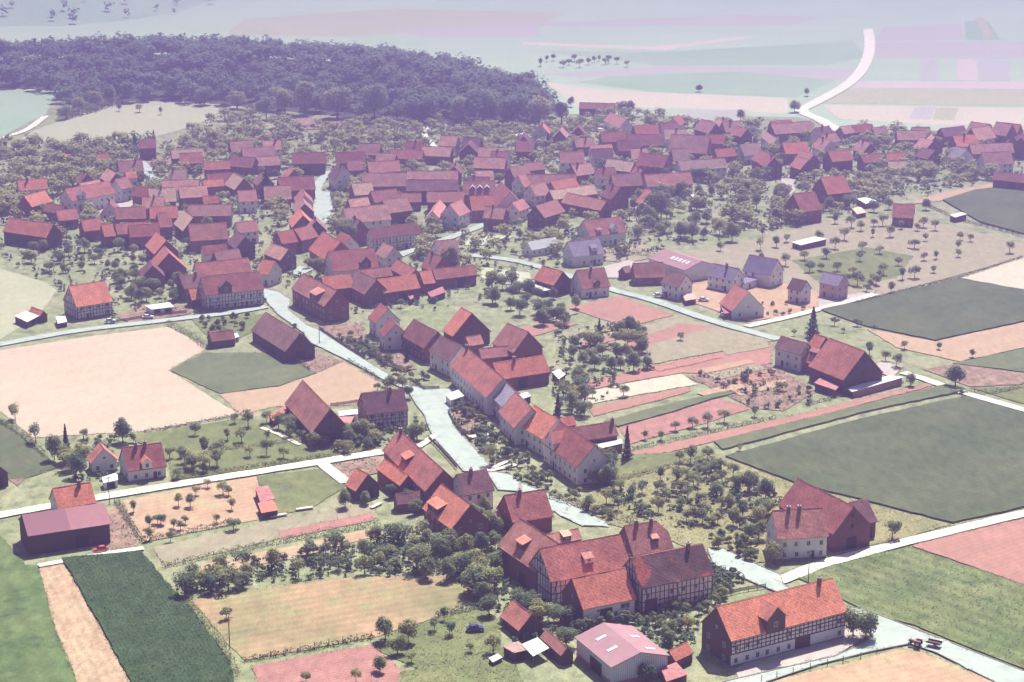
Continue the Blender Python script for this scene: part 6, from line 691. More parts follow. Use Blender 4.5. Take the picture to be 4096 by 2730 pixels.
('broad', 'among the village roofs', 0, [[(91.3, 1003.3, 5.1), (-72.1, 1060.9, 6.1), (-111.6, 960.5, 5.0), (174.2, 938.2, 5.4), (26.5, 1003.7, 6.7), (-45.5, 1022.6, 4.4), (-101.7, 965.6, 7.9), (71.9, 982.1, 7.1), (-55.2, 1068.9, 7.0), (-166.0, 1044.9, 6.1), (12.0, 974.2, 7.6), (-229.6, 884.6, 6.0), (187.6, 973.6, 6.3), (-50.3, 940.7, 5.1), (183.8, 1015.8, 7.4), (135.7, 915.2, 7.6), (171.2, 967.0, 7.5), (-194.9, 986.3, 6.8), (60.4, 836.4, 4.3), (55.6, 1028.3, 5.1), (-151.5, 818.5, 4.4), (-191.0, 836.3, 4.2), (-28.0, 934.2, 7.2), (69.5, 859.1, 5.3), (37.1, 816.4, 7.2), (-153.7, 1033.6, 7.2), (3.3, 888.4, 4.3), (69.8, 993.5, 6.3), (-52.2, 919.2, 6.4), (-144.5, 1043.5, 8.0), (-226.7, 907.2, 4.5), (111.4, 899.1, 5.4), (-163.8, 881.0, 5.1), (-161.5, 997.5, 6.1), (-31.8, 809.3, 6.8), (-160.2, 833.0, 6.2), (132.2, 1071.7, 7.7), (118.9, 991.7, 4.3), (193.8, 992.6, 6.5), (-124.6, 864.4, 4.7), (148.1, 904.9, 8.0), (219.3, 1018.0, 5.9), (-206.8, 937.1, 6.0), (112.4, 1070.6, 7.9), (-60.7, 1024.0, 7.4), (-151.0, 944.8, 5.5), (152.6, 902.3, 4.2), (207.3, 926.9, 4.3), (-93.0, 958.5, 7.5), (-209.4, 946.9, 4.5), (-158.5, 899.7, 6.3), (73.2, 987.3, 5.8), (-228.8, 993.4, 4.2), (-137.3, 967.2, 6.8), (-14.2, 789.8, 7.6), (-143.2, 877.3, 7.2), (172.7, 961.8, 7.0), (-148.1, 975.1, 7.7), (74.4, 1061.5, 5.1), (-165.4, 1022.3, 4.7), (153.1, 1051.2, 7.7), (30.4, 1027.3, 6.0), (-235.8, 930.9, 5.2), (175.8, 1023.9, 5.8), (-199.8, 967.4, 4.8), (-36.9, 778.8, 7.9), (-214.7, 995.4, 7.4), (57.3, 1082.3, 7.1), (-204.3, 982.3, 6.4), (-48.4, 953.8, 6.6), (158.2, 1059.3, 7.3), (-36.0, 1047.2, 4.7), (110.4, 828.5, 5.2), (-214.3, 895.0, 7.9), (82.5, 1066.1, 7.0), (-132.1, 884.4, 4.1), (-142.1, 1050.0, 7.7), (-90.1, 1009.5, 7.1), (17.8, 776.9, 7.3), (-98.1, 959.4, 5.5), (20.6, 1077.7, 4.6), (17.2, 967.4, 6.2), (220.4, 981.3, 7.9), (-112.1, 1057.1, 4.1), (-32.1, 980.3, 6.8), (-249.9, 981.8, 4.8), (76.8, 946.8, 6.6), (-204.7, 912.8, 7.9), (100.3, 835.8, 7.1), (101.4, 895.7, 6.9), (-82.9, 1031.1, 4.1), (189.2, 1020.8, 6.7), (46.9, 971.3, 4.7), (81.6, 939.3, 4.9), (-70.2, 923.0, 4.4), (-132.8, 1018.4, 5.1), (-62.5, 1007.5, 4.9), (-161.7, 816.8, 5.5), (-70.7, 964.4, 5.9), (-31.9, 780.7, 5.8), (-172.4, 820.9, 5.8), (-72.9, 904.2, 7.7), (-146.6, 1000.3, 6.3), (-24.2, 851.3, 4.8), (87.3, 866.5, 4.5), (82.0, 920.1, 4.1), (-15.0, 999.0, 6.1), (-140.4, 914.6, 6.4), (128.4, 1039.9, 5.5), (-144.2, 949.2, 7.6), (-190.1, 807.2, 7.0), (45.0, 1068.6, 5.6), (-11.4, 919.1, 7.8), (-3.4, 1086.9, 6.5), (-149.8, 1031.7, 4.8), (-82.5, 973.9, 4.1), (57.9, 830.3, 5.8), (33.6, 989.0, 4.6), (-191.9, 922.7, 6.3), (-41.6, 925.2, 7.4), (163.8, 968.6, 6.1), (-202.7, 825.4, 6.6), (46.6, 1020.2, 7.6), (102.7, 829.6, 4.9), (128.8, 958.4, 5.9), (92.1, 1019.7, 4.0), (-12.3, 977.2, 6.8), (125.7, 865.9, 6.7), (109.3, 893.0, 4.7), (-68.4, 1076.6, 7.1), (178.9, 964.6, 6.5), (-160.4, 1008.0, 5.2), (-128.9, 1027.4, 6.4), (186.4, 1046.1, 6.4), (19.3, 993.8, 5.1), (-172.7, 983.4, 4.0), (-185.7, 857.4, 6.1), (66.6, 983.7, 5.1), (155.6, 994.9, 5.4), (-3.6, 806.1, 7.7), (-60.1, 990.8, 4.9), (-214.6, 945.1, 4.8), (111.1, 1021.2, 7.2), (44.6, 777.9, 6.5), (-110.3, 963.8, 6.8), (87.0, 831.4, 4.6), (-144.5, 1009.8, 7.3), (115.6, 1075.3, 7.2), (-100.2, 850.5, 6.9), (-235.1, 953.2, 4.4), (-238.6, 919.8, 4.6), (-19.5, 809.3, 4.5), (4.4, 922.4, 5.5), (115.6, 925.2, 7.1), (-59.2, 909.2, 5.0), (90.2, 817.8, 5.3), (-11.5, 989.2, 7.1), (-22.7, 962.8, 5.1), (-17.3, 956.7, 5.2), (-228.2, 1002.6, 7.1), (-32.5, 770.2, 5.6), (-177.6, 926.1, 7.3), (141.4, 889.0, 5.4), (-199.2, 825.1, 7.9), (-202.5, 830.9, 7.0), (-13.7, 1074.5, 6.4), (115.5, 996.8, 4.5), (-207.8, 1024.5, 5.4), (-15.6, 1086.5, 4.6), (-172.9, 1000.5, 5.4), (-165.1, 886.5, 7.3), (193.5, 941.2, 4.0), (-91.0, 1036.8, 7.3), (-123.4, 868.1, 5.5), (-77.3, 872.4, 4.4), (-144.1, 1058.1, 5.6), (72.9, 1050.4, 7.0), (-134.9, 1061.6, 7.2), (136.0, 1024.4, 5.0), (83.5, 873.3, 7.4), (-193.7, 928.7, 5.3), (233.4, 1000.4, 6.7), (197.3, 931.7, 5.8), (-84.5, 1013.9, 7.1), (-83.9, 827.4, 4.4), (-100.1, 961.2, 7.6), (-14.9, 1054.7, 6.9), (-99.3, 1045.7, 6.3), (175.5, 921.5, 5.9), (88.6, 812.9, 5.4), (-71.8, 1075.3, 6.8), (-36.7, 772.5, 6.1), (170.9, 1016.0, 5.4), (-34.5, 873.2, 6.8), (-104.4, 855.2, 6.9), (0.9, 973.9, 4.6), (33.2, 1018.2, 4.7), (218.5, 932.9, 7.0), (230.4, 935.9, 4.6), (70.4, 1021.0, 5.7), (55.0, 830.8, 5.1), (-41.5, 919.6, 5.9), (-84.0, 990.8, 7.0), (-138.8, 829.6, 6.1), (-171.5, 951.0, 7.6), (-157.4, 944.9, 6.9), (133.1, 989.1, 6.8), (-120.0, 1033.2, 7.7), (-29.7, 770.4, 4.3), (158.4, 977.1, 4.6), (-46.9, 956.3, 5.2), (-178.7, 816.6, 4.3), (-162.1, 850.6, 6.0), (-167.2, 907.9, 5.8), (-225.7, 985.4, 7.9), (102.0, 877.2, 4.6), (122.0, 864.1, 6.5), (29.6, 971.9, 6.9), (-70.4, 1037.9, 7.2), (-84.1, 1070.5, 6.2), (-51.0, 804.0, 4.5), (-71.7, 1053.1, 5.4), (17.7, 1065.1, 6.6), (-11.5, 856.5, 5.5), (58.7, 1014.9, 5.0), (-88.2, 1027.3, 4.6), (-124.6, 996.6, 6.9), (27.8, 1062.5, 4.4), (-162.2, 1001.7, 7.4), (198.7, 1003.6, 6.4), (-253.1, 987.8, 6.5), (-168.6, 953.2, 6.7), (16.8, 978.1, 4.1), (-31.3, 1016.7, 6.3), (-24.9, 1048.3, 6.4), (221.0, 936.2, 4.6), (159.0, 885.0, 6.7), (61.9, 850.8, 5.5), (-121.9, 1056.1, 7.2), (153.7, 1027.3, 8.0), (100.6, 851.5, 7.0), (-125.4, 953.7, 4.6), (190.6, 911.0, 5.1), (229.1, 1004.8, 4.6), (216.9, 945.2, 5.7), (123.0, 967.0, 4.4), (-2.5, 992.5, 4.9), (82.7, 837.3, 5.5), (38.9, 1022.8, 7.0), (-22.5, 1042.1, 5.6), (-201.7, 1002.1, 4.6), (73.4, 871.8, 5.0), (187.3, 1052.4, 4.1), (-18.0, 904.2, 6.9), (122.4, 860.2, 7.7), (-165.9, 915.0, 5.3), (-13.1, 1014.9, 5.0), (216.5, 954.4, 7.9), (18.3, 1039.0, 5.8), (163.0, 978.6, 7.0), (-49.6, 798.8, 4.5), (29.5, 1006.5, 6.4), (44.5, 1078.2, 5.5), (26.0, 849.9, 4.1), (34.2, 1071.7, 6.7), (-72.3, 1072.1, 6.5), (23.7, 1041.7, 6.7), (-105.2, 1079.0, 5.0), (-155.4, 917.6, 4.5), (179.6, 974.1, 6.7), (95.4, 989.5, 4.0), (48.3, 1028.4, 4.1), (202.7, 920.4, 5.3), (-206.0, 1001.1, 5.1), (86.7, 1073.5, 8.0), (120.8, 932.9, 5.4), (-185.3, 945.9, 7.2), (40.3, 936.1, 5.7), (-139.0, 1004.8, 5.0), (-215.5, 907.1, 5.6), (-86.5, 1007.6, 4.9), (91.0, 1032.0, 5.8), (2.4, 1063.1, 6.4), (-221.0, 856.1, 4.4), (79.8, 888.3, 5.2), (218.4, 987.1, 5.7), (-210.2, 999.7, 6.9), (6.4, 799.0, 6.7), (-53.2, 809.5, 4.4), (-227.2, 930.0, 8.0), (-161.6, 974.3, 6.0), (-7.9, 784.6, 6.7), (105.6, 942.3, 7.9), (-240.6, 990.2, 7.2), (-236.1, 944.0, 6.9), (-79.9, 983.3, 5.5), (113.4, 837.0, 7.9), (194.4, 962.8, 4.6), (198.3, 990.8, 4.5), (-62.6, 974.9, 4.0), (-95.7, 1057.9, 7.1), (194.6, 945.8, 7.9), (77.3, 1071.5, 6.3), (-160.3, 921.5, 5.9), (6.3, 945.8, 4.9), (-117.4, 916.0, 6.0), (-118.2, 1009.4, 6.8), (149.9, 921.1, 5.0), (169.9, 908.9, 6.9), (-151.6, 898.2, 5.4), (-102.0, 865.9, 7.0), (-140.5, 1014.4, 6.6), (94.3, 962.2, 6.8), (91.1, 1078.1, 7.2), (-142.9, 858.0, 4.4), (157.7, 997.9, 6.0), (-68.6, 834.5, 5.9), (-31.5, 887.4, 5.3), (-180.9, 838.4, 7.7), (-37.9, 807.4, 7.1), (-53.6, 948.3, 5.0), (-67.3, 1006.3, 5.3), (96.1, 958.5, 4.8), (59.7, 842.9, 4.8), (-140.8, 945.0, 6.3), (-91.9, 965.5, 6.4), (6.1, 783.0, 4.9), (-137.0, 1039.6, 5.0), (-244.5, 1018.6, 7.2), (-121.7, 1011.5, 5.9), (67.1, 1012.1, 7.4), (-126.6, 1003.3, 5.8), (-216.3, 869.2, 5.7), (108.0, 920.6, 7.9), (34.4, 839.5, 4.3), (-203.9, 969.7, 6.1), (-73.1, 880.7, 4.6), (87.0, 972.6, 5.8), (154.7, 900.0, 7.3), (-65.6, 996.6, 4.1), (-192.3, 954.5, 4.7), (27.7, 787.0, 5.9), (-100.8, 977.4, 6.2), (62.7, 1012.8, 6.3), (-146.7, 894.9, 7.3), (-71.4, 897.0, 7.9), (-208.1, 954.1, 4.1), (121.8, 833.7, 7.4), (-170.6, 1029.6, 6.1), (-31.1, 1030.4, 6.8), (18.2, 1041.7, 4.8), (-179.9, 842.5, 5.1), (-115.5, 1064.1, 7.2), (106.6, 902.4, 7.1), (130.7, 1030.8, 5.0), (104.3, 878.7, 4.9), (-69.2, 918.4, 6.0), (-250.5, 1003.6, 7.0), (124.0, 970.2, 5.6), (13.9, 794.1, 7.7), (-14.2, 917.4, 7.1), (-159.6, 992.7, 5.4), (42.5, 816.3, 5.7), (-263.6, 1019.4, 5.0), (176.3, 933.2, 6.4), (193.3, 1015.1, 6.7), (168.1, 892.8, 6.7), (5.9, 792.3, 4.9), (-185.6, 804.2, 6.3), (-163.8, 906.3, 6.2), (-31.2, 916.3, 7.3), (20.9, 816.3, 7.1), (-102.0, 994.3, 4.9), (39.4, 966.8, 5.5), (-9.9, 763.0, 6.6), (27.7, 996.4, 4.4), (180.7, 1044.5, 4.2), (-105.3, 901.5, 5.5), (-207.2, 983.9, 7.1), (-245.2, 1004.8, 5.6), (-30.7, 893.0, 7.1), (176.4, 906.6, 4.7), (-48.2, 971.2, 6.2), (-19.7, 941.1, 5.0), (31.3, 1042.5, 4.3), (-68.8, 1048.0, 7.9), (-15.2, 786.0, 5.2), (113.7, 994.8, 4.8), (76.5, 969.8, 6.6), (91.2, 840.5, 7.2), (-102.3, 931.0, 7.2), (-203.3, 995.8, 4.3), (119.7, 869.1, 4.7), (-55.0, 915.4, 5.7), (-199.7, 922.9, 5.2), (-33.6, 819.9, 7.9), (-26.3, 1045.7, 4.8), (-30.8, 1006.8, 5.1), (-183.6, 921.7, 5.7), (-28.8, 1060.3, 5.2), (46.5, 988.5, 4.3), (-104.6, 990.4, 4.1), (-13.4, 745.7, 4.6), (10.2, 788.1, 7.3), (-43.3, 828.2, 5.0), (52.6, 1042.0, 4.4), (-230.6, 982.6, 6.4), (118.1, 837.3, 6.0), (-165.5, 893.0, 5.1), (46.3, 844.7, 5.1), (160.6, 913.5, 4.9), (-203.6, 918.0, 6.0), (117.3, 870.9, 5.6), (-128.1, 1024.9, 6.4), (-161.7, 901.9, 6.9), (-213.7, 971.1, 4.4), (-65.8, 983.6, 7.0), (37.7, 920.4, 4.8), (-17.5, 1033.5, 5.0), (129.6, 990.1, 7.8), (177.7, 1047.6, 5.1), (153.3, 906.3, 5.2), (-69.0, 1019.5, 7.4), (183.7, 974.2, 4.7), (-182.0, 938.7, 4.8), (-145.9, 1036.6, 5.3), (-122.6, 878.2, 4.0), (-211.8, 988.3, 6.3), (2.9, 826.3, 5.1), (165.1, 983.3, 6.2), (21.9, 833.1, 5.6), (-163.1, 987.8, 6.3), (149.0, 959.8, 6.4), (110.3, 1065.7, 6.6), (148.3, 895.9, 5.8), (138.6, 851.3, 4.4), (64.3, 1023.0, 5.0), (98.3, 1052.2, 4.5), (-192.6, 912.5, 5.3), (-28.1, 1017.4, 6.5), (186.4, 1012.8, 6.3), (-138.4, 846.8, 6.0), (-229.9, 929.8, 5.5), (-3.5, 881.6, 4.4), (53.4, 1044.7, 7.9), (201.7, 972.7, 5.1), (41.6, 872.6, 5.2), (228.1, 938.3, 7.7), (35.8, 1087.0, 4.1), (-20.5, 933.2, 6.9), (18.5, 986.6, 7.8), (-144.4, 986.6, 6.1), (56.8, 854.0, 6.3), (-80.9, 1021.0, 4.7), (31.8, 1010.8, 7.7), (-2.9, 1067.5, 4.7), (26.2, 1064.6, 4.3), (-200.0, 1020.4, 6.0), (-188.6, 1027.0, 7.3), (142.2, 1010.5, 6.5), (-90.6, 1031.7, 7.7), (-98.2, 979.1, 6.7), (185.9, 938.4, 5.1), (-131.0, 929.9, 4.5), (191.6, 1051.0, 5.0), (105.5, 975.5, 4.5), (148.6, 1008.1, 5.2), (-212.5, 838.7, 7.1), (-16.9, 1025.2, 4.6), (-225.7, 1003.4, 4.4), (-133.6, 972.2, 7.5), (-136.1, 1015.9, 6.9), (151.7, 926.1, 6.8), (-197.1, 874.8, 5.2), (-114.8, 998.6, 4.9), (-25.9, 938.3, 7.5), (-209.9, 915.7, 7.1), (-181.5, 891.4, 8.0), (181.0, 1052.0, 5.5), (128.4, 1062.9, 6.6), (-16.1, 1059.1, 7.6), (185.4, 1026.7, 5.5), (134.8, 903.9, 5.6), (-160.3, 1019.9, 6.9), (-44.5, 941.7, 7.6), (237.1, 961.5, 5.5), (10.8, 944.1, 5.8), (-78.3, 886.3, 4.7), (-131.9, 850.5, 6.0), (-27.7, 1082.5, 6.3), (-229.5, 973.5, 6.8), (-62.7, 1061.5, 7.3), (29.1, 968.9, 4.9), (-246.5, 997.7, 6.5), (-168.3, 1025.3, 5.8), (115.2, 861.7, 7.2), (51.7, 968.8, 5.6), (33.6, 806.8, 7.9), (92.2, 926.3, 6.6), (-142.2, 1034.9, 4.1), (-28.6, 1043.8, 7.1), (-106.1, 993.0, 5.4), (-58.5, 1009.3, 5.3), (-154.1, 1014.3, 6.2), (136.5, 911.2, 4.1), (-127.2, 972.9, 7.1), (-155.3, 927.3, 6.4), (-99.7, 860.1, 4.4), (-79.6, 995.2, 6.3), (-172.8, 996.0, 4.5), (-114.2, 1002.3, 6.8), (33.2, 829.3, 7.8), (-159.3, 890.6, 7.6), (-169.2, 827.6, 6.3), (14.5, 1010.8, 6.9), (-82.3, 1061.1, 7.2), (33.6, 906.4, 5.3), (-246.8, 985.1, 5.0), (67.9, 888.8, 7.9), (15.8, 801.2, 7.2), (-213.5, 958.0, 7.4), (-197.4, 816.2, 7.1), (-15.0, 1066.0, 5.4), (-53.4, 1074.9, 5.4), (-158.3, 931.0, 7.8), (146.3, 1002.1, 6.4), (-210.3, 1014.1, 6.9), (-46.7, 1002.6, 4.2), (161.7, 905.0, 7.2), (94.9, 888.8, 7.9), (-220.9, 986.3, 6.9), (51.2, 1025.0, 5.1), (88.3, 944.0, 4.5), (181.9, 996.0, 4.2), (104.5, 912.5, 6.0), (-187.5, 919.3, 7.2), (-41.7, 833.2, 5.0), (-20.6, 966.5, 6.3), (207.8, 919.0, 6.1), (201.8, 984.0, 6.9), (-82.0, 1028.3, 7.2), (119.5, 1000.8, 6.6), (33.8, 1062.1, 6.6), (83.6, 946.0, 6.0), (-196.2, 889.1, 5.7), (-35.2, 936.3, 5.4), (-67.5, 1079.9, 4.4), (-255.6, 992.4, 5.6), (-26.3, 947.1, 5.5), (209.2, 1032.6, 5.0), (158.3, 904.4, 5.5), (-140.7, 1019.2, 7.5), (50.5, 1084.6, 6.9), (-20.9, 790.9, 4.2), (164.8, 972.9, 5.9), (47.8, 887.3, 5.0), (-200.0, 820.2, 5.4), (-31.3, 1024.5, 4.7), (117.6, 855.8, 7.8), (74.1, 859.9, 4.1), (-198.7, 936.1, 4.7), (-102.1, 956.4, 7.6), (46.4, 836.6, 7.1), (-181.8, 831.8, 5.8), (-151.2, 856.3, 5.6), (-38.8, 1062.2, 5.0), (97.4, 873.5, 5.1), (-73.8, 984.4, 5.8), (14.9, 812.5, 4.7), (-86.1, 978.4, 6.2), (172.2, 932.5, 5.3), (-132.7, 842.0, 5.1), (-80.8, 1016.6, 7.2), (105.9, 1049.5, 6.6), (-177.4, 830.4, 6.1), (171.7, 944.9, 5.7), (135.3, 859.5, 4.2), (82.0, 864.8, 7.6), (97.3, 838.8, 5.1), (-241.6, 954.3, 5.4), (-136.3, 919.8, 5.9), (-188.7, 950.7, 7.1), (187.1, 981.1, 4.4), (99.7, 1017.8, 5.6), (28.1, 933.2, 5.6), (-89.6, 1066.5, 7.5), (224.1, 1007.7, 6.1), (153.4, 940.3, 4.5), (-48.3, 928.3, 4.4), (110.0, 1018.3, 7.2), (-187.4, 1006.4, 6.8), (-67.4, 860.2, 4.6), (176.9, 901.2, 7.2), (103.4, 881.3, 7.4), (-72.2, 835.9, 7.5), (165.3, 925.1, 6.2), (-191.0, 975.3, 6.6), (17.4, 1009.5, 4.6), (15.4, 1055.1, 7.0), (-53.4, 907.6, 5.1), (96.5, 846.5, 6.9), (-6.3, 1019.2, 5.5), (203.3, 979.5, 5.8), (34.1, 1021.5, 6.1), (-4.8, 1037.3, 4.6), (-224.1, 939.4, 5.3), (180.3, 935.5, 5.8), (-80.5, 1081.2, 7.8), (-40.3, 1084.9, 7.3), (15.7, 845.3, 6.7), (-105.5, 997.1, 6.8), (114.5, 904.9, 5.9), (-165.8, 1040.8, 7.5), (188.5, 1025.5, 6.0), (-77.1, 862.3, 6.4), (-85.2, 1057.8, 5.3), (23.6, 996.4, 7.9), (19.3, 1074.7, 5.0), (-73.2, 942.1, 7.7), (-69.7, 943.6, 4.9), (111.4, 968.3, 4.4), (105.1, 862.0, 4.6), (159.8, 900.6, 7.2), (10.6, 1083.2, 6.9), (90.9, 1034.8, 5.6), (-158.9, 1040.4, 4.1), (20.5, 941.1, 4.6), (-166.4, 884.1, 6.4), (-215.6, 989.5, 4.5), (192.7, 1048.4, 4.7), (53.3, 867.6, 4.1), (47.5, 1083.0, 4.8), (-31.5, 1084.9, 5.3), (-97.0, 906.3, 4.6), (-92.6, 1018.6, 4.7), (-210.7, 959.4, 5.8), (131.5, 974.3, 5.5), (-196.5, 954.1, 7.0), (-13.7, 905.4, 6.7), (58.8, 888.2, 4.7), (-146.4, 960.6, 7.0), (81.6, 1043.1, 4.8), (-11.7, 1000.6, 6.5), (71.2, 810.9, 7.4), (203.6, 915.2, 4.1), (125.9, 984.9, 4.6), (-98.6, 833.6, 7.7), (-205.4, 993.9, 7.2), (154.4, 1017.0, 4.5), (182.5, 1030.1, 6.1), (-140.1, 1039.8, 4.5), (144.7, 1020.4, 6.3), (-221.0, 1002.6, 4.9), (-33.8, 785.0, 8.0), (-1.3, 985.5, 6.1), (142.6, 857.8, 5.7), (130.5, 985.8, 7.6), (-100.5, 1036.7, 6.9), (39.7, 882.9, 6.3), (-155.3, 992.6, 7.3), (64.0, 819.7, 6.3), (71.0, 1066.2, 4.7), (-124.4, 918.2, 4.2), (-104.2, 929.0, 5.9), (218.2, 942.0, 6.6), (255.8, 1017.2, 4.5), (-61.8, 811.9, 4.0), (-73.6, 853.5, 4.1), (179.8, 998.3, 6.0), (-155.6, 1026.8, 7.6), (-199.8, 915.3, 6.2), (-202.3, 851.8, 6.5), (92.9, 959.9, 6.5), (-224.3, 1009.1, 4.7), (191.9, 1026.5, 7.3), (-62.1, 1067.4, 5.0), (-211.4, 1018.7, 4.7), (75.2, 962.9, 6.1), (188.4, 1003.2, 4.8), (19.2, 799.4, 5.0), (-78.7, 1050.1, 6.6), (49.4, 925.4, 4.1), (-214.8, 938.0, 6.4), (-222.0, 1010.3, 5.0), (22.1, 1033.7, 8.0), (143.9, 928.5, 6.9), (74.1, 1075.5, 7.9), (37.1, 893.8, 4.9), (112.1, 911.2, 5.7), (110.5, 993.6, 8.0), (-124.6, 974.1, 6.0), (-15.1, 926.3, 5.2), (-208.8, 909.4, 4.3), (-173.5, 895.4, 5.4), (0.8, 925.5, 5.6), (-95.1, 999.7, 6.0), (-194.2, 812.3, 5.5), (-52.6, 874.9, 7.9), (-31.5, 941.4, 7.9), (19.0, 943.7, 4.3), (130.8, 870.8, 6.6), (-114.1, 1061.1, 5.5), (-118.3, 1052.7, 4.9), (-120.8, 910.4, 7.9), (-44.7, 1013.9, 6.9), (167.5, 905.1, 7.6), (199.6, 940.8, 7.5), (-124.8, 1062.4, 6.9), (5.5, 953.3, 7.4), (-177.2, 824.1, 4.5), (-189.8, 991.2, 6.2), (-100.6, 1031.6, 7.8), (-228.0, 876.0, 5.8), (-128.4, 1000.2, 7.6), (-191.1, 917.1, 7.9), (-209.0, 899.7, 6.1), (-214.2, 1002.6, 5.7), (-224.2, 876.0, 7.9), (-76.3, 990.7, 4.1), (-212.6, 942.9, 5.8), (155.7, 1006.6, 5.9), (66.7, 1040.0, 4.0), (156.2, 1053.7, 6.2), (57.4, 954.7, 7.1), (-146.5, 968.5, 4.3), (158.1, 931.2, 5.4), (-168.5, 943.7, 5.3), (171.0, 903.5, 6.5), (-146.1, 1007.6, 6.0), (-75.9, 828.9, 7.3), (189.9, 977.6, 5.3), (153.0, 978.1, 6.3), (226.0, 934.0, 7.7), (-15.7, 921.1, 5.1), (-18.2, 1067.7, 6.0), (-159.6, 958.2, 6.0), (-12.1, 1064.3, 7.0), (107.3, 948.8, 6.6), (-24.9, 1032.2, 6.4), (215.6, 930.7, 4.7), (194.6, 965.8, 7.2), (-218.1, 902.2, 7.2), (194.9, 986.5, 4.0), (-230.9, 935.0, 7.8), (63.3, 1046.5, 4.4), (-18.4, 756.3, 6.6), (78.5, 1056.5, 7.1), (23.6, 1067.4, 6.0), (21.6, 1055.6, 6.0), (-91.3, 971.7, 6.8), (-41.5, 990.0, 4.9), (-6.5, 1044.1, 7.1), (-239.1, 986.1, 6.5), (-8.6, 972.6, 6.1), (-167.5, 983.3, 4.5), (-60.8, 933.2, 4.1), (-122.7, 1031.8, 6.2), (-129.5, 883.8, 5.4), (99.3, 911.4, 6.2), (19.2, 914.1, 5.0)]]),
]
EDGE_TREES=[(-248.31, 1104.12, 9), (-245.06, 1123.35, 10), (-238.89, 1141.67, 11), (-234.44, 1157.38, 10), (-178.3, 1154.21, 12), (-157.72, 1141.67, 12), (-136.55, 1104.12, 13), (-133.13, 1133.97, 14), (-128.25, 1123.35, 15), (-117.03, 1121.85, 19), (-97.49, 1108.5, 21), (-76.08, 1096.89, 22), (-54.24, 1092.6, 15), (-45.75, 1089.75, 15), (-27.73, 1085.51, 17), (-15.83, 1085.51, 20), (0.83, 1085.51, 19), (15.08, 1082.7, 17), (27.11, 1089.75, 12)]
GREENERY=[(5200, [(-263.08, 1016.71), (-193.78, 1029.28), (-113.13, 1082.7), (29.69, 1096.89), (157.95, 1068.86), (266.18, 1029.28), (245.92, 946.98), (181.22, 885.79), (120.84, 831.66), (67.66, 791.1), (45.24, 768.51), (7.34, 754.11), (-13.63, 701.22), (-52.88, 677.29), (-71.96, 701.22), (-91.47, 733.43), (-117.67, 701.22), (-141.0, 683.13), (-202.01, 768.51)]), (220, [(-21.59, 472.96), (-2.98, 485.25), (1.39, 439.25), (15.14, 419.08), (44.65, 428.95), (42.86, 409.6), (33.65, 402.74), (0.34, 407.29), (-12.05, 441.89)]), (90, [(-55.23, 552.47), (-38.01, 560.53), (-28.13, 568.82), (-23.6, 552.47), (-36.55, 536.96), (-51.02, 533.2)]), (130, [(-19.43, 581.67), (-12.71, 577.33), (2.86, 529.5), (11.92, 498.13), (6.2, 501.45), (-5.62, 525.84), (-17.5, 560.53)]), (160, [(15.55, 665.89), (46.32, 677.29), (45.41, 618.7), (15.83, 560.53), (10.1, 604.32)]), (260, [(-79.22, 435.34), (-73.11, 449.45), (-30.38, 472.96), (-12.73, 469.98), (-12.18, 447.26), (-43.34, 445.1)]), (160, [(14.05, 491.62), (56.41, 529.5), (71.8, 498.13), (60.88, 464.11), (51.23, 475.98)]), (40, [(57.21, 609.04), (84.71, 618.7), (96.62, 586.07), (78.95, 573.04)]), (60, [(-80.6, 665.89), (-65.55, 649.44), (-49.78, 654.84), (-38.53, 613.84), (-54.85, 644.12)]), (60, [(-133.56, 540.76), (-113.42, 552.47), (-105.24, 515.13), (-117.57, 511.65)]), (60, [(47.12, 455.55), (56.19, 441.89), (46.91, 431.48)])]
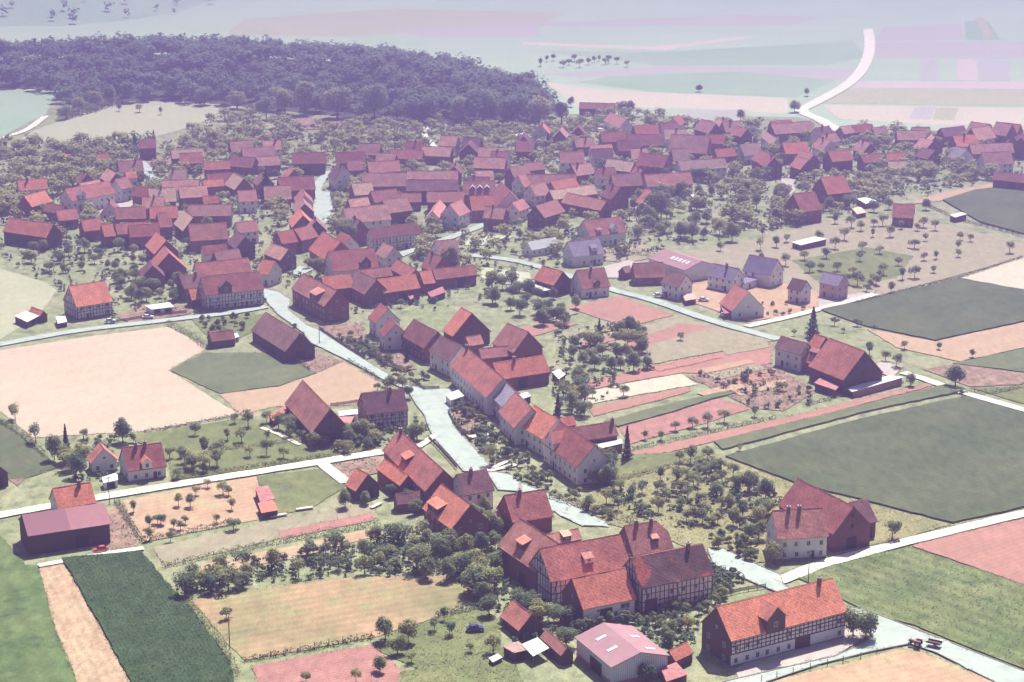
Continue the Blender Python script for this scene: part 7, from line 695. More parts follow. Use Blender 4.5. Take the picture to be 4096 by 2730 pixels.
HEDGES=[
(1.3, 1.6, 'low hedge along the lower side of the sandy garden', [(-93.05, 468.2), (-83.23, 473.57), (-69.74, 481.51)]),
(1.3, 1.6, 'long hedge between the pale strip and the peach strip', [(-84.73, 451.1), (-74.33, 457.8), (-62.42, 465.27), (-47.91, 472.36), (-33.93, 480.27)]),
(1.0, 1.8, 'grassy hedge with fence posts below the hay meadow', [(-58.53, 397.83), (-45.45, 403.64), (-30.65, 410.53)]),
(1.6, 2.0, 'thick hedge at the right end of the hay meadow', [(-17.5, 421.51), (-12.62, 424.46), (-7.67, 426.94)]),
(1.2, 1.4, 'hedge down the left side of the sandy garden', [(-104.72, 497.48), (-97.71, 480.58), (-92.4, 468.2)]),
(1.3, 2.0, 'hedge between the dark crop and the hay meadow', [(-75.04, 429.46), (-67.5, 414.29), (-60.94, 398.27), (-58.39, 389.61)]),
(1.8, 1.6, 'dark clipped hedge along the orchard beside the street', [(9.08, 500.45), (18.6, 491.62), (31.62, 480.89)]),
(1.3, 1.8, 'hedge between the orchard and the tree row', [(27.58, 512.34), (41.29, 522.22), (56.77, 533.2)]),
(1.0, 1.2, 'grassy bank above the long rose strip', [(33.8, 538.47), (53.51, 551.67), (78.31, 567.98)]),
(1.0, 1.2, 'hedge along the upper side of the dirt track', [(-92.66, 514.43), (-69.64, 525.11), (-39.12, 538.47)]),
(1.6, 2.0, 'hedge at the right corner of the tan field', [(-120.33, 674.41), (-109.37, 657.57), (-102.05, 643.07)]),
(1.2, 1.2, 'short hedge beside the pink garden plot', [(-74.24, 634.75), (-69.05, 626.13), (-64.64, 617.23)]),
(1.0, 1.0, 'clipped hedge along the left side of the main street', [(-53.92, 628.64), (-47.94, 618.7), (-41.67, 606.2)]),
(4, 8, 'belt of bushes along the top of the pale hill field', [(-250.73, 1104.12), (-240.14, 1129.39), (-230.59, 1163.79)]),
(1.2, 1.4, 'hedge across the orchard meadow', [(-85.86, 536.96), (-59.81, 547.73)]),
(2.0, 2.4, 'hedge behind the pink workshop hall', [(35.58, 783.44), (52.68, 777.4), (65.85, 768.51), (75.34, 759.81)]),
(3, 3, 'tall dark hedge right of the white-gabled house', [(47.58, 810.91), (62.61, 819.09), (74.04, 824.91)]),
(0.9, 1.6, 'grassy boundary between the sandy orchard and the grey field', [(123.5, 701.22), (142.3, 717.63), (169.39, 738.84), (203.46, 774.42)]),
(1.0, 1.6, 'hedge along the lower side of the dark far field', [(183.28, 876.31), (192.03, 844.6), (212.44, 810.91)]),
(0.9, 1.2, 'low hedge along the long pink shed', [(88.36, 579.49), (105.74, 592.8), (124.11, 604.32)]),
(1.4, 1.4, 'row of bushes beside the right-hand track', [(135.43, 592.8), (150.27, 592.8), (160.46, 599.66)]),
(2.0, 2.5, 'hedge below the far pink garden', [(-153.08, 998.38), (-131.2, 1035.68), (-109.35, 1044.77)]),
(1.4, 1.6, 'hedge at the left end of the tan field', [(-151.85, 564.65), (-142.52, 552.47), (-131.25, 533.2)]),
(0.8, 1.0, 'grassy bank along the lower edge of the tan field', [(-107.52, 554.86), (-93.52, 563.0), (-81.89, 570.5)]),
]
FOREST=[(-432.76, 1181.74), (-312.93, 1219.3), (-274.93, 1203.66), (-252.43, 1123.35), (-230.59, 1163.79), (-197.52, 1163.79), (-154.37, 1144.78), (-119.64, 1123.35), (-83.5, 1099.77), (-30.11, 1085.51), (5.63, 1094.03), (26.41, 1111.44), (23.0, 1149.48), (15.31, 1198.53), (0.94, 1228.15), (-15.52, 1261.08), (-64.53, 1309.73), (-127.57, 1344.93), (-200.15, 1362.12), (-272.41, 1368.68), (-317.54, 1344.93), (-475.52, 1303.71)]
FARWOOD=[(-579.04, 1505.98), (-388.75, 1527.4), (-329.27, 1527.4), (-273.52, 1589.47), (-242.79, 1715.77), (-257.73, 1946.4), (-742.68, 1946.4)]
CAR_SPOTS=[
('paint_red', 'bright red car parked against the long boarded barn', -101.58, 461.22, 3.57),
('paint_blue', 'dark blue car parked on the grass beside the open tiled shed', -8.24, 413.82, 0.1),
('paint_white', 'white car parked by the road beside the bright red house', -140.51, 675.62, 0.12),
('paint_white', 'white car parked in front of the white-roofed double garage', -128.22, 680.84, 0.15),
('paint_white', 'white car parked beside the rose garage on the lane', 75.01, 683.19, -0.3),
('paint_white', 'white car standing at the lane fork by the dark-roofed house', 53.72, 711.46, 0.2),
('paint_white', 'white car parked below the tan flat-roofed shed', 69.72, 705.16, -0.2),
]
FENCES=[
('wire fence with eight wooden posts below the hay meadow', [(-52.53, 400.42), (-49.51, 402.09), (-46.43, 403.33), (-43.36, 404.92), (-40.34, 406.46), (-37.38, 407.78), (-34.37, 409.4), (-31.32, 410.68)]),
('wire fence along the peach field at the bottom right', [(52.83, 388.21), (56.29, 390.06), (60.01, 391.93), (64.02, 393.98), (67.95, 396.0), (71.64, 397.81), (75.7, 399.58), (79.64, 401.81)]),
]
GARDEN_FENCES=[
('dark fence on the right side of the upper main street', [(-66.33, 665.89), (-55.58, 644.12), (-48.01, 629.65)]),
('dark fence round the garden before the second terrace house', [(-53.07, 649.44), (-49.32, 644.12), (-45.12, 646.77), (-40.28, 644.12)]),
('dark fence round the garden before the purple-roofed terrace house', [(-47.75, 636.3), (-40.33, 620.66), (-35.35, 619.68)]),
('dark fence along the street before the largest terrace house', [(-32.26, 605.26), (-27.35, 596.44), (-22.63, 597.36)]),
('dark fence along the curve of the street before the terrace', [(-19.17, 573.04), (-16.42, 558.5), (-11.82, 545.39)]),
('dark fence from the street to the rose-roofed terrace house', [(-14.71, 551.28), (-9.71, 554.46), (-5.29, 557.28)]),
('dark fence from the street to the orange-roofed terrace house', [(-4.42, 526.56), (1.65, 532.46), (4.72, 533.2)]),
('dark fence beside the large red barn', [(-24.07, 548.51), (-20.59, 538.85), (-15.2, 522.22)]),
('dark fence behind the tan stubble strip and steep dark barn', [(-55.01, 579.06), (-49.27, 581.67), (-46.08, 583.42)]),
('dark fence along the street before the long half-timbered farmhouse', [(46.96, 431.99), (53.49, 436.11), (59.94, 438.72)]),
('dark fence along the left road before the red house', [(-140.09, 674.41), (-130.02, 681.95), (-115.77, 689.06)]),
]
POLES=[
('utility pole standing in the hay meadow', -61.98, 404.52, 0.2),
('utility pole behind the ridge of the long half-timbered farmhouse', 70.32, 441.47, 0.9),
('utility pole beside the main street below the junction', -64.96, 649.44, 0.9),
('utility pole beside the dirt track and the boarded barn', -105.83, 494.86, 0.4),
]
PLANK_STACKS=[
('long stack of pale planks below the red field shed', -60.41, 485.88, 0.45),
('stack of pale planks right of the red field shed', -54.16, 490.98, 0.4),
('stack of pale planks at the side of the thicket', -35.55, 493.23, 1.0),
]
TRACTOR=(88.97, 405.68, 2.6)
TRAILER=(92.85, 405.46, 2.6)

# ------------------------------------------------------------------ helpers
rnd = random.Random(11)

def make_mesh(name, verts, faces, mats=(), midx=None, smooth=False):
    me = bpy.data.meshes.new(name)
    me.from_pydata([tuple(v) for v in verts], [], [tuple(f) for f in faces])
    for mt in mats: me.materials.append(mt)
    if midx is not None: me.polygons.foreach_set('material_index', midx)
    if smooth: me.polygons.foreach_set('use_smooth', [True] * len(me.polygons))
    me.update()
    return me

def quad_mesh(name, co, mat):
    # co: (n,4,3) array of quads
    n = len(co)
    me = bpy.data.meshes.new(name)
    me.vertices.add(n * 4); me.loops.add(n * 4); me.polygons.add(n)
    me.vertices.foreach_set('co', np.asarray(co, np.float32).reshape(-1))
    me.loops.foreach_set('vertex_index', np.arange(n * 4, dtype=np.int32))
    me.polygons.foreach_set('loop_start', np.arange(0, n * 4, 4, dtype=np.int32))
    me.polygons.foreach_set('loop_total', np.full(n, 4, np.int32))
    me.materials.append(mat)
    me.update(calc_edges=True)
    return me

def obj(name, data, parent=None, loc=None, rz=0.0, scale=None):
    o = bpy.data.objects.new(name, data)
    col.objects.link(o)
    if parent is not None: o.parent = parent
    if loc is not None: o.location = loc
    if rz: o.rotation_euler = (0, 0, rz)
    if scale is not None: o.scale = scale
    return o

def tag(o, label=None, cat=None, group=None, kind=None):
    if label: o['label'] = label
    if cat: o['category'] = cat
    if group: o['group'] = group
    if kind: o['kind'] = kind
    return o

class Geo:
    def __init__(self): self.v = []; self.f = []; self.m = []
    def face(self, pts, m=0):
        k = len(self.v); self.v += [tuple(p) for p in pts]; self.f.append(tuple(range(k, k + len(pts)))); self.m.append(m)
    def box(self, x0, x1, y0, y1, z0, z1, m=0):
        k = len(self.v)
        self.v += [(x0,y0,z0),(x1,y0,z0),(x1,y1,z0),(x0,y1,z0),(x0,y0,z1),(x1,y0,z1),(x1,y1,z1),(x0,y1,z1)]
        for f in ((0,3,2,1),(4,5,6,7),(0,1,5,4),(1,2,6,5),(2,3,7,6),(3,0,4,7)):
            self.f.append(tuple(k + i for i in f)); self.m.append(m)
    def tube(self, p0, p1, r0, r1, n=6, m=0, cap=True):
        a = Vector(p0); b = Vector(p1); d = (b - a).normalized()
        u = d.orthogonal().normalized(); w = d.cross(u); k = len(self.v)
        for c, r in ((a, r0), (b, r1)):
            for i in range(n):
                t = 2 * math.pi * i / n; q = c + u * (r * math.cos(t)) + w * (r * math.sin(t)); self.v.append(tuple(q))
        for i in range(n):
            j = (i + 1) % n; self.f.append((k + i, k + j, k + n + j, k + n + i)); self.m.append(m)
        if cap:
            self.f.append(tuple(k + n + i for i in range(n))); self.m.append(m)
            self.f.append(tuple(k + n - 1 - i for i in range(n))); self.m.append(m)
    def slab(self, pts, th, m=0):
        # a sheet of any outline, given thickness downwards
        n = len(pts); k = len(self.v)
        self.v += [tuple(p) for p in pts] + [(p[0], p[1], p[2] - th) for p in pts]
        self.f.append(tuple(range(k, k + n))); self.m.append(m)
        self.f.append(tuple(k + n + n - 1 - i for i in range(n))); self.m.append(m)
        for i in range(n):
            j = (i + 1) % n; self.f.append((k + i, k + n + i, k + n + j, k + j)); self.m.append(m)
    def mesh(self, name, mats, smooth=False): return make_mesh(name, self.v, self.f, mats, self.m, smooth)

def in_poly(x, y, P):
    r = False; j = len(P) - 1
    for i in range(len(P)):
        if (P[i][1] > y) != (P[j][1] > y) and x < (P[j][0] - P[i][0]) * (y - P[i][1]) / (P[j][1] - P[i][1]) + P[i][0]: r = not r
        j = i
    return r

# ------------------------------------------------------------------ materials
class Nodes:
    def __init__(self, name, rough=0.9, spec=0.2):
        self.mat = bpy.data.materials.new(name); self.mat.use_nodes = True
        self.t = self.mat.node_tree; self.b = self.t.nodes['Principled BSDF']
        self.b.inputs['Roughness'].default_value = rough
        self.b.inputs['Specular IOR Level'].default_value = spec
        self.tc = self.t.nodes.new('ShaderNodeTexCoord')
    def link(self, a, b): self.t.links.new(a, b)
    def coord(self, scale=(1,1,1), rot=0.0, loc=(0,0,0)):
        mp = self.t.nodes.new('ShaderNodeMapping')
        mp.inputs['Scale'].default_value = scale; mp.inputs['Rotation'].default_value = (0, 0, rot); mp.inputs['Location'].default_value = loc
        self.link(self.tc.outputs['Object'], mp.inputs['Vector']); return mp.outputs[0]
    def noise(self, vec, scale, detail=4.0, rough=0.6):
        n = self.t.nodes.new('ShaderNodeTexNoise'); n.inputs['Scale'].default_value = scale
        n.inputs['Detail'].default_value = detail; n.inputs['Roughness'].default_value = rough
        self.link(vec, n.inputs['Vector']); return n.outputs[0]
    def voronoi(self, vec, scale):
        n = self.t.nodes.new('ShaderNodeTexVoronoi'); n.inputs['Scale'].default_value = scale
        self.link(vec, n.inputs['Vector']); return n.outputs['Color'], n.outputs['Distance']
    def wave(self, vec, scale, dist=0.0, axis='X'):
        n = self.t.nodes.new('ShaderNodeTexWave'); n.bands_direction = axis
        n.inputs['Scale'].default_value = scale; n.inputs['Distortion'].default_value = dist; n.inputs['Detail'].default_value = 2.0
        self.link(vec, n.inputs['Vector']); return n.outputs['Fac']
    def ramp(self, fac, lo, hi, v0=0.0, v1=1.0):
        n = self.t.nodes.new('ShaderNodeMapRange'); n.inputs['From Min'].default_value = lo; n.inputs['From Max'].default_value = hi
        n.inputs['To Min'].default_value = v0; n.inputs['To Max'].default_value = v1
        self.link(fac, n.inputs['Value']); return n.outputs[0]
    def mix(self, fac, a, b, mode='MIX'):
        n = self.t.nodes.new('ShaderNodeMix'); n.data_type = 'RGBA'; n.blend_type = mode
        for sock, v in ((n.inputs[0], fac), (n.inputs[6], a), (n.inputs[7], b)):
            if isinstance(v, (int, float)): sock.default_value = v
            elif isinstance(v, tuple): sock.default_value = v + (1.0,) if len(v) == 3 else v
            else: self.link(v, sock)
        return n.outputs[2]
    def gray(self, v):
        n = self.t.nodes.new('ShaderNodeCombineColor')
        for i in range(3): self.link(v, n.inputs[i])
        return n.outputs[0]
    def bump(self, h, dist=0.05, strength=0.6):
        n = self.t.nodes.new('ShaderNodeBump'); n.inputs['Distance'].default_value = dist; n.inputs['Strength'].default_value = strength
        self.link(h, n.inputs['Height']); self.link(n.outputs[0], self.b.inputs['Normal'])
    def rand(self):
        n = self.t.nodes.new('ShaderNodeObjectInfo'); return n.outputs['Random']
    def color(self, c): self.link(c, self.b.inputs['Base Color'])

def mul(c, k): return tuple(min(1.0, x * k) for x in c)
MATS = {}
def roof_mat(name, c, patch=None, var=0.35, sheet=False):
    n = Nodes('roof_' + name, 0.85, 0.15)
    v = n.coord()
    if sheet:
        big = n.noise(v, 0.5, 4); c1 = n.mix(n.ramp(big, .3, .7), mul(c, .9), mul(c, 1.08))
        if patch:
            sx = n.t.nodes.new('ShaderNodeSeparateXYZ'); n.link(v, sx.inputs[0]); c1 = n.mix(n.ramp(sx.outputs[0], .3, .35), patch, c1)
        fine = n.noise(v, 6.0, 2); n.color(n.mix(n.ramp(fine, .35, .75, 0, .25), c1, mul(c, .75)))
        n.bump(n.wave(n.coord(), 2.2, 0, 'X'), .03, .5)
    else:
        big = n.noise(v, 0.28, 5, .65)
        base = n.mix(n.ramp(big, .3, .72), mul(c, 1 - var), mul(c, 1 + var))
        if patch:
            base = n.mix(n.ramp(n.noise(n.coord((1,1,1), 0, (3.3,1.7,0)), 0.16, 3), .5, .58), base, patch)
        cell, _ = n.voronoi(n.coord((4.2, 3.1, 3.1)), 1.0)
        sep = n.t.nodes.new('ShaderNodeSeparateColor'); n.link(cell, sep.inputs[0])
        base = n.mix(.7, base, n.gray(n.ramp(sep.outputs[0], 0, 1, .55, 1.35)), 'MULTIPLY')
        moss = n.noise(n.coord((1.0, 1.0, .4)), 1.3, 5, .7)
        base = n.mix(n.ramp(moss, .58, .8, 0, .5), base, (.10, .085, .075))
        base = n.mix(1.0, base, n.mix(n.rand(), (.70, .66, .74), (1.30, 1.34, 1.20)), 'MULTIPLY')
        n.color(base)
        n.bump(n.wave(n.coord(), 1.32, 0.4, 'Z'), .035, .8)
    MATS[name] = n.mat
roof_mat('red', (.55, .19, .125), None, .22)
roof_mat('oldred', (.42, .155, .12), None, .32)
roof_mat('old', (.33, .14, .115), None, .35)
roof_mat('dark', (.22, .115, .11), None, .35)
roof_mat('oldpatch', (.090, .048, .052), (.26, .07, .055), .4)
roof_mat('dusty', (.52, .27, .21), None, .3)
roof_mat('pinkroof', (.46, .20, .165), None, .22)
roof_mat('pale', (.58, .38, .27), None, .18)
roof_mat('lav', (.31, .27, .33), None, .2)
roof_mat('sheet', (.66, .67, .61), None, .1, True)
roof_mat('mint', (.60, .62, .55), None, .1, True)
roof_mat('fibre', (.43, .21, .20), (.31, .15, .16), .1, True)
roof_mat('hallroof', (.36, .205, .20), None, .1, True)

def wall_mat(name, c, dirt=.35, boards=0, brick=False):
    n = Nodes('wall_' + name, 0.9, 0.1)
    v = n.coord()
    stain = n.noise(n.coord((1, 1, .35)), .9, 6, .7)
    base = n.mix(n.ramp(stain, .42, .8, 0, dirt), c, mul(c, .5))
    if brick:
        cell, _ = n.voronoi(n.coord((4, 4, 12)), 1.0)
        sep = n.t.nodes.new('ShaderNodeSeparateColor'); n.link(cell, sep.inputs[0])
        base = n.mix(.8, base, n.gray(n.ramp(sep.outputs[0], 0, 1, .6, 1.4)), 'MULTIPLY')
    if boards:
        w = n.wave(n.coord((1, 1, 0)), boards, .2, 'DIAGONAL')
        base = n.mix(n.ramp(w, 0, .35, .6, 0), base, mul(c, .35)); n.bump(w, .03, .8)
    else:
        n.bump(n.noise(v, 12, 3), .02, .5)
    n.color(n.mix(1.0, base, n.gray(n.ramp(n.rand(), 0, 1, .88, 1.1)), 'MULTIPLY'))
    MATS[name] = n.mat
wall_mat('white', (.70, .68, .66), .45)
wall_mat('timber', (.66, .62, .63), .4)
wall_mat('brick', (.22, .095, .085), .5, 0, True)
wall_mat('boards', (.14, .09, .08), .5, 1.6)
wall_mat('sheetwall', (.52, .50, .58), .2, 1.2)
wall_mat('rose', (.50, .33, .32), .3)
wall_mat('brickpink', (.42, .20, .20), .35, 0, True)
wall_mat('stone', (.30, .26, .24), .5)

def plain(name, c, rough=.7, spec=.3, metal=0.0):
    n = Nodes(name, rough, spec); v = n.coord()
    n.color(n.mix(n.ramp(n.noise(v, 3.0, 3), .35, .75), mul(c, .85), mul(c, 1.1)))
    n.b.inputs['Metallic'].default_value = metal; MATS[name] = n.mat
plain('beam', (.060, .035, .028)); plain('frame', (.55, .53, .50)); plain('pane', (.03, .035, .045), .15, .5)
plain('door', (.10, .045, .025)); plain('darkdoor', (.03, .022, .02)); plain('chimney', (.20, .10, .085)); plain('cap', (.55, .5, .46))
plain('skylight', (.80, .82, .78), .3, .4); plain('bark', (.075, .06, .05)); plain('post', (.16, .12, .09)); plain('plank', (.70, .62, .50))
plain('paint_red', (.55, .085, .06), .3, .5); plain('paint_blue', (.045, .055, .16), .25, .5); plain('paint_white', (.75, .75, .72), .3, .5)
plain('tyre', (.02, .02, .02)); plain('rim', (.4, .4, .4), .3, .5, .8); plain('lamp', (.7, .7, .65), .2, .5); plain('porcelain', (.6, .6, .58))
plain('paint_rose', (.30, .13, .12), .4, .4); plain('hay_load', (.42, .31, .15))

def leaf_mat(name, c1, c2, trans=.3):
    n = Nodes('leaf_' + name, .8, .15)
    v = n.coord()
    a = n.mix(n.ramp(n.noise(v, 1.1, 4), .35, .7), c1, c2)
    a = n.mix(1.0, a, n.mix(n.rand(), (.52, .66, .74), (1.55, 1.32, .95)), 'MULTIPLY')
    n.color(a)
    tr = n.t.nodes.new('ShaderNodeBsdfTranslucent'); n.link(a, tr.inputs['Color'])
    mx = n.t.nodes.new('ShaderNodeMixShader'); mx.inputs[0].default_value = trans
    n.link(n.b.outputs[0], mx.inputs[1]); n.link(tr.outputs[0], mx.inputs[2])
    n.link(mx.outputs[0], n.t.nodes['Material Output'].inputs['Surface'])
    MATS[name] = n.mat
leaf_mat('broad', (.13, .175, .085), (.36, .40, .21), .4)
leaf_mat('fruit', (.15, .195, .10), (.38, .41, .23), .4)
leaf_mat('conifer', (.018, .034, .028), (.040, .062, .045), .1)
leaf_mat('shrub', (.12, .16, .08), (.31, .33, .18), .4)
leaf_mat('wood', (.12, .17, .10), (.38, .44, .26), .45)
leaf_mat('edge', (.15, .20, .11), (.44, .50, .30), .45)
leaf_mat('crop', (.035, .075, .028), (.07, .115, .045), .3)
leaf_mat('grass', (.10, .145, .055), (.20, .22, .10), .3)
leaf_mat('straw', (.40, .30, .16), (.52, .40, .24), .3)
leaf_mat('verge', (.085, .095, .045), (.19, .17, .085), .25)
leaf_mat('vegetable', (.12, .17, .08), (.26, .29, .15), .35)

def field_mat(name, c1, c2, s=.05, rows=None, fine=.6, bump=.08, c3=None, s3=.3):
    # rows = (direction in radians, spacing in m, strength)
    n = Nodes('ground_' + name, .95, .05)
    v = n.coord()
    a = n.mix(n.ramp(n.noise(v, s, 5, .6), .3, .7), c1, c2)
    if c3: a = n.mix(n.ramp(n.noise(n.coord((1,1,1), 0, (31, 7, 0)), s3, 5, .7), .5, .68), a, c3)
    f = n.noise(v, 2.3, 6, .75)
    a = n.mix(1.0, a, n.gray(n.ramp(f, .25, .75, 1 - .6 * fine, 1 + .6 * fine)), 'MULTIPLY')
    m5 = n.noise(n.coord((1, .45, 1), rows[0] if rows else .4, (5, 9, 0)), .42, 5, .7)
    a = n.mix(1.0, a, n.gray(n.ramp(m5, .28, .72, 1 - .38 * fine, 1 + .34 * fine)), 'MULTIPLY')
    a = n.mix(n.ramp(n.noise(n.coord((1, 1, 1), 0, (77, 13, 0)), .11, 6, .75), .5, .78, 0, .45 * fine), a, mul(c2, .62))
    if rows:
        w = n.wave(n.coord((1, 1, 1), rows[0]), .314 / rows[1] * 1.0, 1.2, 'X')
        a = n.mix(rows[2], a, n.gray(n.ramp(w, 0, 1, .55, 1.3)), 'MULTIPLY')
        w2 = n.wave(n.coord((1, 1, 1), rows[0]), .314 / (rows[1] * 5.3), 2.5, 'X')
        a = n.mix(rows[2] * .8, a, n.gray(n.ramp(w2, 0, 1, .75, 1.2)), 'MULTIPLY')
    n.color(a); n.bump(f, bump, .7)
    MATS[name] = n.mat
field_mat('ground', (.20, .245, .105), (.31, .30, .17), .05, None, .9, .15, (.13, .155, .075), .16)
field_mat('stubble', (.45, .355, .235), (.48, .39, .265), .03, (1.05, 2.6, .10), .32, .05, (.46, .35, .245), .035)
field_mat('stubble2', (0.395, 0.289, 0.176), (0.4, 0.282, 0.169), .05, (1.05, 2.2, .12), .4)
field_mat('stubblerow', (0.395, 0.303, 0.176), (0.4, 0.261, 0.155), .06, (2.74, 2.1, .16), .8, .08)
field_mat('greycrop', (.10, .135, .060), (.155, .165, .080), .05, (0.95, 1.6, .15), .5)
field_mat('greycrop2', (.070, .098, .044), (.112, .125, .060), .035, (0.95, 2.0, .12), .6, .12)
field_mat('grass', (.085, .11, .05), (.12, .13, .065), .08, None, .6)
field_mat('grass2', (.12, .155, .055), (.20, .205, .082), .07, None, .7, .1, (.12, .14, .065), .15)
field_mat('yellowgreen', (.22, .225, .095), (.29, .26, .12), .05, None, .6, .1, (.18, .19, .085), .12)
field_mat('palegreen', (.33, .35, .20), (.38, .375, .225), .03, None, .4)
field_mat('palegreen2', (0.268, 0.247, 0.148), (0.310, 0.261, 0.162), .06, None, .5, .08, (.30, .29, .16), .15)
field_mat('mintlight', (.38, .42, .25), (.44, .44, .28), .06, None, .4)
field_mat('peach', (0.395, 0.261, 0.148), (0.43, 0.296, 0.184), .06, (1.1, 2.4, .12), .5, .08, (.38, .33, .17), .09)
field_mat('hay', (0.212, 0.198, 0.092), (0.4, 0.261, 0.141), .045, (1.15, 3.0, .15), .5, .08, (.26, .27, .12), .06)
field_mat('plough', (0.328, 0.164, 0.127), (0.37, 0.193, 0.148), .09, (1.12, 1.1, .28), .6, .15)
field_mat('rosestrip', (0.310, 0.176, 0.123), (0.4, 0.204, 0.144), .05, (0.94, 1.8, .12), .4, .1)
field_mat('greenrow2', (.115, .160, .055), (0.19, .205, .085), .06, (2.4, 4.6, .30), .7, .08, (.085, .125, .042), .13)
field_mat('darkcrop', (.036, .070, .028), (.058, .092, .038), .12, (2.74, .9, .3), .8, .2)
field_mat('greenrow', (.080, .135, .044), (.135, .175, .064), .06, (2.74, 5.2, .22), .7, .08, (.055, .09, .032), .11)
field_mat('gardenpink', (0.369, 0.230, 0.172), (0.22, 0.156, 0.098), .22, (0.95, 1.0, .35), .9, .15, (.13, .15, .075), .5)
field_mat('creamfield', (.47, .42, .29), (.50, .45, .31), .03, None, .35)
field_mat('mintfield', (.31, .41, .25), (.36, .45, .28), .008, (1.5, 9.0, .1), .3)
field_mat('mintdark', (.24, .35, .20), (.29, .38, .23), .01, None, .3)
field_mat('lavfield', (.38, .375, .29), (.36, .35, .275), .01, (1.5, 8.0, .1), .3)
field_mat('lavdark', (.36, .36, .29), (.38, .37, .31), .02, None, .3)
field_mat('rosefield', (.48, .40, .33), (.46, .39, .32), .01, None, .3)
field_mat('road', (.355, .41, .325), (.385, .44, .35), .09, None, .22, .02, (.29, .335, .27), .2)
field_mat('roaddust', (0.437, 0.380, 0.296), (0.388, 0.353, 0.296), .1, None, .4, .03)
field_mat('track', (.66, .60, .45), (.70, .64, .50), .12, None, .6, .04, (.48, .42, .28), .4)
field_mat('woodfloor', (.06, .07, .045), (.09, .09, .06), .1, None, .6)

# ------------------------------------------------------------------ ground
def rough_outline(P, seed):
    r = random.Random(seed); out = []
    for (x0, y0), (x1, y1) in zip(P, P[1:] + P[:1]):
        d = math.hypot(x1 - x0, y1 - y0); far = (y0 + y1) / 2
        step = 3.0 if far < 800 else 12.0; amp = .28 if far < 800 else .5
        n = max(1, int(d / step))
        for i in range(n):
            t = i / n; out.append((x0 + (x1 - x0) * t + r.uniform(-amp, amp), y0 + (y1 - y0) * t + r.uniform(-amp, amp) * 1.2))
    return out

gm = make_mesh('ground', [(-6000,-600,0),(6000,-600,0),(6000,9000,0),(-6000,9000,0)], [(0,1,2,3)], [MATS['ground']])
tag(obj('ground', gm), kind='structure')
for i, (name, mat, h, tuft, P) in enumerate(FIELDS):
    z = .02 + .003 * i; Q = rough_outline(P, i)
    area = sum(a[0] * b[1] - b[0] * a[1] for a, b in zip(Q, Q[1:] + Q[:1]))
    if area < 0: Q = Q[::-1]
    g = Geo()
    if h > .04: g.slab([(x, y, z + h) for x, y in Q], h + z + .02)
    else: g.face([(x, y, z) for x, y in Q])
    tag(obj(name, g.mesh(name, [MATS[mat]])), kind='structure')
for i, (name, mat, w, P) in enumerate(ROADS):
    z = .37 + .003 * i
    # smooth the centre line
    pts = []
    for k in range(len(P) - 1):
        p0 = P[max(0, k - 1)]; p1 = P[k]; p2 = P[k + 1]; p3 = P[min(len(P) - 1, k + 2)]
        n = max(2, int(math.hypot(p2[0] - p1[0], p2[1] - p1[1]) / 4))
        for s in range(n):
            t = s / n
            pts.append(tuple(.5 * (2 * p1[c] + (p2[c] - p0[c]) * t + (2 * p0[c] - 5 * p1[c] + 4 * p2[c] - p3[c]) * t * t + (3 * p1[c] - p0[c] - 3 * p2[c] + p3[c]) * t ** 3) for c in (0, 1)))
    pts.append(P[-1]); r = random.Random(i + 50); L = []; Rr = []
    for k, p in enumerate(pts):
        a = pts[max(0, k - 1)]; b = pts[min(len(pts) - 1, k + 1)]; dx, dy = b[0] - a[0], b[1] - a[1]; d = math.hypot(dx, dy) or 1
        nx, ny = -dy / d, dx / d; w1 = w / 2 + r.uniform(-.18, .18); w2 = w / 2 + r.uniform(-.18, .18)
        L.append((p[0] + nx * w1, p[1] + ny * w1, z)); Rr.append((p[0] - nx * w2, p[1] - ny * w2, z))
    n = len(pts)
    me = make_mesh(name, L + Rr, [(n + k, n + k + 1, k + 1, k) for k in range(n - 1)], [MATS[mat]])
    tag(obj(name, me), kind='structure')

# stone kerbs along the paved streets
for i, (name, mat, h, tuft, P) in enumerate(FIELDS):
    if name != 'road': continue
    z = .02 + .003 * i; g = Geo()
    for (x0, y0), (x1, y1) in zip(P, P[1:] + P[:1]):
        d = math.hypot(x1 - x0, y1 - y0); nx, ny = -(y1 - y0) / d * .13, (x1 - x0) / d * .13; n = max(1, int(d / 3.0))
        if min(y0, y1) < 380 or d > 45: continue
        for k in range(n):
            if (k * 7 + i) % 9 == 0: continue                     # gaps where yards open to the street
            a, b = k / n, (k + .985) / n; xa, ya, xb, yb = x0 + (x1 - x0) * a, y0 + (y1 - y0) * a, x0 + (x1 - x0) * b, y0 + (y1 - y0) * b
            g.slab([(xa - nx, ya - ny, z + .12), (xb - nx, yb - ny, z + .12), (xb + nx, yb + ny, z + .12), (xa + nx, ya + ny, z + .12)], .14)
    tag(obj('kerb', g.mesh('kerb', [MATS['stone']])), kind='structure')

# ------------------------------------------------------------------ leaves
nrng = np.random.default_rng(5)
def leaf_quads(cen, nor, size, rg):
    n = len(cen)
    nor = nor / (np.linalg.norm(nor, axis=1, keepdims=True) + 1e-6)
    ref = rg.normal(size=(n, 3)); u = np.cross(nor, ref); u /= (np.linalg.norm(u, axis=1, keepdims=True) + 1e-6); w = np.cross(nor, u)
    s = np.broadcast_to(size, (n,)) * rg.uniform(.6, 1.4, n); s = s[:, None]
    bend = nor * s * .18
    return np.stack([cen - u * s * .6, cen - w * s * .42 + bend, cen + u * s * .6, cen + w * s * .42 + bend], axis=1)

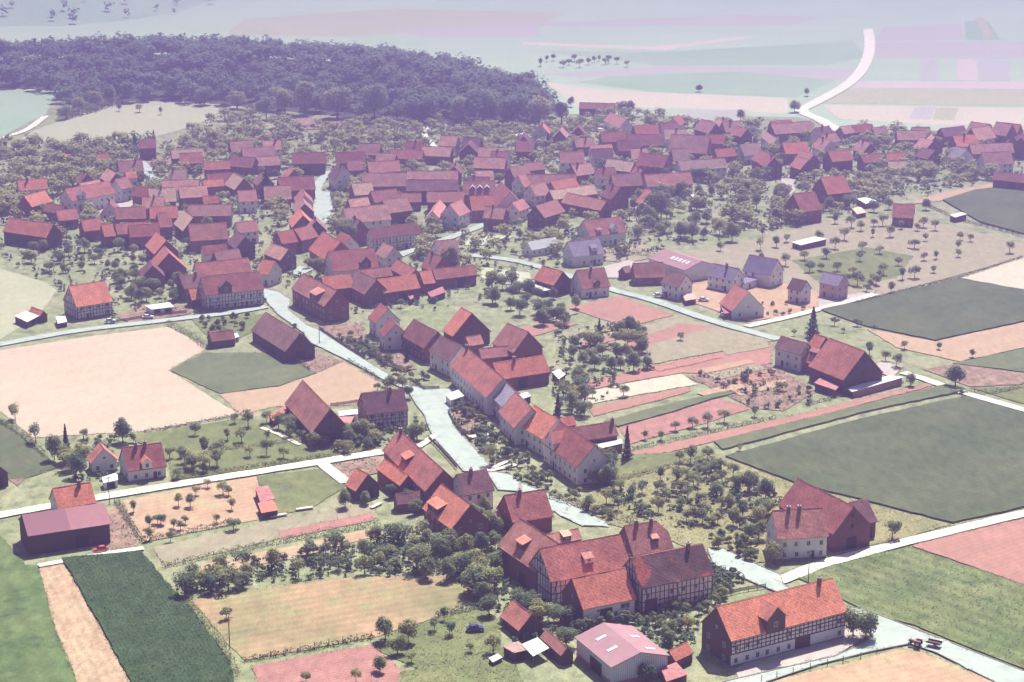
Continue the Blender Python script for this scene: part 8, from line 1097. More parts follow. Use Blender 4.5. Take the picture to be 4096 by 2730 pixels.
def crown_quads(seed, nq, lobes, rx, z0, z1, leaf, shell=.62):
    rg = np.random.default_rng(seed)
    zc = (z0 + z1) / 2; rz = (z1 - z0) / 2
    dirs = rg.normal(size=(lobes, 3)); dirs /= np.linalg.norm(dirs, axis=1, keepdims=True); dirs[:, 2] *= .9
    rad = rg.uniform(.35, .68, lobes)
    cen = dirs * rad[:, None] * np.array([rx, rx, rz]) + np.array([0, 0, zc])
    cen[0] = (0, 0, zc + rz * .15); lr = rg.uniform(.34, .52, lobes) * min(rx, rz * 1.1); lr[0] *= 1.25
    k = rg.integers(0, lobes, nq)
    d = rg.normal(size=(nq, 3)); d[:, 2] += .25; d /= np.linalg.norm(d, axis=1, keepdims=True)
    rr = rg.uniform(shell, 1.06, nq) ** .8
    p = cen[k] + d * (lr[k] * rr)[:, None]
    p[:, 2] = np.maximum(p[:, 2], z0 * .75)
    nor = d + rg.normal(size=(nq, 3)) * .4 + np.array([0, 0, .75])
    return leaf_quads(p, nor, leaf, rg)

def conifer_quads(seed, nq, rx, z0, z1, leaf):
    rg = np.random.default_rng(seed)
    t = rg.uniform(0, 1, nq) ** 1.5
    tier = .82 + .25 * np.sin(t * 40 + rg.uniform(0, 6)); r = rx * (1 - t) * tier * rg.uniform(.55, 1.05, nq) + .08
    a = rg.uniform(0, 2 * np.pi, nq)
    r = r * (1 + .18 * np.sin(a * 5 + t * 9))
    p = np.stack([r * np.cos(a), r * np.sin(a), z0 + (z1 - z0) * t], axis=1)
    nor = np.stack([np.cos(a) * .6, np.sin(a) * .6, np.full(nq, .8)], axis=1) + rg.normal(size=(nq, 3)) * .3
    return leaf_quads(p, nor, leaf, rg)

def trunk_mesh(seed, h, r, spread, ztop):
    rg = random.Random(seed); g = Geo()
    lean = (rg.uniform(-.15, .15) * h * .3, rg.uniform(-.15, .15) * h * .3)
    g.tube((0, 0, -.3), (lean[0] * .5, lean[1] * .5, h * .55), r * 1.25, r * .85, 7)
    g.tube((lean[0] * .5, lean[1] * .5, h * .55), (lean[0], lean[1], h), r * .85, r * .65, 7)
    for i in range(5):
        a = i * 1.257 + rg.uniform(-.4, .4); k = rg.uniform(.55, .95)
        e = (lean[0] + math.cos(a) * spread * k, lean[1] + math.sin(a) * spread * k, h + (ztop - h) * rg.uniform(.35, .7))
        mid = ((lean[0] + e[0]) / 2, (lean[1] + e[1]) / 2, (h + e[2]) / 2 + .1)
        g.tube((lean[0], lean[1], h * .92), mid, r * .5, r * .33, 5, 0, False); g.tube(mid, e, r * .33, r * .1, 5, 0, False)
    return g.mesh('trunk', [MATS['bark']], True)

KINDS = {}
def kind(key, name, cat, ref, variants): KINDS[key] = (name, cat, ref, variants)
kind('broad', 'broadleaf_tree', 'tree', 8.0, [(trunk_mesh(i, 2.6, .2, 2.0, 7.0), quad_mesh('crown', crown_quads(20 + i, 1700, 13, (3.7, 4.0, 3.3, 3.8, 3.5)[i], 1.2, 8.0, .44), MATS['broad'])) for i in range(5)])
kind('fruit', 'fruit_tree', 'tree', 4.5, [(trunk_mesh(9 + i, 1.5, .12, 1.3, 3.9), quad_mesh('crown', crown_quads(40 + i, 700, 10, (2.4, 2.15, 2.6, 2.0, 2.3)[i], 1.15, 4.5, .29, .5), MATS['fruit'])) for i in range(5)])
kind('shrub', 'shrub', 'shrub', 2.0, [(trunk_mesh(19 + i, .5, .07, .7, 1.5), quad_mesh('crown', crown_quads(60 + i, 420, 7, 1.25, .12, 2.0, .22), MATS['shrub'])) for i in range(4)])
kind('conifer', 'conifer', 'tree', 10.0, [(trunk_mesh(29 + i, 6.5, .18, .6, 8.5), quad_mesh('crown', conifer_quads(80 + i, 1500, (2.3, 1.8)[i], .8, 10.0, .42), MATS['conifer'])) for i in range(2)])
kind('big', 'broadleaf_tree', 'tree', 18.0, [(trunk_mesh(39 + i, 5.0, .5, 5.5, 15.0), quad_mesh('crown', crown_quads(90 + i, 2600, 15, (9.5, 8.5, 10.5)[i], 3.0, 18.0, .85), MATS['edge'])) for i in range(3)])

def plant(key, label, group, x, y, h, r):
    name, cat, ref, var = KINDS[key]
    tr, cr = var[r.randrange(len(var))]
    s = h / ref
    root = obj(name, None, None, (x, y, 0), r.uniform(0, 6.283), (s * r.uniform(.78, 1.22), s * r.uniform(.78, 1.22), s * r.uniform(.92, 1.1)))
    root.empty_display_size = .5
    obj('trunk', tr, root); obj('crown', cr, root)
    return tag(root, label, cat, group)

ORD = ['', 'second ', 'third ', 'fourth ', 'fifth ', 'sixth ', 'seventh ', 'eighth ', 'ninth ', 'tenth ', 'eleventh ', 'twelfth ', 'thirteenth ', 'fourteenth ']
NOUN = {'fruit': 'fruit tree', 'broad': 'leafy tree', 'conifer': 'dark conifer', 'shrub': 'leafy shrub'}
tr_rnd = random.Random(3)
for key, label, x, y, h in SINGLE_TREES: plant(key, label, 'single trees', x, y, h, tr_rnd)
for i, (x, y, h) in enumerate(EDGE_TREES):
    plant('big', 'broad round tree at the wood edge, ' + ('leftmost' if i == 0 else 'rightmost' if i == len(EDGE_TREES) - 1 else (ORD + ['fifteenth ', 'sixteenth ', 'seventeenth ', 'eighteenth '])[i] + 'from the left'), 'trees along the wood edge', x, y, h, tr_rnd)
mass = []
for key, place, individual, rows in PLANTINGS:
    for i, row in enumerate(rows):
        for j, (x, y, h) in enumerate(row):
            if not individual: mass.append((key, x, y, h)); continue
            nth = 'leftmost' if j == 0 else 'rightmost' if j == len(row) - 1 else ORD[j] + 'from left'
            rw = '' if len(rows) == 1 else ' in front row' if i == 0 else ' in back row' if i == len(rows) - 1 else ' in ' + ORD[i] + 'row'
            plant(key, NOUN[key] + ' ' + nth + rw + ' ' + place, 'trees ' + place, x, y, h, tr_rnd)
# the far garden trees read as one mass: one object
parts = []
for i, (key, x, y, h) in enumerate(mass):
    q = crown_quads(300 + i % 9, 130, 8, 3.7, .8, 8.0, 1.0) * np.array([h / 8.0 * 1.35, h / 8.0 * 1.35, h / 8.0]); parts.append(q + np.array([x, y, 0]))
tag(obj('garden_trees', quad_mesh('garden_trees', np.concatenate(parts), MATS['broad'])), 'mass of green garden trees behind the far roofs of the village', 'trees', None, 'stuff')

# low garden growth between the houses: nobody could count it
def on_building(x, y):
    for b in BUILDINGS:
        dx, dy = x - b[2], y - b[3]
        if abs(dx) > 20 or abs(dy) > 20: continue
        c, s = math.cos(b[4]), math.sin(b[4])
        if abs(dx * c + dy * s) < b[5] / 2 + .3 and abs(dy * c - dx * s) < b[6] / 2 + .3: return True
    return any(abs(x - sum(q[0] for q in s[2]) / 4) < 3 and abs(y - sum(q[1] for q in s[2]) / 4) < 4 for s in SHEDS)
PAVED = [f[4] for f in FIELDS if f[0] in ('road', 'yard')]
def on_road(x, y):
    if any(in_poly(x, y, q) for q in PAVED): return True
    for n, m, w, P in ROADS:
        for (x0, y0), (x1, y1) in zip(P, P[1:]):
            l2 = (x1 - x0) ** 2 + (y1 - y0) ** 2; k = min(1, max(0, ((x - x0) * (x1 - x0) + (y - y0) * (y1 - y0)) / l2))
            if math.hypot(x - x0 - k * (x1 - x0), y - y0 - k * (y1 - y0)) < w / 2 + .3: return True
    return False
gp = []; gr = np.random.default_rng(41); parts = []
for n, P in GREENERY:
    xs = [q[0] for q in P]; ys = [q[1] for q in P]; k = 0
    while k < n:
        x, y = gr.uniform(min(xs), max(xs)), gr.uniform(min(ys), max(ys))
        if not in_poly(x, y, P): continue
        k += 1
        if not on_building(x, y) and not on_road(x, y): gp.append((x, y))
small = [crown_quads(350 + i, 34, 5, 1.0, .05, 1.5, .42) for i in range(8)]
for i, (x, y) in enumerate(gp):
    s = gr.uniform(.6, 1.8); a = gr.uniform(0, 6.28); c, d = math.cos(a), math.sin(a); q = small[i % 8]
    q = np.stack([q[..., 0] * c - q[..., 1] * d, q[..., 0] * d + q[..., 1] * c, q[..., 2]], axis=-1); parts.append(q * s + np.array([x, y, 0]))
tag(obj('garden_greenery', quad_mesh('garden_greenery', np.concatenate(parts), MATS['shrub'])), 'low green garden growth between the village houses', 'garden plants', None, 'stuff')

# ------------------------------------------------------------------ woods on low hills
def edge_dist(x, y, P):
    b = 1e9
    for (x0, y0), (x1, y1) in zip(P, P[1:] + P[:1]):
        l2 = (x1 - x0) ** 2 + (y1 - y0) ** 2; k = min(1, max(0, ((x - x0) * (x1 - x0) + (y - y0) * (y1 - y0)) / l2))
        b = min(b, math.hypot(x - x0 - k * (x1 - x0), y - y0 - k * (y1 - y0)))
    return b
def hill_h(x, y, P, top, run):
    if not in_poly(x, y, P): return -.6
    t = min(1, edge_dist(x, y, P) / run); return top * t * t * (3 - 2 * t)
def wood(P, top, run, cell, step, nq, leaf, hmin, hmax, label, seed, floor='woodfloor'):
    xs = [p[0] for p in P]; ys = [p[1] for p in P]; x0, x1, y0, y1 = min(xs), max(xs), min(ys), max(ys)
    nx, ny = int((x1 - x0) / cell) + 2, int((y1 - y0) / cell) + 2
    V = [(x0 + i * cell, y0 + j * cell, hill_h(x0 + i * cell, y0 + j * cell, P, top, run)) for j in range(ny) for i in range(nx)]
    F = [(j * nx + i, j * nx + i + 1, (j + 1) * nx + i + 1, (j + 1) * nx + i) for j in range(ny - 1) for i in range(nx - 1)]
    tag(obj('hill', make_mesh('hill', V, F, [MATS[floor]], None, True)), kind='structure')
    r = random.Random(seed); base = [crown_quads(seed + i, nq, 7, 1.0, .25, 2.4, leaf) for i in range(5)]; qs = []
    y = y0
    while y < y1:
        x = x0
        while x < x1:
            px, py = x + r.uniform(-.45, .45) * step, y + r.uniform(-.45, .45) * step
            if in_poly(px, py, P):
                h = r.uniform(hmin, hmax); w = h * r.uniform(.34, .54); a = r.uniform(0, 6.28); c, s = math.cos(a), math.sin(a)
                q = base[r.randrange(5)]; q = np.stack([q[..., 0] * c - q[..., 1] * s, q[..., 0] * s + q[..., 1] * c, q[..., 2]], axis=-1)
                qs.append(q * np.array([w, w, h / 2.4]) + np.array([px, py, hill_h(px, py, P, top, run) - .5]))
            x += step
        y += step * .9
    tag(obj('wood', quad_mesh('wood', np.concatenate(qs), MATS['wood'])), label, 'wood', None, 'stuff')
wood(FOREST, 12.0, 90.0, 12.0, 10.5, 170, .25, 9, 18, 'dark wood covering the low hill behind the village', 500)
wood(FARWOOD, 10.0, 140.0, 25.0, 38.0, 60, .30, 6, 11, 'hazy scattered trees on the slope at the far upper left', 600, 'mintdark')

# ------------------------------------------------------------------ hedges
for i, (h, w, label, P) in enumerate(HEDGES):
    rg = np.random.default_rng(700 + i); cs = []; ns = []; br = Geo()
    for (x0, y0), (x1, y1) in zip(P, P[1:]):
        d = math.hypot(x1 - x0, y1 - y0); n = int(d * (h + w) * (9 if y0 < 900 else 3)); t = rg.uniform(0, 1, n)
        a = rg.uniform(0, np.pi, n); wob = 1 + .35 * np.sin(t * d * 1.7 + i) * rg.uniform(.3, 1, n)
        ox = np.cos(a) * w / 2 * rg.uniform(.7, 1.05, n) * wob; oz = .1 + np.sin(a) * h * rg.uniform(.75, 1.08, n) * wob
        nx, ny = -(y1 - y0) / d, (x1 - x0) / d
        cs.append(np.stack([x0 + (x1 - x0) * t + nx * ox, y0 + (y1 - y0) * t + ny * ox, oz], axis=1))
        ns.append(np.stack([np.cos(a) * nx, np.cos(a) * ny, np.sin(a)], axis=1) + rg.normal(size=(n, 3)) * .5)
        for k in range(max(1, int(d / 2.5))):
            f = (k + .5) / max(1, int(d / 2.5)); br.tube((x0 + (x1 - x0) * f, y0 + (y1 - y0) * f, -.1), (x0 + (x1 - x0) * f, y0 + (y1 - y0) * f, h * .7), .06, .02, 4)
    q = leaf_quads(np.concatenate(cs), np.concatenate(ns), .30 if P[0][1] < 900 else .7, rg)
    root = obj('hedge', None, None, (0, 0, 0)); tag(root, label, 'hedge', 'hedges between the plots')
    obj('foliage', quad_mesh('foliage', q, MATS['shrub'] if h > 1.05 else MATS['verge']), root); obj('stems', br.mesh('stems', [MATS['bark']]), root)

# ------------------------------------------------------------------ crops, grass and garden plants: uncountable
def poly_points(P, density, rg):
    xs = [p[0] for p in P]; ys = [p[1] for p in P]; x0, x1, y0, y1 = max(min(xs), -130), min(max(xs), 130), max(min(ys), 365), max(ys)
    if x1 <= x0 or y1 <= y0: return np.zeros((0, 2))
    n = int((x1 - x0) * (y1 - y0) * density); pts = np.stack([rg.uniform(x0, x1, n), rg.uniform(y0, y1, n)], axis=1)
    return np.array([p for p in pts if in_poly(p[0], p[1], P)])
def tufts(name, label, cat, pts, z, mat, size, leaves, rg, flat=.5):
    n = len(pts) * leaves; c = np.repeat(pts, leaves, axis=0) + rg.normal(size=(n, 2)) * size * .5
    cen = np.stack([c[:, 0], c[:, 1], z + rg.uniform(.1, .9, n) * size * .8], axis=1)
    nor = rg.normal(size=(n, 3)); nor[:, 2] = np.abs(nor[:, 2]) + flat
    tag(obj(name, quad_mesh(name, leaf_quads(cen, nor, size, rg), MATS[mat])), label, cat, None, 'stuff')
verge = []; veg = []
for i, (name, mat, h, tuft, P) in enumerate(FIELDS):
    rg = np.random.default_rng(900 + i); z = .02 + .003 * i + h
    if tuft == 'crop': tufts('crop_plants', 'dark green leafy crop filling the narrow field at lower left', 'crop', poly_points(P, 2.6, rg), z - .12, 'crop', .26, 4, rg, 1.6)
    if tuft == 'grass' and mat != 'greenrow': tufts('meadow_grass', 'short green grass on the near meadows', 'grass', poly_points(P, 1.2, rg), z - .05, 'grass', .2, 3, rg, 1.5)
    if tuft == 'straw': tufts('dry_grass', 'dry straw-coloured grass on the mown meadows', 'grass', poly_points(P, .8, rg), z, 'straw', .17, 3, rg)
    if mat == 'gardenpink' and min(p[1] for p in P) < 720:
        q = poly_points(P, .3, rg)
        if len(q): q[:, 1] = np.round(q[:, 1] / 1.4) * 1.4 + rg.normal(size=len(q)) * .12; veg.append(q)
    if name in ('stubble_field', 'crop_field', 'ploughed_field', 'meadow', 'field'):
        for (x0, y0), (x1, y1) in zip(P, P[1:] + P[:1]):
            if min(y0, y1) > 640 or abs(x0) > 140: continue
            d = math.hypot(x1 - x0, y1 - y0); n = int(d * .8); t = rg.uniform(0, 1, n)
            verge.append(np.stack([x0 + (x1 - x0) * t + rg.normal(size=n) * .28, y0 + (y1 - y0) * t + rg.normal(size=n) * .28], axis=1))
vr = np.random.default_rng(77)
for n, m, w, P in ROADS:
    for (x0, y0), (x1, y1) in zip(P, P[1:]):
        if min(y0, y1) > 760 or abs(x0) > 160: continue
        d = math.hypot(x1 - x0, y1 - y0); nx, ny = -(y1 - y0) / d, (x1 - x0) / d
        for s in (-1, 1):
            k = int(d * 1.3); t = vr.uniform(0, 1, k); o_ = s * (w / 2 + vr.normal(size=k) * .35 + .1); verge.append(np.stack([x0 + (x1 - x0) * t + nx * o_, y0 + (y1 - y0) * t + ny * o_], axis=1))
for P in PAVED:
    for (x0, y0), (x1, y1) in zip(P, P[1:] + P[:1]):
        if min(y0, y1) > 760: continue
        d = math.hypot(x1 - x0, y1 - y0); k = int(d * 1.1); t = vr.uniform(0, 1, k)
        verge.append(np.stack([x0 + (x1 - x0) * t + vr.normal(size=k) * .35, y0 + (y1 - y0) * t + vr.normal(size=k) * .35], axis=1))
tufts('verge_grass', 'rough grass along the edges of the near fields', 'grass', np.concatenate(verge), .25, 'verge', .22, 3, vr, 1.2)
tufts('vegetable_plants', 'rows of low vegetables in the garden plots', 'vegetables', np.concatenate(veg), .3, 'vegetable', .30, 4, vr)

# ------------------------------------------------------------------ buildings
def window_meshes():
    out = {}
    for key, (w, h) in {'w': (.95, 1.25), 's': (.7, .75)}.items():
        g = Geo(); t = .09
        for a in ((-w/2, w/2, -h/2, -h/2 + t), (-w/2, w/2, h/2 - t, h/2), (-w/2, -w/2 + t, -h/2 + t, h/2 - t), (w/2 - t, w/2, -h/2 + t, h/2 - t), (-.03, .03, -h/2 + t, h/2 - t)):
            g.box(a[0], a[1], -.06, .05, a[2], a[3])
        p = Geo(); p.box(-w/2 + .02, w/2 - .02, -.02, .04, -h/2 + .02, h/2 - .02)
        both = Geo(); both.v = g.v + p.v; both.f = g.f + [tuple(i + len(g.v) for i in f) for f in p.f]; both.m = [0] * len(g.f) + [1] * len(p.f)
        out[key] = (g.mesh('window', [MATS['frame']]), p.mesh('pane', [MATS['pane']]), both.mesh('window', [MATS['frame'], MATS['pane']]))
    return out
WIN = window_meshes()
unit = Geo(); unit.box(-.5, .5, -.5, .5, -.5, .5)
BEAM = unit.mesh('timber_beam', [MATS['beam']])
chg = Geo(); chg.box(-.36, .36, -.36, .36, -1.2, 1.3); chg.box(-.43, .43, -.43, .43, 1.3, 1.46, 1); chg.box(-.2, .2, -.2, .2, 1.46, 1.7, 0)
CHIMNEY = chg.mesh('chimney', [MATS['chimney'], MATS['cap']])
skg = Geo(); skg.box(-.5, .5, -.5, .5, 0, .12)
SKYLIGHT = skg.mesh('skylight', [MATS['skylight']])
dg = Geo(); dg.box(-.5, .5, -.05, .06, 0, 1)
for k in (-.25, 0, .25): dg.box(k - .012, k + .012, -.07, -.04, 0, 1)
dg.box(-.5, .5, -.075, -.045, .3, .36); dg.box(-.5, .5, -.075, -.045, .72, .78)
DOOR = dg.mesh('door', [MATS['door']]); DARKDOOR = dg.mesh('door', [MATS['darkdoor']])

def put_window(root, x, y, z, rz, near, key='w'):
    f, p, both = WIN[key]
    if near:
        w = obj('window', f, root, (x, y, z), rz); obj('pane', p, w)
    else: obj('window', both, root, (x, y, z), rz)

def beam(root, x0, z0, x1, z1, y, side, th=.17):
    # a timber on the long wall (side 0) or a gable wall (side 1 or -1)
    L = math.hypot(x1 - x0, z1 - z0); a = math.atan2(z1 - z0, x1 - x0)
    o = obj('timber_beam', BEAM, root)
    if side == 0: o.location = ((x0 + x1) / 2, y, (z0 + z1) / 2); o.rotation_euler = (0, -a, 0)
    else: o.location = (y, (x0 + x1) / 2, (z0 + z1) / 2); o.rotation_euler = (0, -a, math.pi / 2)
    o.scale = (L, .13, th)

def build_house(name, label, cx, cy, ang, L, W, he, hr, roof, wall, o):
    r = random.Random(hash((round(cx * 10), round(cy * 10))) & 0xffff)
    near = o.get('near', 0)
    root = obj(name, None, None, (cx, cy, 0), ang); root.empty_display_size = 1
    cat = {'farmhouse': 'house', 'outbuilding': 'barn', 'hall': 'hall'}.get(name, name)
    tag(root, label, cat, 'buildings of the village')
    tanp = (hr - he) / (W / 2); oe = .45 if W > 6 else .25; og = .32 if W > 6 else .2
    hip = o.get('hip', (0, 0))
    x0, x1 = -L / 2, L / 2; yw = W / 2 - oe; xa, xb = x0 + og, x1 - og; zt = he + oe * tanp - .16
    def roof_z(y): return hr - abs(y) * tanp
    # walls
    g = Geo(); gw = 1
    for s in (-1, 1): g.face([(xa, s * yw, 0), (xb, s * yw, 0), (xb, s * yw, zt), (xa, s * yw, zt)][::-s])
    for s, x in ((-1, xa), (1, xb)):
        q = hip[0 if s < 0 else 1]
        if q: zc = hr - q * (hr - he); yc = (hr - zc) / tanp; top = [(x, yc, zc - .16), (x, -yc, zc - .16)]
        else: top = [(x, 0, hr - .16)]
        g.face(([(x, -yw, 0), (x, yw, 0), (x, yw, zt)] + top + [(x, -yw, zt)])[::s], 1)
    obj('wall', g.mesh('wall', [MATS[wall], MATS[o.get('gw', wall)]]), root)
    # roof: two slopes, a little uneven
    g = Geo(); amp = .05 if roof not in ('sheet', 'hallroof', 'fibre', 'mint') else .01
    if hip == (0, 0):
        nx = max(3, int(L / 1.6)); ny = 5; sd = r.uniform(0, 90)
        sag = .10 * r.random() if amp > .02 else 0
        def P(i, j, s):
            x = x0 + L * i / nx; t = j / ny; y = s * (W / 2) * t
            z = hr - (W / 2) * t * tanp + mnoise.noise((x * .35 + sd, y * .5, 0)) * amp * 1.6 - sag * math.sin(math.pi * i / nx) * (1 - t * .5)
            if j == ny: z += .05
            return (x, y, z)
        for s in (-1, 1):
            for i in range(nx):
                for j in range(ny):
                    f = [P(i, j, s), P(i, j + 1, s), P(i + 1, j + 1, s), P(i + 1, j, s)]
                    g.face(f if s < 0 else f[::-1])
                e = [P(i, ny, s), P(i + 1, ny, s)]
                d = [(p[0], p[1], p[2] - .16) for p in e]; g.face([e[0], d[0], d[1], e[1]] if s < 0 else [e[1], d[1], d[0], e[0]])
            for i, fl in ((0, 1), (nx, -1)):
                for j in range(ny):
                    a, b = P(i, j, s), P(i, j + 1, s); f = [a, (a[0], a[1], a[2] - .2), (b[0], b[1], b[2] - .2), b]
                    g.face(f if fl * s < 0 else f[::-1])
            f = [(x0, s * W / 2, he - .12), (x1, s * W / 2, he - .12), (x1, 0, hr - .2), (x0, 0, hr - .2)]
            g.face(f if s > 0 else f[::-1])
        ra, rb = x0, x1
    else:
        qa, qb = hip; ra, rb = x0 + qa * W / 2, x1 - qb * W / 2
        za, zb = hr - qa * (hr - he), hr - qb * (hr - he); ya, yb = qa * W / 2, qb * W / 2
        for s in (-1, 1):
            pts = [(x0, s * W / 2, he), (x1, s * W / 2, he)]
            if qb: pts += [(x1, s * yb, zb)]
            pts += [(rb, 0, hr), (ra, 0, hr)]
            if qa: pts += [(x0, s * ya, za)]
            g.slab(pts if s < 0 else pts[::-1], .17)
        if qa: g.slab([(x0, ya, za), (x0, -ya, za), (ra, 0, hr)], .17)
        if qb: g.slab([(x1, -yb, zb), (x1, yb, zb), (rb, 0, hr)], .17)
    ro = obj('roof', g.mesh('roof', [MATS[roof]]), root)
    if roof not in ('sheet', 'mint', 'hallroof', 'fibre'):
        g = Geo(); n = max(2, int(L / 1.6))
        for i in range(n):
            a = ra + (rb - ra) * i / n; b = ra + (rb - ra) * (i + 1) / n - .03
            zr = hr - (.0 if hip != (0, 0) else sag * math.sin(math.pi * (i + .5) / n))
            g.face([(a, -.16, zr - .10), (b, -.16, zr - .10), (b, 0, zr + .10), (a, 0, zr + .10)]); g.face([(a, 0, zr + .10), (b, 0, zr + .10), (b, .16, zr - .10), (a, .16, zr - .10)])
            g.face([(a, -.16, zr - .1), (a, 0, zr + .1), (a, .16, zr - .1)]); g.face([(b, .16, zr - .1), (b, 0, zr + .1), (b, -.16, zr - .1)])
        obj('ridge_cap', g.mesh('ridge_cap', [MATS['pinkroof' if roof in ('pinkroof', 'pale') else 'red' if roof == 'red' else 'oldred']]), ro)
    for t in o.get('ch', ()): obj('chimney', CHIMNEY, ro, (x0 + L * t, -.5, hr - .3))
    # skylights
    if o.get('sky'):
        k = o['sky']; sl = math.atan(tanp)
        spots = [(.3, .45), (.3 + .34, .5), (.62 - .2, -.55), (.82, -.55)] if k == 4 else [(.42 + .1 * i, .42) for i in range(k)]
        for t, u in spots:
            y = -u * W / 2; s = 1 if y < 0 else -1
            w = obj('skylight', SKYLIGHT, ro, (x0 + L * t, y, roof_z(y) - .01)); w.rotation_euler = (s * sl, 0, 0); w.scale = (.9, 2.4, 1) if k == 4 else (1.3, 2.0, 1)
    # dormers on the front slope
    used = []
    for t, typ, w, u, h, dm, *ow in o.get('dm', ()):
        xd = x0 + L * t; yf = -(W / 2) * (1 - u) + (oe if u < .01 else 0); zb = roof_z(yf) - .15; z1 = zb + h
        z1 = min(z1, hr - .5); wallm = MATS['white' if wall in ('white', 'timber', 'rose') and dm != 'dark' and not ow else 'boards']
        g = Geo(); g2 = Geo(); hw = w / 2
        if u < .01: used.append((xd - hw - .2, xd + hw + .2))
        if typ == 'shed':
            rise = min(.35 * tanp, .4); yb = yf
            while roof_z(yb) < z1 + (yb - yf) * rise and yb < -.1: yb += .05
            zk = z1 + (yb - yf) * rise
            g.face([(xd - hw, yf, zb), (xd + hw, yf, zb), (xd + hw, yf, z1), (xd - hw, yf, z1)])
            for s in (-1, 1): g.face([(xd + s * hw, yf, zb), (xd + s * hw, yb, zk), (xd + s * hw, yf, z1)][::s])
            g2.slab([(xd - hw - .2, yf - .3, z1 - .3 * rise + .1), (xd + hw + .2, yf - .3, z1 - .3 * rise + .1), (xd + hw + .2, yb + .3, zk + .3 * rise + .1), (xd - hw - .2, yb + .3, zk + .3 * rise + .1)], .1)
        else:
            zp = min(z1 + hw * 1.0, hr - .15)
            def back(z): return -(hr - z) / tanp
            g.face([(xd - hw, yf, zb), (xd + hw, yf, zb), (xd + hw, yf, z1), (xd, yf, zp - .05), (xd - hw, yf, z1)])
            for s in (-1, 1): g.face([(xd + s * hw, yf, zb), (xd + s * hw, back(z1), z1), (xd + s * hw, yf, z1)][::s])
            for s in (-1, 1):
                k = .22; ze = z1 - k * (zp - z1) / hw
                pts = [(xd + s * (hw + k), yf - .35, ze + .08), (xd, yf - .35, zp + .08), (xd, back(zp) + .15, zp + .08), (xd + s * (hw + k), back(ze) + .1, ze + .08)]
                g2.slab(pts[::s], .12)
        d = obj('dormer', g.mesh('dormer', [wallm]), root); obj('dormer_roof', g2.mesh('dormer_roof', [MATS[dm]]), d)
        if h > 1.0: put = obj('window', WIN['s' if h < 1.9 else 'w'][2], d, (xd, yf - .01, (zb + z1) / 2 + .1))
    # doors
    doors = []
    if 'door' in o:
        t, w, h = o['door']; xd = x0 + L * t; doors.append((xd - w / 2 - .4, xd + w / 2 + .4)); obj('barn_door', DOOR, root, (xd, -yw, 0), 0, (w, 1, h))
    elif name in ('barn', 'outbuilding') and he > 2.9 and L > 5:
        w = min(3.2, L * .35); xd = r.uniform(-.15, .15) * L; doors.append((xd - w / 2 - .4, xd + w / 2 + .4)); obj('barn_door', DARKDOOR, root, (xd, -yw, 0), 0, (w, 1, min(3.3, he - .3)))
        obj('barn_door', DARKDOOR, root, (xb, 0, 0), math.pi / 2, (min(3.0, W * .4), 1, min(3.3, he - .2)))
    elif not o.get('nw'):
        xd = x0 + L * (.3 if r.random() < .5 else .7); doors.append((xd - .9, xd + .9)); obj('door', DOOR, root, (xd, -yw, .15), 0, (1.0, 1, 2.05)); 
    if o.get('hall'):
        obj('hall_door', DARKDOOR, root, (x0 + L * .55, -yw, 0), 0, (L * .32, 1, 3.2))
        g = Geo(); g.box(xa - .04, xb + .04, -yw - .04, yw + .04, 0, 1.0); obj('plinth', g.mesh('plinth', [MATS['brickpink']]), root)
    # windows
    zs = [] if o.get('nw') or he < 2.2 else ([1.5] if he < 3.9 else [1.5, 4.1] if he < 6.2 else [1.55, 4.5])
    tb = o.get('tb', 0)
    n = max(2, int((xb - xa) / 2.8))
    for z in zs:
        if z + .7 > he: continue
        for i in range(n):
            x = xa + (xb - xa) * (i + .5) / n
            if z < 3.4 and any(a < x < b for a, b in doors): continue
            if any(a < x < b for a, b in used) and z > 3.4: continue
            if r.random() < .14: continue
            x += r.uniform(-.22, .22)
            put_window(root, x, -yw - .01, z, 0, near)
            if near: put_window(root, x, yw + .01, z, math.pi, 0)
        for s, x in ((-1, xa), (1, xb)):
            for y in ((-.25, .25) if W > 6.5 else (0,)): put_window(root, x + s * .01, y * W, z, math.pi / 2 * s if s > 0 else -math.pi / 2, near)
    if zs and hr - he > 3.2:
        for s, x in ((-1, xa), (1, xb)):
            if not hip[0 if s < 0 else 1]: put_window(root, x + s * .01, 0, he + 1.2, math.pi / 2 * s, near, 's')
    if o.get('nw') and name == 'barn' and near and he > 3.5:
        for s, x in ((-1, xa), (1, xb)):
            for z in (he + .6, he + (hr - he) * .55):
                obj('hatch', DARKDOOR, root, (x, 0, z), math.pi / 2 * s, (.9, 1, 1.0))
    for t, w, h in o.get('bwin', ()): obj('window', WIN['w'][2], root, (x0 + L * t, -yw - .01, he - 1.2), 0, (w / .95, 1, h / 1.25))
    if near and wall in ('white', 'timber') and not o.get('hall'):
        g = Geo(); g.box(xa - .05, xb + .05, -yw - .05, yw + .05, 0, .5); obj('plinth', g.mesh('plinth', [MATS['stone']]), root)
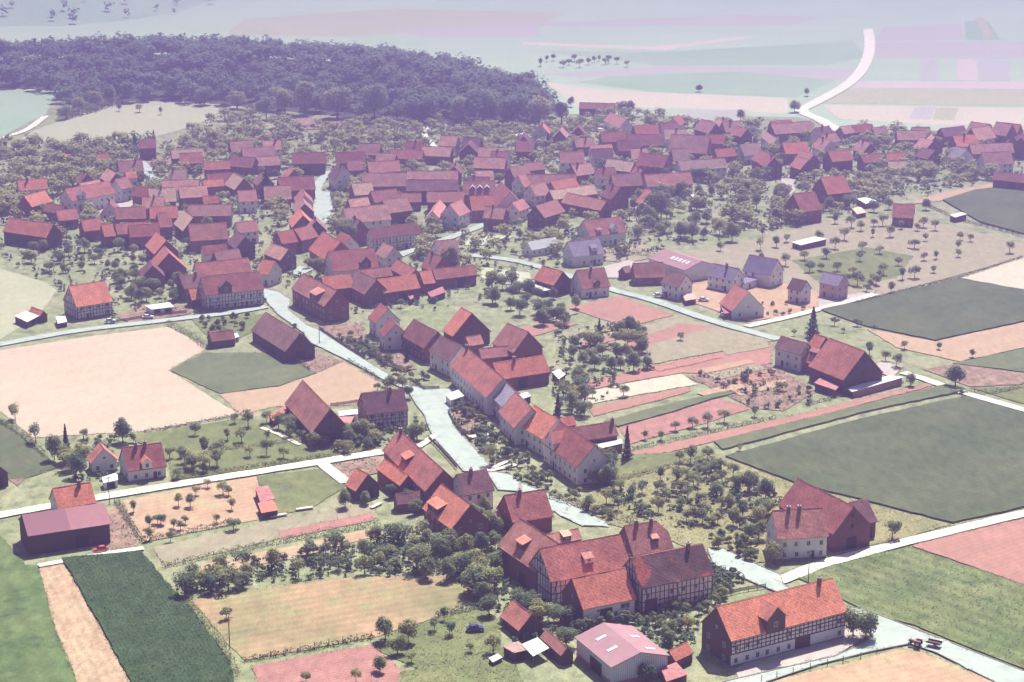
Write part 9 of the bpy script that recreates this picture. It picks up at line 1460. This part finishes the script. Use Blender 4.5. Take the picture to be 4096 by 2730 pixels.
    # timber frame
    if wall == 'timber' and cy < 720:
        zb = tb if tb else .5; levels = [zb, (zb + zt) / 2 if zt - zb < 4 else zb + 2.5, zt - .12]
        if not tb: levels = [.55, 3.0, zt - .12]
        yb = -yw - .05; step = 1.15; nb = int((xb - xa) / step)
        for z in levels: beam(root, xa, z, xb, z, yb, 0, .2)
        for a, b in zip(levels, levels[1:]):
            if b - a > 1.3: beam(root, xa, (a + b) / 2, xb, (a + b) / 2, yb + .01, 0, .12)
            for i in range(nb + 1):
                x = xa + .08 + (xb - xa - .16) * i / nb
                if any(p < x < q for p, q in doors) and a < 3: continue
                beam(root, x, a + .1, x, b - .1, yb + .004, 0, .16)
            for i in (1, nb // 2, nb - 2):
                x = xa + (xb - xa) * i / nb; s = 1 if r.random() < .5 else -1
                beam(root, x - s * step * .5, a + .1, x + s * step * .5, b - .1, yb + .014, 0, .13)
        for s, x in () if 'gw' in o else ((-1, xa - .05), (1, xb + .05)):
            for z in levels + [zt + (hr - zt) * .45]:
                w = yw if z <= zt else (hr - z) / tanp - .3
                beam(root, -w, z, w, z, x, s, .2)
            ng = max(4, int(2 * yw / 1.3))
            for i in range(ng + 1):
                y = -yw + .1 + (2 * yw - .2) * i / ng
                beam(root, y, levels[0], y, min(roof_z(y) - .35, zt + (hr - zt) * .8), x + s * .004, s, .16)
    elif wall == 'timber':
        g = Geo()
        for z in (.6, 3.0, zt - .15): g.box(xa, xb, -yw - .05, -yw + .05, z - .1, z + .1)
        nb = int((xb - xa) / 1.4)
        for i in range(nb + 1):
            x = xa + (xb - xa) * i / nb; g.box(x - .09, x + .09, -yw - .056, -yw + .05, .7, zt - .25)
        obj('timber_frame', g.mesh('timber_frame', [MATS['beam']]), root)
    return root

for b in BUILDINGS: build_house(*b)

def build_shed(name, label, Q, z, roof, wall, o):
    cx = sum(p[0] for p in Q) / 4; cy = sum(p[1] for p in Q) / 4
    q = [(p[0] - cx, p[1] - cy) for p in Q]
    if sum(a[0] * b[1] - b[0] * a[1] for a, b in zip(q, q[1:] + q[:1])) < 0: q = q[::-1]
    root = obj(name, None, None, (cx, cy, 0)); tag(root, label, name if name in ('garage', 'canopy', 'hutch', 'hut') else 'shed', 'sheds and garages')
    span = max(p[1] for p in q) - min(p[1] for p in q) or 1; tilt = min(.5, span * .06)
    def zz(p): return z + tilt * (p[1] / span)
    g = Geo(); g.slab([(p[0], p[1], zz(p)) for p in q], .12); obj('roof', g.mesh('roof', [MATS[roof]]), root)
    inn = [(p[0] * .93, p[1] * .93) for p in q]; g = Geo()
    if name == 'canopy':
        for p in inn: g.box(p[0] - .08, p[0] + .08, p[1] - .08, p[1] + .08, 0, zz(p) - .12)
        a, b = inn[2], inn[3]
        obj('post_frame', g.mesh('post_frame', [MATS['post']]), root); g = Geo()
        k = max(range(4), key=lambda i: inn[i][1] + inn[(i + 1) % 4][1]); a, b = inn[k], inn[(k + 1) % 4]
        g.face([(a[0], a[1], 0), (b[0], b[1], 0), (b[0], b[1], zz(b) - .13), (a[0], a[1], zz(a) - .13)]); obj('wall', g.mesh('wall', [MATS[wall]]), root)
        return
    for i in range(4):
        a, b = inn[i], inn[(i + 1) % 4]; g.face([(a[0], a[1], 0), (b[0], b[1], 0), (b[0], b[1], zz(b) - .11), (a[0], a[1], zz(a) - .11)])
    obj('wall', g.mesh('wall', [MATS[wall]]), root)
    k = min(range(4), key=lambda i: inn[i][1] + inn[(i + 1) % 4][1]); a, b = inn[k], inn[(k + 1) % 4]
    L = math.hypot(b[0] - a[0], b[1] - a[1]); rz = math.atan2(b[1] - a[1], b[0] - a[0]); n = o.get('gar', 1)
    for i in range(n):
        t = (i + .5) / n; w = min(2.3, L / n * .7)
        obj('door', DARKDOOR, root, (a[0] + (b[0] - a[0]) * t, a[1] + (b[1] - a[1]) * t, 0), rz, (w if name in ('garage', 'shed') else .8 * min(1, w), 1, min(2.0, z * .8)))
for b in SHEDS: build_shed(*b)

# ------------------------------------------------------------------ cars, tractor, fences, poles, planks
def loft(g, secs, m=0):
    k = len(g.v); n = len(secs[0])
    for s in secs: g.v += [tuple(p) for p in s]
    for i in range(len(secs) - 1):
        for j in range(n):
            a = k + i * n + j; b = k + i * n + (j + 1) % n; g.f.append((a, b, b + n, a + n)); g.m.append(m)
    g.f.append(tuple(k + j for j in range(n))[::-1]); g.m.append(m); g.f.append(tuple(k + (len(secs) - 1) * n + j for j in range(n))); g.m.append(m)
def wheel_mesh():
    g = Geo(); g.tube((0, -.09, 0), (0, .09, 0), .31, .31, 14); h = Geo(); h.tube((0, -.1, 0), (0, .1, 0), .17, .17, 10)
    return g.mesh('tyre', [MATS['tyre']]), h.mesh('rim', [MATS['rim']])
TYRE, RIM = wheel_mesh()
def car_meshes(paint):
    body = Geo()
    st = [(-2.0, .42, .62, .62), (-1.9, .34, .80, .74), (-1.2, .30, .88, .78), (0, .28, .90, .79), (1.0, .30, .86, .79), (1.75, .34, .78, .74), (1.98, .42, .60, .64)]
    loft(body, [[(x, -w, lo), (x, -w, (lo + hi) / 2 + .08), (x, -w * .9, hi), (x, w * .9, hi), (x, w, (lo + hi) / 2 + .08), (x, w, lo)] for x, lo, hi, w in st])
    cab = Geo(); st = [(-1.45, .86, .86, .70), (-1.0, .85, 1.34, .58), (.15, .85, 1.38, .58), (.85, .85, .90, .70)]
    loft(cab, [[(x, -.70, lo), (x, -w, hi), (x, w, hi), (x, .70, lo)] for x, lo, hi, w in st])
    glass = Geo()
    for s in (-1, 1):
        glass.face([(-1.2, s * .70, .93), (-.42, s * .70, .93), (-.42, s * .62, 1.28), (-.95, s * .62, 1.28)][::s]); glass.face([(-.34, s * .70, .93), (.6, s * .70, .93), (.2, s * .62, 1.28), (-.34, s * .62, 1.28)][::s])
    glass.face([(.90, -.58, .92), (.90, .58, .92), (.24, .5, 1.36), (.24, -.5, 1.36)]); glass.face([(-1.5, .58, .92), (-1.5, -.58, .92), (-1.08, -.5, 1.33), (-1.08, .5, 1.33)])
    bump = Geo(); bump.box(-2.06, -1.98, -.72, .72, .38, .5); bump.box(1.98, 2.06, -.72, .72, .38, .5)
    lamp = Geo(); lamp.tube((1.86, 0, 0), (1.99, 0, 0), .11, .10, 8)
    return body.mesh('body', [MATS[paint]], False), cab.mesh('cabin', [MATS[paint]]), glass.mesh('window_glass', [MATS['pane']]), bump.mesh('bumper', [MATS['rim']]), lamp.mesh('headlight', [MATS['lamp']])
CARS = {}
def car(paint, label, x, y, rz):
    if paint not in CARS: CARS[paint] = car_meshes(paint)
    body, cab, glass, bump, lamp = CARS[paint]
    root = obj('parked_car', None, None, (x, y, .36), rz); tag(root, label, 'car', 'parked cars')
    obj('body', body, root); obj('cabin', cab, root); obj('window_glass', glass, root); obj('bumper', bump, root)
    for s in (-1, 1): obj('headlight', lamp, root, (0, s * .55, .66))
    for wx in (-1.25, 1.25):
        for s in (-1, 1):
            t = obj('wheel', TYRE, root, (wx, s * .72, .31)); obj('rim', RIM, t)
for c in CAR_SPOTS: car(*c)

def tractor(x, y, rz):
    root = obj('tractor', None, None, (x, y, .38), rz); tag(root, 'old rose-red tractor standing on the road in front of a trailer', 'tractor')
    g = Geo(); g.box(.1, 1.7, -.3, .3, .75, 1.25); g.box(1.7, 1.75, -.26, .26, .78, 1.2); obj('bonnet', g.mesh('bonnet', [MATS['paint_rose']]), root)
    g = Geo(); g.box(-.9, .1, -.25, .25, .55, .85); g.box(.1, 1.5, -.15, .15, .5, .76); obj('chassis', g.mesh('chassis', [MATS['tyre']]), root)
    g = Geo(); g.box(-.75, -.3, -.25, .25, .95, 1.05); g.box(-.8, -.72, -.25, .25, 1.0, 1.35); obj('seat', g.mesh('seat', [MATS['door']]), root)
    g = Geo(); g.tube((.05, 0, 1.1), (-.15, 0, 1.45), .02, .02, 5); g.tube((-.16, 0, 1.44), (-.15, 0, 1.47), .2, .2, 10); obj('steering_wheel', g.mesh('steering_wheel', [MATS['tyre']]), root)
    g = Geo(); g.tube((1.2, .1, 1.2), (1.2, .1, 1.9), .04, .04, 6); obj('exhaust_pipe', g.mesh('exhaust_pipe', [MATS['tyre']]), root)
    for s in (-1, 1):
        w = obj('wheel', TYRE, root, (-.5, s * .72, .68), 0, (2.2, 1.8, 2.2)); obj('rim', RIM, w)
        w = obj('wheel', TYRE, root, (1.35, s * .6, .36), 0, (1.15, 1, 1.15)); obj('rim', RIM, w)
        g = Geo(); g.box(-1.2, .15, s * .72 - .22, s * .72 + .22, 1.36, 1.42); g.box(.1, .3, s * .72 - .22, s * .72 + .22, 1.05, 1.38); obj('mudguard', g.mesh('mudguard', [MATS['paint_rose']]), root)
def trailer(x, y, rz):
    root = obj('trailer', None, None, (x, y, .38), rz); tag(root, 'small brown flat trailer on the road behind the tractor', 'trailer')
    g = Geo(); g.box(-1.6, 1.6, -.8, .8, .7, .8)
    for s in (-1, 1): g.box(-1.6, 1.6, s * .8 - .03, s * .8 + .03, .8, 1.15)
    obj('bed', g.mesh('bed', [MATS['door']]), root)
    g = Geo(); g.box(1.6, 2.6, -.05, .05, .55, .63); obj('drawbar', g.mesh('drawbar', [MATS['tyre']]), root)
    for s in (-1, 1):
        w = obj('wheel', TYRE, root, (-.3, s * .7, .36), 0, (1.15, 1, 1.15)); obj('rim', RIM, w)
tractor(*TRACTOR); trailer(*TRAILER)

pg = Geo(); pg.box(-.06, .06, -.06, .06, -.2, 1.35); POST = pg.mesh('post', [MATS['post']])
pn = Geo(); pn.box(-.5, .5, -.02, .02, .25, .35); pn.box(-.5, .5, -.02, .02, .8, .9)
for k in range(11): pn.box(-.47 + k * .094 - .03, -.47 + k * .094 + .03, -.045, -.02, .1, 1.05)
PANEL = pn.mesh('fence_panel', [MATS['post']])
for label, P in FENCES:
    root = obj('pasture_fence', None, None, (0, 0, 0)); tag(root, label, 'fence', 'pasture fences')
    fr = random.Random(len(P))
    for x, y in P:
        p = obj('post', POST, root, (x, y, .25), fr.uniform(0, 1)); p.rotation_euler[0] = fr.uniform(-.06, .06)
    for z in (.75, 1.2):
        g = Geo()
        for a, b in zip(P, P[1:]): g.tube((a[0], a[1], z + .2), (b[0], b[1], z + .2), .012, .012, 3, 0, False)
        obj('wire', g.mesh('wire', [MATS['post']]), root)
for label, P in GARDEN_FENCES:
    root = obj('garden_fence', None, None, (0, 0, 0)); tag(root, label, 'fence', 'dark garden fences')
    for (x0, y0), (x1, y1) in zip(P, P[1:]):
        d = math.hypot(x1 - x0, y1 - y0); n = max(1, round(d / 2.4)); a = math.atan2(y1 - y0, x1 - x0)
        for i in range(n):
            t = (i + .5) / n; obj('fence_panel', PANEL, root, (x0 + (x1 - x0) * t, y0 + (y1 - y0) * t, .2), a, (d / n, 1, 1))
            t = i / n; obj('post', POST, root, (x0 + (x1 - x0) * t, y0 + (y1 - y0) * t, .1), a)
ug = Geo(); ug.tube((0, 0, -.3), (0, 0, 8.0), .13, .09, 8); UPOLE = ug.mesh('pole', [MATS['post']])
ug = Geo(); ug.box(-.9, .9, -.06, .06, 7.35, 7.47); UARM = ug.mesh('crossarm', [MATS['post']])
ug = Geo(); ug.tube((0, 0, 7.47), (0, 0, 7.68), .06, .05, 6); UINS = ug.mesh('insulator', [MATS['porcelain']])
for label, x, y, rz in POLES:
    root = obj('utility_pole', None, None, (x, y, 0), rz); tag(root, label, 'pole', 'utility poles')
    obj('pole', UPOLE, root); obj('crossarm', UARM, root)
    for k in (-.8, -.3, .3, .8): obj('insulator', UINS, root, (k, 0, 0))
plg = Geo(); plg.box(-2.2, 2.2, -.12, .12, 0, .06); PLANK = plg.mesh('plank', [MATS['plank']])
for label, x, y, rz in PLANK_STACKS:
    root = obj('plank_stack', None, None, (x, y, .3), rz); tag(root, label, 'planks', 'stacks of pale planks'); pr = random.Random(int(x * 7))
    for i in range(5):
        for j in range(4): obj('plank', PLANK, root, (pr.uniform(-.2, .2), (j - 1.5) * .27, i * .065), pr.uniform(-.03, .03))

# ------------------------------------------------------------------ haze: even pale air round everything
hz = bpy.data.materials.new('haze'); hz.use_nodes = True; ht = hz.node_tree
for nd in list(ht.nodes): ht.nodes.remove(nd)
ho = ht.nodes.new('ShaderNodeOutputMaterial'); pv = ht.nodes.new('ShaderNodeVolumePrincipled')
pv.inputs['Density'].default_value = HAZE_DENSITY; pv.inputs['Color'].default_value = HAZE_COLOR + (1.0,)
pv.inputs['Anisotropy'].default_value = 0.74
ht.links.new(pv.outputs[0], ho.inputs['Volume'])
g = Geo(); g.box(-6500, 6500, -1100, 9500, -1.8, 196)
tag(obj('haze', g.mesh('haze', [hz])), kind='stuff')
